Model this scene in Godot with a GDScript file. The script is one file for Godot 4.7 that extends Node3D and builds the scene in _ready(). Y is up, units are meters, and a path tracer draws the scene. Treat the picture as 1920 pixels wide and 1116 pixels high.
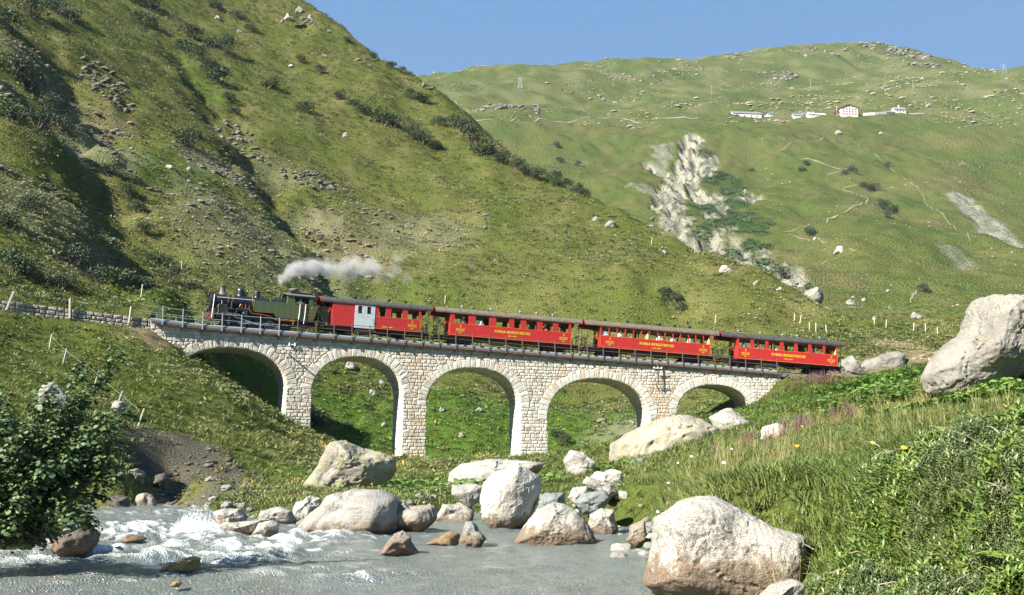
extends Node3D

# ---------------------------------------------------------------- small mesh builder
class MB:
	var v := PackedVector3Array()
	var n := PackedVector3Array()
	var c := PackedColorArray()
	var uv := PackedVector2Array()
	var col := Color.WHITE

	func tri(a: Vector3, b: Vector3, d: Vector3) -> void:
		var m := (d - a).cross(b - a)
		if m.length_squared() < 1e-16:
			return
		m = m.normalized()
		v.append(a); v.append(b); v.append(d)
		n.append(m); n.append(m); n.append(m)
		c.append(col); c.append(col); c.append(col)
		uv.append(Vector2.ZERO); uv.append(Vector2.ZERO); uv.append(Vector2.ZERO)

	# corners in clockwise order as seen from outside
	func quad(a: Vector3, b: Vector3, d: Vector3, e: Vector3) -> void:
		tri(a, b, d)
		tri(a, d, e)

	func stri(a: Vector3, b: Vector3, d: Vector3, na: Vector3, nb: Vector3, nd: Vector3) -> void:
		v.append(a); v.append(b); v.append(d)
		n.append(na); n.append(nb); n.append(nd)
		c.append(col); c.append(col); c.append(col)
		uv.append(Vector2.ZERO); uv.append(Vector2.ZERO); uv.append(Vector2.ZERO)

	# box with small chamfer on all edges; t places it, s is its size
	func box(t: Transform3D, s: Vector3, ch := 0.0) -> void:
		var h := s * 0.5
		ch = minf(ch, minf(h.x, minf(h.y, h.z)) * 0.45)
		for ax in 3:
			for sg in [-1.0, 1.0]:
				var u := (ax + 1) % 3
				var w := (ax + 2) % 3
				var p := []
				for k in [[-1, -1], [1, -1], [1, 1], [-1, 1]]:
					var q := Vector3.ZERO
					q[ax] = sg * h[ax]
					q[u] = k[0] * (h[u] - ch)
					q[w] = k[1] * (h[w] - ch)
					p.append(t * q)
				if sg > 0:
					quad(p[3], p[2], p[1], p[0])
				else:
					quad(p[0], p[1], p[2], p[3])
		if ch > 0.0:
			for ax in 3:
				var u := (ax + 1) % 3
				var w := (ax + 2) % 3
				for su in [-1.0, 1.0]:
					for sw in [-1.0, 1.0]:
						var p := []
						for e in [[-1.0, 0], [1.0, 0], [1.0, 1], [-1.0, 1]]:
							var q := Vector3.ZERO
							q[ax] = e[0] * (h[ax] - ch)
							q[u] = su * (h[u] - (ch if e[1] == 1 else 0.0))
							q[w] = sw * (h[w] - (0.0 if e[1] == 1 else ch))
							p.append(t * q)
						if su * sw > 0:
							quad(p[0], p[1], p[2], p[3])
						else:
							quad(p[3], p[2], p[1], p[0])
			for sx in [-1.0, 1.0]:
				for sy in [-1.0, 1.0]:
					for sz in [-1.0, 1.0]:
						var a := t * Vector3(sx * h.x, sy * (h.y - ch), sz * (h.z - ch))
						var b := t * Vector3(sx * (h.x - ch), sy * h.y, sz * (h.z - ch))
						var d := t * Vector3(sx * (h.x - ch), sy * (h.y - ch), sz * h.z)
						if sx * sy * sz > 0:
							tri(a, d, b)
						else:
							tri(a, b, d)

	func bar(a: Vector3, b: Vector3, w: float, h: float, up := Vector3.UP, ch := 0.0) -> void:
		var x := (b - a)
		var l := x.length()
		x /= l
		if absf(x.dot(up)) > 0.98:
			up = Vector3.FORWARD
		var z := x.cross(up).normalized()
		box(Transform3D(Basis(x, z.cross(x), z), (a + b) * 0.5), Vector3(l, h, w), ch)

	# smooth tube along a path; r may be one radius or one per point
	func tube(path: Array, r: Variant, sides := 8, caps := true) -> void:
		var rings := []
		var norms := []
		var last := Vector3.ZERO
		for i in path.size():
			var d: Vector3 = (path[mini(i + 1, path.size() - 1)] - path[maxi(i - 1, 0)])
			d = d.normalized()
			if last == Vector3.ZERO:
				last = d.cross(Vector3.UP if absf(d.y) < 0.9 else Vector3.RIGHT).normalized()
			var x := (last - d * last.dot(d)).normalized()
			last = x
			var y := d.cross(x)
			var rr: float = r[i] if r is Array else r
			var ring := []
			var nn := []
			for k in sides:
				var an := TAU * k / sides
				var o := x * cos(an) + y * sin(an)
				ring.append(path[i] + o * rr)
				nn.append(o)
			rings.append(ring)
			norms.append(nn)
		for i in path.size() - 1:
			for k in sides:
				var k2 := (k + 1) % sides
				stri(rings[i][k], rings[i + 1][k], rings[i + 1][k2], norms[i][k], norms[i + 1][k], norms[i + 1][k2])
				stri(rings[i][k], rings[i + 1][k2], rings[i][k2], norms[i][k], norms[i + 1][k2], norms[i][k2])
		if caps:
			for k in range(1, sides - 1):
				tri(rings[0][0], rings[0][k], rings[0][k + 1])
				var e: Array = rings[-1]
				tri(e[0], e[k + 1], e[k])

	# profile [(radius, height)] turned about the y axis of t
	func lathe(t: Transform3D, prof: Array, sides := 16) -> void:
		for i in prof.size() - 1:
			var p: Vector2 = prof[i]
			var q: Vector2 = prof[i + 1]
			var sl := Vector2(q.y - p.y, p.x - q.x).normalized()
			for k in sides:
				var a := TAU * k / sides
				var b := TAU * (k + 1) / sides
				var A := Vector3(cos(a), 0, sin(a))
				var B := Vector3(cos(b), 0, sin(b))
				var na := t.basis * (A * sl.x + Vector3.UP * sl.y).normalized()
				var nb := t.basis * (B * sl.x + Vector3.UP * sl.y).normalized()
				var p0 := t * (A * p.x + Vector3.UP * p.y)
				var p1 := t * (B * p.x + Vector3.UP * p.y)
				var q0 := t * (A * q.x + Vector3.UP * q.y)
				var q1 := t * (B * q.x + Vector3.UP * q.y)
				if q.x > 1e-5:
					stri(p0, q1, q0, na, nb, na)
				if p.x > 1e-5:
					stri(p0, p1, q1, na, nb, nb)

	# flat outline (in x, y of t) given a thickness along z of t, outline counter-clockwise
	func prism(t: Transform3D, outline: PackedVector2Array, z0: float, z1: float) -> void:
		var ix := Geometry2D.triangulate_polygon(outline)
		var ccw := not Geometry2D.is_polygon_clockwise(outline)
		for i in range(0, ix.size(), 3):
			var a := outline[ix[i]]
			var b := outline[ix[i + 1]]
			var d := outline[ix[i + 2]]
			if (b - a).cross(d - a) < 0.0:
				var s := b
				b = d
				d = s
			tri(t * Vector3(a.x, a.y, z1), t * Vector3(d.x, d.y, z1), t * Vector3(b.x, b.y, z1))
			tri(t * Vector3(a.x, a.y, z0), t * Vector3(b.x, b.y, z0), t * Vector3(d.x, d.y, z0))
		for i in outline.size():
			var a := outline[i]
			var b := outline[(i + 1) % outline.size()]
			if not ccw:
				var s := a
				a = b
				b = s
			quad(t * Vector3(a.x, a.y, z1), t * Vector3(b.x, b.y, z1), t * Vector3(b.x, b.y, z0), t * Vector3(a.x, a.y, z0))

	func append(o: MB, t: Transform3D) -> void:
		for i in o.v.size():
			v.append(t * o.v[i])
			n.append((t.basis * o.n[i]).normalized())
		c.append_array(o.c)
		uv.append_array(o.uv)

	func mesh() -> ArrayMesh:
		var m := ArrayMesh.new()
		if v.is_empty():
			return m
		var a := []
		a.resize(Mesh.ARRAY_MAX)
		a[Mesh.ARRAY_VERTEX] = v
		a[Mesh.ARRAY_NORMAL] = n
		a[Mesh.ARRAY_COLOR] = c
		m.add_surface_from_arrays(Mesh.PRIMITIVE_TRIANGLES, a)
		return m

# an indexed smooth surface: normals from its faces
static func smooth_mesh(v: PackedVector3Array, idx: PackedInt32Array, c: PackedColorArray) -> ArrayMesh:
	var n := PackedVector3Array()
	n.resize(v.size())
	for i in range(0, idx.size(), 3):
		var a := idx[i]
		var b := idx[i + 1]
		var d := idx[i + 2]
		var m := (v[d] - v[a]).cross(v[b] - v[a])
		n[a] += m
		n[b] += m
		n[d] += m
	for i in n.size():
		n[i] = n[i].normalized()
	var m := ArrayMesh.new()
	var a := []
	a.resize(Mesh.ARRAY_MAX)
	a[Mesh.ARRAY_VERTEX] = v
	a[Mesh.ARRAY_NORMAL] = n
	if c.size():
		a[Mesh.ARRAY_COLOR] = c
	a[Mesh.ARRAY_INDEX] = idx
	m.add_surface_from_arrays(Mesh.PRIMITIVE_TRIANGLES, a)
	return m

# a thin-plate surface through scattered points (x, y, z): y over (x, z)
class Plate:
	var p := PackedVector3Array()
	var w := PackedFloat64Array()

	func _init(points: PackedVector3Array, soft := 0.0) -> void:
		for q in points:
			p.append(Vector3(q.x / 100.0, q.y, q.z / 100.0))
		var m := p.size() + 3
		var A := []
		for i in m:
			var r := PackedFloat64Array()
			r.resize(m + 1)
			A.append(r)
		for i in p.size():
			for j in p.size():
				A[i][j] = k(p[i], p[j])
			A[i][i] = soft
			A[i][m - 3] = 1.0; A[i][m - 2] = p[i].x; A[i][m - 1] = p[i].z
			A[m - 3][i] = 1.0; A[m - 2][i] = p[i].x; A[m - 1][i] = p[i].z
			A[i][m] = p[i].y
		for i in m:
			var b := i
			for r in range(i + 1, m):
				if absf(A[r][i]) > absf(A[b][i]):
					b = r
			var sw: PackedFloat64Array = A[i]
			A[i] = A[b]
			A[b] = sw
			var R: PackedFloat64Array = A[i]
			for r in range(i + 1, m):
				var Q: PackedFloat64Array = A[r]
				var f := Q[i] / R[i]
				if f != 0.0:
					for q in range(i, m + 1):
						Q[q] -= f * R[q]
					A[r] = Q
		w.resize(m)
		for i in range(m - 1, -1, -1):
			var s: float = A[i][m]
			for q in range(i + 1, m):
				s -= A[i][q] * w[q]
			w[i] = s / A[i][i]

	func k(a: Vector3, b: Vector3) -> float:
		var r := (a.x - b.x) * (a.x - b.x) + (a.z - b.z) * (a.z - b.z)
		return r * log(r) if r > 1e-12 else 0.0

	func at(x: float, z: float) -> float:
		x /= 100.0
		z /= 100.0
		var m := p.size()
		var s := w[m] + w[m + 1] * x + w[m + 2] * z
		for i in m:
			var q := p[i]
			var r := (q.x - x) * (q.x - x) + (q.z - z) * (q.z - z)
			if r > 1e-12:
				s += w[i] * r * log(r)
		return s

# values on a square grid, read with smooth interpolation
class Field:
	var x0: float
	var z0: float
	var d: float
	var nx: int
	var nz: int
	var a := PackedFloat32Array()

	func _init(xa: float, za: float, xb: float, zb: float, step: float, f: Callable) -> void:
		x0 = xa; z0 = za; d = step
		nx = int(ceil((xb - xa) / step)) + 1
		nz = int(ceil((zb - za) / step)) + 1
		a.resize(nx * nz)
		for j in nz:
			for i in nx:
				a[j * nx + i] = f.call(xa + i * step, za + j * step)

	func at(x: float, z: float) -> float:
		var u := clampf((x - x0) / d, 0.0, nx - 1.001)
		var w := clampf((z - z0) / d, 0.0, nz - 1.001)
		var i := int(u)
		var j := int(w)
		u -= i
		w -= j
		var o := j * nx + i
		return lerpf(lerpf(a[o], a[o + 1], u), lerpf(a[o + nx], a[o + nx + 1], u), w)

func obj(called: String, m: Mesh, mat: Material, parent: Node = self) -> MeshInstance3D:
	var o := MeshInstance3D.new()
	o.name = called
	o.mesh = m
	o.material_override = mat
	parent.add_child(o, true)
	return o

var names := {}
func numbered(s: String) -> String:
	if not names.has(s):
		names[s] = 0
		return s
	names[s] += 1
	return "%s_%03d" % [s, names[s]]

func thing(called: String, label: String, category: String, at := Vector3.ZERO, group := "") -> Node3D:
	var o := Node3D.new()
	o.name = numbered(called)
	add_child(o)
	o.position = at
	return tag(o, label, category, group)

func tag(o: Node3D, label: String, category := "", group := "", kind := "") -> Node3D:
	o.set_meta("label", label)
	if category:
		o.set_meta("category", category)
	if group:
		o.set_meta("group", group)
	if kind:
		o.set_meta("kind", kind)
	return o

# parts of one thing share a name and take numbers
func part(called: String, m: Mesh, mat: Material, parent: Node) -> MeshInstance3D:
	var o := MeshInstance3D.new()
	o.mesh = m
	o.material_override = mat
	var key := called
	var i := 0
	while parent.has_node(NodePath(key)):
		i += 1
		key = "%s_%03d" % [called, i]
	o.name = key
	parent.add_child(o)
	return o

func scatter(called: String, mesh: Mesh, mat: Material, where: Array, tints: PackedColorArray, parent: Node = self) -> MultiMeshInstance3D:
	var mm := MultiMesh.new()
	mm.transform_format = MultiMesh.TRANSFORM_3D
	mm.use_colors = true
	mm.mesh = mesh
	mm.instance_count = where.size()
	for i in where.size():
		mm.set_instance_transform(i, where[i])
		mm.set_instance_color(i, tints[i])
	var o := MultiMeshInstance3D.new()
	o.name = called
	o.multimesh = mm
	o.material_override = mat
	parent.add_child(o, true)
	o.set_meta("kind", "stuff")
	return o

# ---------------------------------------------------------------- noise and materials
var rng := RandomNumberGenerator.new()

static func fnl(sd: int, freq: float, oct := 4, type := FastNoiseLite.TYPE_SIMPLEX_SMOOTH) -> FastNoiseLite:
	var f := FastNoiseLite.new()
	f.seed = sd
	f.frequency = freq
	f.noise_type = type
	f.fractal_type = FastNoiseLite.FRACTAL_FBM
	f.fractal_octaves = oct
	return f

func noise_tex(sd: int, freq: float, oct: int, ramp: Array, size := 512, type := FastNoiseLite.TYPE_SIMPLEX_SMOOTH) -> NoiseTexture2D:
	var t := NoiseTexture2D.new()
	t.width = size
	t.height = size
	t.seamless = true
	t.normalize = true
	t.noise = fnl(sd, freq, oct, type)
	if ramp.size():
		var g := Gradient.new()
		var off := PackedFloat32Array()
		var cs := PackedColorArray()
		for r in ramp:
			off.append(r[0])
			cs.append(r[1])
		g.offsets = off
		g.colors = cs
		t.color_ramp = g
	return t

func mat(c: Color, rough := 0.8, metal := 0.0) -> StandardMaterial3D:
	var m := StandardMaterial3D.new()
	m.albedo_color = c.linear_to_srgb()
	m.roughness = rough
	m.metallic = metal
	return m

func vmat(rough := 0.85) -> StandardMaterial3D:
	var m := mat(Color.WHITE, rough)
	m.vertex_color_use_as_albedo = true
	return m

func grain(m: StandardMaterial3D, tex: Texture2D, scale: float, bump: Texture2D = null, cm := 1.0, world := true) -> StandardMaterial3D:
	if tex:
		m.albedo_texture = tex
	m.uv1_triplanar = true
	m.uv1_world_triplanar = world
	m.uv1_scale = Vector3.ONE * scale
	if bump:
		m.heightmap_enabled = true
		m.heightmap_texture = bump
		m.heightmap_scale = cm
	return m

# ================================================================ the scene
func _ready() -> void:
	rng.seed = 7
	# ---- camera
	var cam := Camera3D.new()
	cam.name = "camera"
	cam.fov = 33.575
	cam.near = 0.3
	cam.far = 4000.0
	add_child(cam)
	cam.position = Vector3(0, 1.6, 0)
	cam.rotation_degrees = Vector3(10, 0, 0)
	cam.current = true
	# ---- sky, exposure
	var sky := ProceduralSkyMaterial.new()
	sky.sky_top_color = Color(0.30, 0.43, 0.585)
	sky.sky_horizon_color = Color(0.46, 0.565, 0.64)
	sky.sky_curve = 0.16
	sky.ground_bottom_color = Color(0.30, 0.30, 0.22)
	sky.ground_horizon_color = Color(0.45, 0.47, 0.40)
	sky.sun_angle_max = 12.0
	sky.sky_energy_multiplier = 0.83
	var env := Environment.new()
	env.background_mode = Environment.BG_SKY
	env.sky = Sky.new()
	env.sky.sky_material = sky
	env.tonemap_mode = Environment.TONE_MAPPER_LINEAR
	env.tonemap_exposure = 3.3
	env.sdfgi_enabled = true
	env.ssao_enabled = true
	env.ssil_enabled = true
	env.volumetric_fog_enabled = true
	env.volumetric_fog_density = 0.0
	env.fog_enabled = true
	env.fog_density = 0.00005
	env.fog_light_color = Color(0.80, 0.88, 1.0)
	var we := WorldEnvironment.new()
	we.name = "world"
	we.environment = env
	add_child(we)
	# ---- sun: behind the left shoulder, 35 degrees up
	var sun := DirectionalLight3D.new()
	sun.name = "sun"
	sun.light_energy = 1.45
	sun.light_color = Color(1.0, 0.97, 0.92)
	sun.light_angular_distance = 0.5
	sun.shadow_enabled = true
	add_child(sun)
	sun.look_at_from_position(Vector3.ZERO, Vector3(0.62, -0.59, -0.52), Vector3.UP)
	# ---- large structure
	make_line()
	make_fields()
	make_ground()
	make_river()
	make_rocks()
	make_viaduct()
	make_train()
	make_steam()
	make_details()
	make_plants()
	make_bushes()
	

# ---------------------------------------------------------------- the lie of the land
# near valley and the mountain behind the railway: points on the ground
var LAND := PackedVector3Array([
	# river bank on the far side, left to right, and the bed
	Vector3(-18.51, 0.26, -46.00), Vector3(-16.43, 0.28, -47.00), Vector3(-12.65, 0.64, -45.00), Vector3(-11.14, 0.03, -37.00), Vector3(-8.94, -0.16, -32.00), Vector3(-7.59, -0.12, -32.00), Vector3(-6.44, -0.04, -33.00), Vector3(-9.85, 0.20, -38.00), Vector3(-8.67, 0.47, -39.00), Vector3(-7.63, 0.64, -40.00), Vector3(-10.95, 0.68, -43.00), Vector3(-5.41, 0.09, -32.00), Vector3(-3.81, 0.55, -36.00),
	Vector3(-1.53, 0.55, -36.00), Vector3(-0.17, 0.42, -32.00), Vector3(1.72, 0.55, -36.00), Vector3(2.80, 0.81, -33.00), Vector3(3.39, 1.13, -29.00), Vector3(2.91, 0.90, -22.00),
	Vector3(-2.53, 0.16, -24.00), Vector3(-5.81, 0.04, -24.00), Vector3(-0.47, 0.24, -15.00), Vector3(-5.53, 0.15, -16.00), Vector3(0, 0.1, -5), Vector3(-4, 0.1, 8), Vector3(3, 0.3, 2),
	# left bank under the alder and the slope above it
	Vector3(-9.39, 0.26, -19.00), Vector3(-8.85, 0.40, -20.00), Vector3(-10.63, 0.24, -26.00), Vector3(-13.43, 0.30, -33.00), Vector3(-12.26, 0.81, -20.00), Vector3(-7.96, 0.88, -12.00), Vector3(-11, 0.6, -4), Vector3(-30, 3.0, -18), Vector3(-40, 5.0, 0),
	Vector3(-17.38, 1.67, -34.00), Vector3(-18.16, 2.32, -40.00), Vector3(-16.89, 1.93, -44.00), Vector3(-20.33, 3.03, -50.00), Vector3(-25.01, 5.16, -54.00), Vector3(-27.97, 5.74, -54.00), Vector3(-22.47, 4.27, -60.00), Vector3(-19.80, 3.64, -56.00), Vector3(-27.85, 6.73, -66.00), Vector3(-31.87, 8.86, -70.00), Vector3(-37.08, 11.29, -74.00),
	Vector3(-39.65, 13.97, -75.40), Vector3(-36.70, 13.88, -78.00), Vector3(-32.56, 13.78, -80.50), Vector3(-30.00, 13.56, -82.00), Vector3(-26.70, 10.73, -82.00), Vector3(-28.37, 11.51, -79.00), Vector3(-30.17, 11.26, -77.00),
	Vector3(-16.43, 2.30, -55.00), Vector3(-19.77, 6.34, -72.00), Vector3(-23.31, 8.33, -77.00), Vector3(-14.74, 2.68, -60.00), Vector3(-11.08, 1.71, -52.00), Vector3(-11.72, 0.74, -46.00), Vector3(-17.94, 4.98, -76.00), Vector3(-19.48, 6.13, -85.50), Vector3(-17.44, 4.53, -86.60), Vector3(-13.85, 3.09, -72.00),
	# floor of the valley under the arches
	Vector3(-9.77, 2.45, -89.40), Vector3(-7.50, 2.37, -90.20), Vector3(-13.14, 2.63, -88.00), Vector3(-3.88, 2.37, -91.00), Vector3(0.84, 2.39, -92.70), Vector3(3.19, 2.88, -93.30), Vector3(7.95, 3.37, -93.00), Vector3(12.21, 4.72, -95.00), Vector3(13.83, 5.24, -95.60),
	Vector3(-9.13, 1.57, -66.00), Vector3(-3.98, 1.75, -68.00), Vector3(1.32, 1.48, -62.00), Vector3(-5.31, 0.98, -50.00), Vector3(-1.53, 0.83, -48.00), Vector3(2.39, 1.06, -50.00), Vector3(4.94, 1.58, -58.00), Vector3(5.06, 1.92, -50.00), Vector3(8.37, 2.61, -56.00),
	Vector3(16.32, 6.33, -95.00), Vector3(23.01, 7.37, -97.00), Vector3(19.79, 6.43, -97.00), Vector3(25.82, 10.02, -97.50), Vector3(27.89, 10.15, -95.50), Vector3(32.88, 10.11, -95.00),
	# right hand bank and the meadow on it
	Vector3(2.70, 1.07, -20.00), Vector3(4.34, 1.53, -24.00), Vector3(6.72, 1.98, -30.00), Vector3(2.39, 1.35, -15.50), Vector3(3.31, 1.30, -14.20), Vector3(3.18, 0.99, -11.60), Vector3(2.93, 0.85, -9.30), Vector3(2.84, 0.71, -8.00),
	Vector3(6.92, 2.03, -24.00), Vector3(4.43, 1.55, -16.00), Vector3(4.08, 1.47, -12.00), Vector3(4.24, 1.51, -10.50), Vector3(4.26, 1.50, -9.00), Vector3(3.62, 1.05, -8.40), Vector3(3.52, 0.97, -7.00), Vector3(3.60, 1.24, -6.00), Vector3(7.29, 1.63, -12.00), Vector3(9, 1.6, 2),
	Vector3(11.04, 3.36, -42.00), Vector3(8.31, 2.58, -42.00), Vector3(14.66, 4.89, -62.00), Vector3(18.93, 6.36, -80.00), Vector3(21.88, 7.49, -78.00), Vector3(26.58, 8.59, -82.00), Vector3(33.81, 9.54, -92.00), Vector3(23.50, 6.59, -66.00), Vector3(9.27, 2.80, -27.00), Vector3(15.15, 4.22, -44.00), Vector3(16.72, 4.14, -42.00),
	Vector3(17.65, 4.55, -42.00), Vector3(17.95, 4.24, -37.00), Vector3(23.68, 6.97, -60.00), Vector3(26.18, 7.52, -62.00), Vector3(12.64, 3.11, -25.00), Vector3(8.57, 2.33, -20.00), Vector3(7.54, 1.95, -15.00), Vector3(24.95, 6.32, -48.00), Vector3(25.78, 5.53, -40.00), Vector3(49.86, 13.84, -80.00),
	# seen through the arches, then the slope behind the train
	Vector3(-28.84, 11.45, -95.00), Vector3(-28.73, 12.59, -106.00), Vector3(-24.06, 10.87, -106.00), Vector3(-29.22, 15.04, -112.00), Vector3(-19.51, 13.91, -120.00), Vector3(-17.74, 7.67, -110.00), Vector3(-5.54, 14.04, -128.00), Vector3(-4.89, 6.67, -114.00), Vector3(9.99, 13.00, -132.00), Vector3(8.71, 6.76, -116.00), Vector3(-17.93, 1.82, -99.00), Vector3(-14.95, 1.56, -104.00), Vector3(-9.59, 1.28, -106.00), Vector3(-4.55, 1.28, -107.00), Vector3(0.00, 1.27, -108.00), Vector3(5.75, 1.95, -108.00), Vector3(10.37, 2.97, -108.00), Vector3(-9.10, 1.56, -95.00), Vector3(-1.56, 1.41, -98.00), Vector3(6.33, 2.23, -99.00), Vector3(23.36, 10.82, -117.00), Vector3(20.69, 7.56, -104.00),
	Vector3(-27.97, 18.79, -100.00), Vector3(-31.09, 17.12, -93.00), Vector3(-37.54, 17.37, -90.00), Vector3(-43.25, 16.52, -82.00), Vector3(-16.49, 29.14, -150.00), Vector3(3.25, 27.12, -148.00), Vector3(22.03, 22.48, -139.00), Vector3(34.98, 16.86, -119.00), Vector3(36.54, 12.69, -107.00), Vector3(44.20, 14.08, -110.00), Vector3(38.30, 11.82, -104.00),
	Vector3(-35.33, 21.86, -97.00), Vector3(-43.90, 23.17, -98.00), Vector3(-52.96, 27.91, -99.00), Vector3(-72.01, 52.14, -132.00), Vector3(-58.59, 45.95, -137.00), Vector3(-83.75, 86.70, -192.00), Vector3(-106.85, 98.52, -192.00), Vector3(-42.75, 38.01, -137.00), Vector3(-65.56, 80.48, -206.00), Vector3(-90.62, 137.74, -280.00), Vector3(-34.33, 37.41, -151.00), Vector3(-41.73, 68.29, -206.00), Vector3(-54.85, 116.27, -266.00),
	Vector3(-22.67, 34.60, -158.00), Vector3(-24.22, 62.29, -206.00), Vector3(-21.08, 83.89, -233.00), Vector3(-6.35, 52.09, -190.00), Vector3(3.82, 42.39, -172.00), Vector3(12.13, 34.39, -157.00), Vector3(19.83, 31.24, -150.00), Vector3(29.51, 25.01, -138.00),
	# the crest
	Vector3(-70.03, 154.05, -302.00), Vector3(-45.56, 130.15, -283.00), Vector3(-24.03, 109.88, -263.00), Vector3(-1.32, 81.83, -233.00), Vector3(15.73, 58.49, -201.00), Vector3(31.25, 39.46, -166.00), Vector3(40.94, 26.63, -138.00), Vector3(46.68, 19.07, -124.00), Vector3(-106.04, 193.87, -335.00), Vector3(-147.55, 184.79, -290.00), Vector3(-155.74, 127.49, -210.00), Vector3(-77.99, 37.21, -110.00), Vector3(-49.14, 14.57, -74.00)])

# the far side of the valley
var FAR := PackedVector3Array([
	Vector3(-147.90, 390.49, -1000.00), Vector3(-98.59, 441.05, -1080.00), Vector3(-72.31, 483.41, -1150.00), Vector3(-20.24, 498.12, -1180.00), Vector3(27.47, 511.62, -1200.00), Vector3(77.47, 528.84, -1230.00), Vector3(121.74, 541.97, -1250.00), Vector3(174.52, 545.99, -1270.00), Vector3(253.05, 558.06, -1300.00), Vector3(293.47, 579.78, -1330.00), Vector3(325.29, 596.69, -1350.00), Vector3(393.91, 626.41, -1400.00), Vector3(468.47, 647.66, -1430.00), Vector3(533.73, 662.90, -1450.00), Vector3(575.14, 658.46, -1450.00), Vector3(615.77, 643.42, -1450.00), Vector3(680.71, 622.27, -1450.00), Vector3(736.84, 598.59, -1450.00),
	Vector3(-93.95, 593.92, -1500.00), Vector3(155.11, 647.82, -1600.00), Vector3(367.49, 682.93, -1650.00), Vector3(658.87, 761.18, -1800.00), Vector3(885.52, 676.92, -1750.00), Vector3(1061.17, 611.95, -1500.00), Vector3(-316.67, 354.78, -1000.00),
	Vector3(498.67, 488.85, -1180.00), Vector3(526.66, 439.30, -1060.00), Vector3(576.46, 444.05, -1050.00), Vector3(705.36, 468.48, -1080.00), Vector3(771.35, 530.57, -1300.00),
	Vector3(-30.61, 332.27, -900.00), Vector3(20.41, 333.34, -900.00), Vector3(71.84, 335.72, -905.00), Vector3(134.13, 337.03, -910.00), Vector3(202.37, 340.50, -915.00), Vector3(271.86, 342.55, -922.00), Vector3(331.32, 347.15, -927.00), Vector3(386.13, 351.24, -932.00), Vector3(464.20, 340.71, -920.00), Vector3(531.11, 338.16, -900.00),
	Vector3(-36.21, 420.17, -1060.00), Vector3(24.37, 424.12, -1070.00), Vector3(119.06, 439.27, -1100.00), Vector3(218.98, 454.60, -1130.00), Vector3(369.70, 489.88, -1200.00), Vector3(367.87, 397.40, -1010.00), Vector3(250.16, 387.49, -1000.00), Vector3(78.36, 378.76, -985.00),
	Vector3(-25.70, 254.34, -760.00), Vector3(42.77, 247.65, -760.00), Vector3(97.90, 261.99, -790.00), Vector3(153.63, 278.47, -800.00), Vector3(189.41, 249.27, -765.00), Vector3(288.96, 274.70, -800.00), Vector3(408.77, 272.63, -815.00), Vector3(193.34, 186.43, -640.00), Vector3(282.17, 177.19, -640.00), Vector3(353.09, 176.98, -660.00), Vector3(148.80, 181.81, -650.00), Vector3(99.69, 192.21, -660.00),
	Vector3(90.15, 137.59, -560.00), Vector3(102.30, 111.66, -500.00), Vector3(132.77, 109.46, -490.00), Vector3(190.97, 114.49, -500.00), Vector3(230.87, 99.75, -470.00), Vector3(88.52, 66.83, -350.00), Vector3(100.76, 61.17, -340.00), Vector3(146.19, 64.68, -360.00), Vector3(194.55, 62.31, -370.00), Vector3(78.56, 33.30, -225.00), Vector3(88.20, 28.45, -205.00), Vector3(107.03, 26.77, -205.00), Vector3(73.80, 39.85, -250.00), Vector3(40.26, 116.07, -520.00), Vector3(-15.96, 112.70, -480.00), Vector3(-112.35, 150.41, -560.00), Vector3(50.14, 14.56, -125.00), Vector3(61.14, 14.04, -120.00), Vector3(169.47, 39.85, -250.00), Vector3(46.83, 15.60, -135.00)])

var CREST := PackedVector2Array([Vector2(-200.49, -390.00), Vector2(-106.04, -335.00), Vector2(-70.03, -302.00), Vector2(-24.03, -263.00), Vector2(15.73, -201.00), Vector2(31.25, -166.00), Vector2(40.94, -138.00), Vector2(46.68, -124.00), Vector2(64, -119), Vector2(95, -116), Vector2(200, -108)])

var RIVER := PackedVector2Array([Vector2(-8.6, 9), Vector2(-9, -6), Vector2(-9.2, -14), Vector2(-9.41, -18.69), Vector2(-9.58, -21.22), Vector2(-10.18, -24.54), Vector2(-12.54, -30.87), Vector2(-13.42, -33.26), Vector2(-24, -33), Vector2(-32, -36), Vector2(-32, -45), Vector2(-16.18, -40.23), Vector2(-14.71, -42.11), Vector2(-12.37, -39.64), Vector2(-10.22, -34.07), Vector2(-9.33, -32.14), Vector2(-7.52, -29.13), Vector2(-6.58, -31.17), Vector2(-4.98, -31.49), Vector2(-4.07, -29.69), Vector2(-3.04, -33.90), Vector2(-2.13, -36.70), Vector2(-0.17, -31.49), Vector2(0.95, -35.86), Vector2(1.54, -29.13), Vector2(2.74, -30.56), Vector2(3.38, -29.13), Vector2(3.05, -24.54), Vector2(2.10, -16.71), Vector2(2.51, -14.17), Vector2(3.25, -13.56), Vector2(3.4, -9), Vector2(3.0, -4), Vector2(3.4, 9)])

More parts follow.
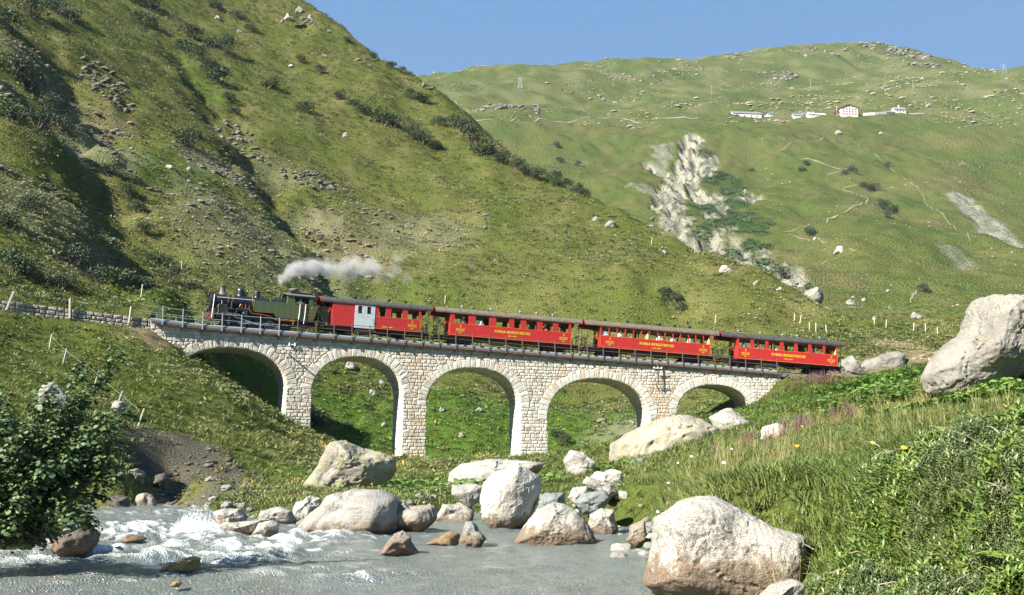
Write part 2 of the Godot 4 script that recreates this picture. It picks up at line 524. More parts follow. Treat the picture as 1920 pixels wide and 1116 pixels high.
# gullies: path in plan, depth, how wide the wall on the left and the apron on the right
var GULLIES := [
	[PackedVector2Array([Vector2(-107.39, -205.00), Vector2(-82.20, -168.00), Vector2(-60.96, -138.00), Vector2(-46.77, -116.00), Vector2(-37.68, -103.00), Vector2(-32.79, -97.50), Vector2(-29.49, -95.00)]), 7.5, 6.0, 18.0],
	[PackedVector2Array([Vector2(-95.08, -250.00), Vector2(-71.48, -218.00), Vector2(-56.58, -196.00), Vector2(-36.66, -164.00), Vector2(-23.80, -141.00), Vector2(-16.89, -128.00)]), 5.0, 4.5, 14.0],
	[PackedVector2Array([Vector2(-43.27, -290.00), Vector2(-23.12, -240.00), Vector2(-7.07, -210.00), Vector2(9.43, -170.00)]), 2.0, 4.0, 12.0],
	[PackedVector2Array([Vector2(18.42, -152.00), Vector2(21.94, -143.00), Vector2(23.97, -133.00)]), 4.0, 2.5, 6.0],
	[PackedVector2Array([Vector2(-21.52, -60.00), Vector2(-18.39, -55.00), Vector2(-14.96, -49.50), Vector2(-12.54, -45.50), Vector2(-11.56, -43.00)]), 5.0, 3.2, 4.0]]

var f_near: Field
var f_hill: Field
var f_far: Field
var f_river: Field
var f_off: Field
var f_along: Field
var n_big := fnl(11, 1.0 / 45.0, 3)
var n_mid := fnl(12, 1.0 / 11.0, 3)
var n_small := fnl(13, 1.0 / 2.4, 3)
var n_patch := fnl(14, 1.0 / 26.0, 4)
var n_fine := fnl(15, 1.0 / 0.7, 2)
var n_far := fnl(16, 1.0 / 160.0, 5)
var n_rock := fnl(17, 1.0 / 30.0, 4, FastNoiseLite.TYPE_CELLULAR)

static func seg_dist(p: Vector2, poly: PackedVector2Array, closed: bool) -> Array:
	var best := 1e9
	var side := 1.0
	var along := 0.0
	var m := poly.size() if closed else poly.size() - 1
	for i in m:
		var a := poly[i]
		var e := poly[(i + 1) % poly.size()] - a
		var t := clampf((p - a).dot(e) / e.length_squared(), 0.0, 1.0)
		var q := p - a - e * t
		var d := q.length_squared()
		if d < best:
			best = d
			side = signf(e.cross(q))
			along = i + t
	return [sqrt(best), side, along]

func gully(x: float, z: float) -> float:
	var y := 0.0
	var p := Vector2(x, z)
	p += Vector2(n_mid.get_noise_2d(x * 0.8, z * 0.8 + 500.0), n_mid.get_noise_2d(x * 0.8 + 800.0, z * 0.8)) * 4.5 * smoothstep(-70.0, -110.0, z)
	for g in GULLIES:
		var path: PackedVector2Array = g[0]
		var r := seg_dist(p, path, false)
		if r[0] > g[3] * 2.5:
			continue
		var m := float(path.size() - 1)
		var ends := smoothstep(0.0, 0.8, r[2]) * smoothstep(m, m - 0.7, r[2]) * clampf(0.85 + 1.3 * n_patch.get_noise_2d(x * 0.7 + 200.0, z * 0.7), 0.35, 1.25)
		# walking down the path, the wall stands on the right hand in plan (towards the left of the picture)
		if r[1] > 0.0:
			y -= g[1] * ends * exp(-pow(r[0] / g[2], 1.6))
		else:
			y -= g[1] * ends * exp(-r[0] / g[3])
	return y

func make_fields() -> void:
	var land := Plate.new(LAND)
	var far := Plate.new(FAR)
	f_river = Field.new(-34, -48, 8, 10, 0.75, func(x, z):
		var r := seg_dist(Vector2(x, z), RIVER, true)
		return -r[0] if Geometry2D.is_point_in_polygon(Vector2(x, z), RIVER) else r[0])
	var coarse := PackedVector2Array()
	for i in range(0, line.size(), 12):
		coarse.append(line[i])
	f_off = Field.new(-68, -114, 74, -68, 1.0, func(x, z):
		var r := seg_dist(Vector2(x, z), coarse, false)
		return r[0] * r[1])
	f_along = Field.new(-68, -114, 74, -68, 1.0, func(x, z): return S0 + seg_dist(Vector2(x, z), coarse, false)[2] * DS * 12.0)
	f_near = Field.new(-66, -132, 82, 10, 1.4, func(x, z): return land.at(x, z))
	f_hill = Field.new(-210, -360, 130, -74, 4.0, func(x, z):
		var y := land.at(x, z)
		var r := seg_dist(Vector2(x, z), CREST, false)
		if r[1] < 0.0:
			y -= 0.9 * maxf(0.0, r[0] - 1.5) + 0.004 * r[0] * r[0]
		return y)
	f_far = Field.new(-420, -1750, 800, -100, 14.0, func(x, z): return far.at(x, z))

func relief(x: float, z: float) -> float:
	return gully(x, z)

func near_y(x: float, z: float) -> float:
	var y := f_near.at(x, z)
	var dr := f_river.at(x, z) if z > -47.0 and x < 9.0 and x > -33.0 else 9.0
	if dr < 1.2:
		y = lerpf(minf(y, 0.25), -0.9, smoothstep(0.5, -0.9, dr)) if dr < 0.5 else lerpf(y, minf(y, 0.25), smoothstep(1.2, 0.5, dr))
	var rough := smoothstep(-12.0, -60.0, z)
	y += n_mid.get_noise_2d(x, z) * (0.10 + 0.45 * rough) + n_small.get_noise_2d(x, z) * (0.07 + 0.12 * rough)
	y += gully(x, z)
	# the shelf cut for the railway beyond both ends of the viaduct
	if z < -70.0 and z > -112.0:
		var off := -f_off.at(x, z)
		if absf(off) < 9.0:
			var s := f_along.at(x, z)
			if s < -31.5 or s > 25.5:
				var k := smoothstep(-0.5, 0.4, off) * smoothstep(7.5, 4.4, off)
				k *= smoothstep(-31.0, -33.0, s) if s < 0.0 else smoothstep(25.5, 27.5, s)
				y = lerpf(y, deck(s) - 0.5, k)
				if off <= 0.4 and off > -3.0:
					y = minf(y, deck(s) - (0.85 if s < 0.0 else 0.4))
			else:
				# keep soil out of the deck
				if off > -1.5 and off < 6.0:
					y = minf(y, deck(s) - 1.3)
	return y

func hill_y(x: float, z: float) -> float:
	var up := smoothstep(-90.0, -150.0, z)
	return f_hill.at(x, z) + gully(x, z) + n_big.get_noise_2d(x, z) * 2.2 * up + n_mid.get_noise_2d(x, z) * (0.5 + 0.5 * up) + n_small.get_noise_2d(x, z) * 0.28

func far_y(x: float, z: float) -> float:
	var up := smoothstep(-140.0, -500.0, z)
	var y := f_far.at(x, z)
	var w := bare(x, z)
	if w.x + w.y > 0.0:
		var a := 1.0 - absf(n_big.get_noise_2d(x * 2.2, z * 1.1)) * 3.0
		var b := 1.0 - absf(n_mid.get_noise_2d(x * 1.3, z * 0.6)) * 3.0
		y += w.x * (a * 4.2 + b * 4.0 - 5.5 + n_small.get_noise_2d(x * 0.4, z * 0.3) * 3.0) + w.y * (b * 1.6 - 1.6)
	y += n_far.get_noise_2d(x, z) * 13.0 * up + n_big.get_noise_2d(x, z) * (1.0 + 3.0 * up) + n_mid.get_noise_2d(x, z) * 1.2
	return y

# soil, scree and lush patches: x, y, z, radius, kind (0 grey scree, 1 tan soil, 2 lush green, 4 slate chips with the bank's shade painted in), strength
var PATCHES := [
	[Vector3(-85.14, 73.73, -165.00), 8.0, 0, 0.6], [Vector3(-76.00, 57.67, -142.00), 6.0, 0, 0.6], [Vector3(-64.85, 59.93, -150.00), 8.0, 0, 0.8], [Vector3(-72.70, 71.73, -165.00), 8.0, 1, 0.6], [Vector3(-53.73, 36.51, -114.00), 9.0, 0, 0.5],
	[Vector3(-52.31, 31.03, -104.00), 6.0, 0, 0.55], [Vector3(-41.41, 24.98, -101.00), 6.0, 0, 0.7], [Vector3(-51.47, 60.82, -172.00), 9.0, 0, 0.9], [Vector3(-45.36, 45.79, -150.00), 9.0, 0, 0.55], [Vector3(-39.02, 39.56, -146.00), 15.0, 0, 0.5], [Vector3(-32.86, 37.54, -148.00), 12.0, 0, 0.5],
	[Vector3(-35.94, 55.59, -178.00), 7.0, 0, 0.8], [Vector3(-28.28, 48.10, -166.00), 9.0, 1, 0.6], [Vector3(-48.42, 68.17, -195.00), 8.0, 0, 0.4], [Vector3(-17.99, 45.31, -180.00), 13.0, 0, 0.5], [Vector3(-24.54, 42.88, -170.00), 8.0, 0, 0.3],
	[Vector3(-32.14, 21.24, -98.00), 3.5, 1, 1.0], [Vector3(-32.14, 19.57, -95.00), 2.0, 1, 0.8], [Vector3(-26.60, 19.30, -101.00), 14.0, 2, 0.7], [Vector3(-19.98, 26.13, -140.00), 20.0, 2, 0.35], [Vector3(-27.03, 39.38, -152.00), 8.0, 2, 0.4],
	[Vector3(-57.57, 51.78, -155.00), 12.0, 2, 0.5], [Vector3(-76.33, 99.35, -230.00), 14.0, 2, 0.4],
	# valley floor and banks
	[Vector3(-16.77, 7.34, -104.00), 16.0, 2, 1.0], [Vector3(-4.73, 7.67, -110.00), 16.0, 2, 1.0], [Vector3(7.08, 6.49, -110.00), 13.0, 2, 0.9], [Vector3(-9.81, 2.29, -92.00), 12.0, 2, 0.7], [Vector3(-22.66, 15.22, -104.00), 9.0, 2, 0.7], [Vector3(12.68, 9.88, -112.00), 5.0, 0, 0.9],
	[Vector3(21.81, 6.54, -75.00), 16.0, 2, 1.0], [Vector3(21.55, 5.42, -58.00), 14.0, 2, 0.9], [Vector3(-30.24, 18.25, -95.00), 9.0, 2, 0.7],
	[Vector3(-29.89, 12.74, -80.00), 2.0, 1, 0.9], [Vector3(-29.37, 12.14, -80.50), 1.6, 1, 0.8], [Vector3(-33.44, 13.66, -80.00), 1.5, 1, 0.7],
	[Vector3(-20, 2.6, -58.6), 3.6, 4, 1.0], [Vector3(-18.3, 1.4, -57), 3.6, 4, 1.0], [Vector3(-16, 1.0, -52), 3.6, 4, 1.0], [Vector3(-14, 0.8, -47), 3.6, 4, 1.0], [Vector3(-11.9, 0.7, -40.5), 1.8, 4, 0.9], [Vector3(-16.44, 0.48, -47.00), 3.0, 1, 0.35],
	[Vector3(36.10, 12.66, -104.00), 4.0, 0, 1.0], [Vector3(40.55, 13.17, -106.00), 5.5, 0, 1.0], [Vector3(45.44, 14.80, -110.00), 4.0, 1, 0.9], [Vector3(46.14, 17.11, -116.00), 3.0, 1, 0.8]]

func patch_at(p: Vector3, wobble: float) -> Array:
	var w := [0.0, 0.0, 0.0, 0.0, 0.0]
	for q in PATCHES:
		var r: float = q[1]
		var dx: float = p.x - q[0].x
		var dz: float = p.z - q[0].z
		if absf(dx) > r * 1.6 or absf(dz) > r * 1.6:
			continue
		var s: float = q[3] * smoothstep(1.15, 0.55, sqrt(dx * dx + dz * dz) / r + wobble * 0.55)
		w[q[2]] = maxf(w[q[2]], s)
	return w

const GREEN := Color(0.102, 0.136, 0.036)
const LUSH := Color(0.090, 0.180, 0.030)
const OLIVE := Color(0.140, 0.142, 0.052)
const DRY := Color(0.250, 0.225, 0.105)
const HEATH := Color(0.055, 0.078, 0.022)
const SCREE := Color(0.255, 0.245, 0.215)
const SHADED_SLATE := Color(0.115, 0.108, 0.096)  # slate chips, darkened to carry the shade of the left bank
const SOIL := Color(0.330, 0.265, 0.175)

func land_color(x: float, z: float, y: float, hill: float) -> Color:
	var a := n_patch.get_noise_2d(x, z)
	var b := n_mid.get_noise_2d(x + 90.0, z - 40.0)
	var e := n_small.get_noise_2d(x - 30.0, z + 70.0)
	var c := GREEN.lerp(OLIVE, clampf(0.25 + 0.35 * hill + a * 0.9, 0.0, 1.0))
	c = c.lerp(DRY, clampf(b * 0.9 - 0.12 + 0.12 * hill, 0.0, 0.7))
	c = c.lerp(HEATH, clampf(e * 1.3 - 0.16 + a * 0.75, 0.0, 0.8))
	var w := patch_at(Vector3(x, y, z), b * 0.8 + e * 0.7)
	c = c.lerp(LUSH.lerp(GREEN, clampf(0.4 + e * 0.8, 0.0, 1.0)), w[2] * 0.85)
	c = c.lerp(SCREE.lerp(DRY, clampf(0.25 + e, 0.0, 0.7)), w[0] * clampf(0.75 + e * 0.9, 0.0, 1.0))
	c = c.lerp(SHADED_SLATE.lerp(SOIL, clampf(e * 0.6, 0.0, 0.4)), w[4])
	c = c.lerp(SOIL, w[1] * clampf(0.85 + e * 0.8, 0.0, 1.0))
	return c

# bare rock on the far side: path down the slope, half width, kind (0 white rock, 1 grey scree), strength
var STREAKS := [
	[PackedVector2Array([Vector2(155.78, -806.00), Vector2(144.93, -775.00), Vector2(131.05, -725.00), Vector2(116.69, -690.00)]), 7.5, 0, 1.0],
	[PackedVector2Array([Vector2(108.50, -765.00), Vector2(114.74, -730.00), Vector2(117.44, -690.00), Vector2(115.62, -655.00)]), 6.0, 0, 1.0],
	[PackedVector2Array([Vector2(154.97, -765.00), Vector2(142.78, -725.00), Vector2(129.80, -690.00), Vector2(129.62, -640.00)]), 5.5, 0, 0.95],
	[PackedVector2Array([Vector2(118.37, -695.00), Vector2(107.32, -645.00), Vector2(97.66, -605.00), Vector2(97.86, -565.00), Vector2(99.72, -545.00)]), 9.0, 0, 0.85],
	[PackedVector2Array([Vector2(124.78, -790.00), Vector2(115.50, -755.00), Vector2(119.17, -720.00)]), 7.0, 1, 0.7],
	[PackedVector2Array([Vector2(84.82, -660.00), Vector2(98.22, -640.00), Vector2(101.72, -605.00)]), 6.0, 1, 0.7],
	[PackedVector2Array([Vector2(143.49, -665.00), Vector2(134.32, -615.00), Vector2(122.44, -580.00)]), 4.0, 0, 0.8],
	[PackedVector2Array([Vector2(167.00, -690.00), Vector2(164.17, -650.00), Vector2(153.83, -620.00)]), 4.0, 0, 0.8],
	[PackedVector2Array([Vector2(114.80, -545.00), Vector2(106.14, -490.00), Vector2(99.09, -430.00)]), 6.0, 0, 0.85],
	[PackedVector2Array([Vector2(132.55, -515.00), Vector2(119.24, -450.00), Vector2(110.95, -395.00)]), 4.5, 0, 0.7],
	[PackedVector2Array([Vector2(118.44, -410.00), Vector2(107.22, -365.00), Vector2(102.33, -340.00)]), 4.5, 0, 0.9],
	[PackedVector2Array([Vector2(97.90, -555.00), Vector2(102.05, -515.00), Vector2(101.56, -460.00), Vector2(102.61, -405.00), Vector2(100.47, -355.00), Vector2(97.44, -320.00)]), 4.5, 0, 0.75],
	[PackedVector2Array([Vector2(125.90, -560.00), Vector2(122.80, -510.00), Vector2(116.51, -440.00)]), 3.5, 0, 0.7],
	[PackedVector2Array([Vector2(163.58, -765.00), Vector2(151.89, -720.00)]), 2.5, 0, 0.7],
	[PackedVector2Array([Vector2(312.92, -670.00), Vector2(306.25, -640.00), Vector2(305.42, -620.00)]), 9.0, 1, 1.0],
	[PackedVector2Array([Vector2(305.99, -630.00), Vector2(296.41, -590.00), Vector2(287.24, -555.00), Vector2(279.51, -520.00)]), 10.0, 1, 1.0],
	[PackedVector2Array([Vector2(414.16, -800.00), Vector2(405.41, -760.00), Vector2(395.12, -720.00)]), 7.0, 1, 0.7],
	[PackedVector2Array([Vector2(221.01, -490.00), Vector2(219.41, -470.00), Vector2(218.38, -455.00)]), 5.0, 1, 0.5],
	[PackedVector2Array([Vector2(376.07, -815.00), Vector2(362.06, -770.00)]), 3.0, 0, 0.6]]
# green scrub of the ravine: x y z, radius, strength
var SCRUB := [[Vector3(158.46, 220.55, -715.00), 16.0, 0.9], [Vector3(133.02, 166.36, -620.00), 18.0, 0.9], [Vector3(113.57, 157.60, -600.00), 9.0, 0.8], [Vector3(136.19, 143.27, -570.00), 18.0, 0.9], [Vector3(116.85, 98.11, -450.00), 15.0, 0.9], [Vector3(110.23, 76.59, -385.00), 9.0, 0.8], [Vector3(111.91, 137.59, -560.00), 9.0, 0.8], [Vector3(118.74, 114.19, -505.00), 12.0, 0.9], [Vector3(154.32, 191.73, -665.00), 12.0, 0.8], [Vector3(160.47, 255.40, -770.00), 8.0, 0.7], [Vector3(112.34, 168.14, -620.00), 6.0, 0.6], [Vector3(112.25, 119.01, -520.00), 9.0, 0.8], [Vector3(109.28, 95.57, -450.00), 10.0, 0.85], [Vector3(106.57, 78.54, -395.00), 8.0, 0.85], [Vector3(103.87, 65.85, -350.00), 6.0, 0.8], [Vector3(132.53, 121.96, -520.00), 8.0, 0.8]]

# how much bare rock there is at a place: white rock, grey scree
func bare(x: float, z: float) -> Vector2:
	var r := Vector2.ZERO
	if z > -320.0 or z < -860.0 or x < 40.0 or x > 360.0:
		return r
	var p := Vector2(x, z)
	var wob := n_mid.get_noise_2d(x * 0.9, z * 0.5) * 6.0 + n_big.get_noise_2d(x, z * 0.6) * 5.0
	for q in STREAKS:
		var path: PackedVector2Array = q[0]
		var reach: float = q[1] * 2.0 + 8.0
		if x < minf(path[0].x, path[-1].x) - reach - 14.0 or x > maxf(path[0].x, path[-1].x) + reach + 14.0 or z < path[0].y - reach or z > path[-1].y + reach:
			continue
		var d: float = seg_dist(p, path, false)[0]
		var k: float = q[3] * smoothstep(q[1] * 1.12, q[1] * 0.86, d + wob * 0.85)
		if q[2] == 0:
			r.x = maxf(r.x, k)
		else:
			r.y = maxf(r.y, k)
	return r

func far_color(x: float, z: float, y: float, slope: float) -> Color:
	var a := n_patch.get_noise_2d(x * 0.35, z * 0.35)
	var b := n_big.get_noise_2d(x * 0.8 + 300.0, z * 0.8)
	var e := n_mid.get_noise_2d(x * 0.7, z * 0.7)
	var c := Color(0.105, 0.138, 0.042).lerp(Color(0.140, 0.152, 0.055), clampf(0.4 + a * 1.2, 0.0, 1.0))
	c = c.lerp(Color(0.170, 0.155, 0.075), clampf(b * 1.6 - 0.12, 0.0, 0.75))
	c = c.lerp(Color(0.058, 0.082, 0.028), clampf(e * 1.2 - 0.3, 0.0, 0.6))
	var high := smoothstep(330.0, 400.0, y)
	c = c.lerp(Color(0.21, 0.22, 0.12), high * clampf(0.05 + 1.2 * b, 0.0, 0.5))
	var wob := e * 0.9 + b * 0.5
	for q in SCRUB:
		var dx: float = x - q[0].x
		var dz: float = (z - q[0].z) * 0.62
		var g: float = q[2] * smoothstep(1.15, 0.7, sqrt(dx * dx + dz * dz) / q[1] + wob * 0.7)
		c = c.lerp(Color(0.045, 0.085, 0.028), g * 0.8)
	var w := bare(x, z)
	var t := n_mid.get_noise_2d(x * 1.9, z * 0.7)
	c = c.lerp(Color(0.31, 0.305, 0.275).lerp(Color(0.17, 0.175, 0.14), clampf(0.4 + t * 1.6, 0.0, 1.0)), w.y)
	c = c.lerp(Color(0.42, 0.40, 0.355).lerp(Color(0.15, 0.145, 0.12), clampf(0.28 - 2.2 * t - 1.2 * n_small.get_noise_2d(x * 0.5, z * 0.22) + e * 0.5, 0.0, 1.0)), w.x)
	return c

func sheet(x0: float, z0: float, x1: float, z1: float, d: float, hf: Callable, cf: Callable) -> ArrayMesh:
	var nx := int((x1 - x0) / d) + 1
	var nz := int((z1 - z0) / d) + 1
	var v := PackedVector3Array()
	var c := PackedColorArray()
	v.resize(nx * nz)
	c.resize(nx * nz)
	for j in nz:
		for i in nx:
			var x := x0 + i * d
			var z := z0 + j * d
			var y: float = hf.call(x, z)
			v[j * nx + i] = Vector3(x, y, z)
			c[j * nx + i] = cf.call(x, z, y)
	var ix := PackedInt32Array()
	ix.resize((nx - 1) * (nz - 1) * 6)
	var k := 0
	for j in nz - 1:
		for i in nx - 1:
			var a := j * nx + i
			ix[k] = a; ix[k + 1] = a + 1; ix[k + 2] = a + nx + 1
			ix[k + 3] = a; ix[k + 4] = a + nx + 1; ix[k + 5] = a + nx
			k += 6
	return smooth_mesh(v, ix, c)

var m_land: StandardMaterial3D
var m_hill: StandardMaterial3D
var m_far: StandardMaterial3D

func make_ground() -> void:
	var speck := noise_tex(31, 0.035, 5, [[0.0, Color(0.42, 0.44, 0.40)], [0.42, Color(0.72, 0.74, 0.70)], [0.6, Color(0.88, 0.88, 0.84)], [1.0, Color(1, 0.98, 0.92)]])
	var rough := noise_tex(32, 0.03, 5, [])
	m_land = grain(vmat(0.95), speck, 1.0 / 2.2, rough, 7.0)
	m_hill = grain(vmat(0.95), speck, 1.0 / 6.0, rough, 22.0)
	m_far = grain(vmat(0.95), speck, 1.0 / 34.0, rough, 110.0)
	for m in [m_land, m_hill, m_far]:
		m.specular_mode = BaseMaterial3D.SPECULAR_DISABLED
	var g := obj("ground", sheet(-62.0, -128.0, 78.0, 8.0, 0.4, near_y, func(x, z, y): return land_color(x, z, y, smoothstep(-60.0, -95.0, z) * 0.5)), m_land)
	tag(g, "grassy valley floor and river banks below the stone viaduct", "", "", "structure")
	var h := obj("mountain_slope", sheet(-200.0, -345.0, 110.0, -78.0, 1.15, func(x, z):
		var y := hill_y(x, z)
		var m := minf(minf(x + 61.5, 77.5 - x), minf(z + 127.5, 1e9))
		return y - 1.2 * smoothstep(0.0, 3.0, m), func(x, z, y): return land_color(x, z, y, 1.0)), m_hill)
	tag(h, "steep grassy mountainside behind the train with scree and gullies", "", "", "structure")
	var fy := func(x, z):
		var y := far_y(x, z)
		if z > -356.0 and x < 126.0 and x > -206.0:
			y = minf(y, hill_y(x, z) - 4.0) if seg_dist(Vector2(x, z), CREST, false)[1] > 0.0 else y
		return y
	var fc := func(x, z, y): return far_color(x, z, y, 0.0)
	var f := obj("far_mountain", sheet(-400.0, -1740.0, 760.0, -112.0, 5.0, func(x, z):
		var m := minf(minf(x - 52.0, 338.0 - x), minf(z + 868.0, -322.0 - z))
		return fy.call(x, z) - 5.0 * smoothstep(2.0, 12.0, m), fc), m_far)
	tag(f, "sunny green mountain across the valley with rocky top", "", "", "structure")
	var m_ravine := grain(vmat(0.95), m_far.albedo_texture, 1.0 / 21.0, m_far.heightmap_texture, 90.0)
	m_ravine.specular_mode = BaseMaterial3D.SPECULAR_DISABLED
	var rv := obj("ravine_slope", sheet(50.0, -870.0, 340.0, -320.0, 2.1, fy, fc), m_ravine)
	tag(rv, "far hillside with jagged white rock ravine and grey scree gullies", "", "", "structure")

func ground_y(x: float, z: float) -> float:
	if x > -61.0 and x < 77.0 and z > -127.0:
		return near_y(x, z)
	return hill_y(x, z)

# rapids: middle in plan, radius, strength
var RAPIDS := [[Vector2(-11.03, -28.65), 3.2, 0.8], [Vector2(-8.51, -26.26), 2.6, 1.0], [Vector2(-12.38, -35.48), 2.5, 0.5], [Vector2(-7.65, -20.52), 2.6, 0.75], [Vector2(-8.49, -19.26), 2.4, 0.7], [Vector2(-5.63, -19.87), 2.4, 0.9], [Vector2(-5.96, -23.62), 2.6, 0.9], [Vector2(-5.17, -24.54), 2.2, 0.75], [Vector2(-4.57, -25.55), 2.0, 0.55], [Vector2(-2.46, -15.71), 1.1, 0.5], [Vector2(-3.41, -16.28), 1.2, 0.25], [Vector2(2.71, -27.83), 1.0, 0.5]]
var n_w1 := fnl(61, 0.42, 3)
var n_w2 := fnl(62, 1.5, 3)
var n_w3 := fnl(63, 0.9, 4)

func rapid(x: float, z: float) -> float:
	var r := 0.0
	for q in RAPIDS:
		var d: float = Vector2(x, z).distance_to(q[0]) / q[1]
		r = maxf(r, q[2] * smoothstep(1.25, 0.25, d + 0.35 * n_w1.get_noise_2d(x * 2.0, z * 2.0)))
	return r

# how far the water stands above its mean at a place, and how much foam lies there
func water_at(x: float, z: float) -> Vector2:
	# the current runs towards the right and the viewer: waves stand across it
	var u := x * 0.85 + z * 0.5
	var w := -x * 0.5 + z * 0.85
	var r := rapid(x, z)
	var a := n_w1.get_noise_2d(u * 1.6, w * 0.8)
	var b := n_w2.get_noise_2d(u * 0.9, w * 0.55)
	var e := 1.0 - absf(n_w3.get_noise_2d(u * 1.25 + 30.0, w * 0.6)) * 2.4
	var y := 0.2 * smoothstep(-27.0, -40.0, z) + a * (0.07 + 0.28 * r) + b * (0.032 + 0.04 * r) + 0.05 * r * maxf(e, 0.0)
	var fi := n_fine.get_noise_2d(u * 1.1, w * 2.4)
	y += fi * (0.012 + 0.07 * r)
	var streak := n_w3.get_noise_2d(u * 0.55 - 70.0, w * 2.0)
	var f := r * smoothstep(0.58, 1.10, e * 0.45 + b * 0.6 + streak * 1.1 + fi * 0.9 + a * 0.6 + r * 0.30)
	f = maxf(f, smoothstep(0.47, 0.62, streak + b * 0.35) * smoothstep(-13.0, -17.0, z) * 0.5 * smoothstep(2.0, -6.0, x))
	return Vector2(y, clampf(f, 0.0, 1.0))

func make_river() -> void:
	var x0 := -33.0
	var z0 := -47.0
	var d := 0.105
	var nx := int(42.0 / d)
	var nz := int(55.0 / d)
	var ids := PackedInt32Array()
	ids.resize(nx * nz)
	ids.fill(-1)
	var v := PackedVector3Array()
	var c := PackedColorArray()
	var calm := Color(0.148, 0.184, 0.178)
	for j in nz:
		var z := z0 + j * d
		if z > -9.0 and j % 2 == 1:
			pass
		for i in nx:
			var x := x0 + i * d
			if f_river.at(x, z) > 1.3:
				continue
			var q := water_at(x, z)
			ids[j * nx + i] = v.size()
			v.append(Vector3(x, q.x, z))
			var silt := calm.lerp(Color(0.165, 0.178, 0.150), clampf(0.4 + n_w1.get_noise_2d(x, z) * 0.8, 0.0, 1.0))
			c.append(silt.lerp(Color(0.86, 0.88, 0.89), q.y))
	var ix := PackedInt32Array()
	for j in nz - 1:
		for i in nx - 1:
			var a := ids[j * nx + i]
			var b := ids[j * nx + i + 1]
			var e := ids[(j + 1) * nx + i + 1]
			var f := ids[(j + 1) * nx + i]
			if a < 0 or b < 0 or e < 0 or f < 0:
				continue
			for q in [a, b, e, a, e, f]:
				ix.append(q)
	var m := grain(vmat(0.13), null, 1.0 / 1.3, noise_tex(64, 0.05, 4, [], 512), 7.0)
	m.metallic_specular = 0.5
	var o := obj("river", smooth_mesh(v, ix, c), m)
	tag(o, "milky grey green mountain river with white rapids", "water", "", "structure")
	# the burst of spray where the current hits the stones
	var sp := MB.new()
	var drop := MB.new()
	var g: Array = ico(0)
	for i in range(0, g[1].size(), 3):
		drop.stri(g[0][g[1][i]], g[0][g[1][i + 1]], g[0][g[1][i + 2]], g[0][g[1][i]], g[0][g[1][i + 1]], g[0][g[1][i + 2]])
	var at := []
	var tint := PackedColorArray()
	var c0 := Vector3(-8.00, 0.07, -25.40)
	for i in 9000:
		var a := rng.randf() * TAU
		var rad := pow(rng.randf(), 0.6)
		var up := pow(rng.randf(), 1.3)
		var jet := 0.55 + 0.45 * n_w2.get_noise_2d(cos(a) * 2.0, rad * 3.0) * 2.0
		var p := c0 + Vector3(cos(a) * rad * (0.62 - 0.1 * up) + up * 0.10, up * 0.95 * jet * (1.15 - rad * 0.65) - 0.02, sin(a) * rad * 0.5)
		var s := rng.randf_range(0.004, 0.017) * (1.25 - up)
		at.append(Transform3D(Basis().rotated(Vector3.UP, a).scaled(Vector3(s, s * rng.randf_range(0.8, 1.3), s)), p))
		tint.append(Color(0.9, 0.92, 0.93))
	var wm := vmat(0.3)
	wm.backlight_enabled = true
	wm.backlight = Color(0.5, 0.5, 0.5)
	var t := scatter("spray", drop.mesh(), wm, at, tint)
	tag(t, "white burst of spray where the rapids strike the stones", "", "", "stuff")

# ---------------------------------------------------------------- the line of the railway
const S0 := -95.0
const DS := 0.25
var line := PackedVector2Array()
var bend := PackedFloat32Array()

func make_line() -> void:
	# front face of the viaduct in plan, laid out from the middle both ways
	var m := int(-S0 / DS)
	line.resize(2 * m + 1)
	bend.resize(2 * m + 1)
	for i in 2 * m + 1:
		bend[i] = 0.27 - 0.006 * clampf(S0 + i * DS, -45.0, 40.0)
	line[m] = Vector2(0, -92.5)
	for i in range(m, 2 * m):
		line[i + 1] = line[i] + Vector2(cos(bend[i]), -sin(bend[i])) * DS
	for i in range(m, 0, -1):
		line[i - 1] = line[i] - Vector2(cos(bend[i]), -sin(bend[i])) * DS

func deck(s: float) -> float:
	if s < -28.0:
		return 13.81 + 0.062 * (-28.0 - s)
	return 12.90 - 0.0445 * s - 0.000434 * s * s

func dir_at(s: float) -> float:
	return bend[clampi(int(round((s - S0) / DS)), 0, bend.size() - 1)]

# a place on the line: s along it, y up, off behind the front face
func on_line(s: float, y: float, off: float) -> Vector3:
	var f := (s - S0) / DS
	var i := clampi(int(floor(f)), 0, line.size() - 2)
	var p := line[i].lerp(line[i + 1], f - i)
	var a := lerpf(bend[i], bend[i + 1], f - i)
	return Vector3(p.x - off * sin(a), y, p.y - off * cos(a))

# axes at s: x along the line, z towards the viewer; tilted to the gradient if asked
func axes(s: float, tilted := false) -> Basis:
	var a := dir_at(s)
	var x := Vector3(cos(a), 0, -sin(a))
	if tilted:
		x = (on_line(s + 2.0, deck(s + 2.0), 2.0) - on_line(s - 2.0, deck(s - 2.0), 2.0)).normalized()
	var z := Vector3(sin(a), 0, cos(a))
	return Basis(x, z.cross(x).normalized(), z)

# arches: middle, half span, rise, crown height
const ARCHES := [[-25.5, 4.75, 3.4, 12.02], [-14.45, 4.12, 3.45, 11.72], [-3.65, 4.5, 3.6, 11.1], [8.55, 5.1, 4.0, 10.4], [20.25, 3.85, 2.9, 9.96]]

func arch_y(k: int, s: float, grow := 0.0) -> float:
	var a: Array = ARCHES[k]
	var t: float = absf(s - a[0]) / (a[1] + grow)
	if t >= 1.0:
		return -1e9
	return a[3] - a[2] + (a[2] + grow) * pow(1.0 - pow(t, 2.2), 1.0 / 2.2)

func foot(s: float) -> float:
	var p := on_line(s, 0, 0)
	return near_y(p.x, p.z)

var masonry_bump: Texture2D
var m_stone: StandardMaterial3D

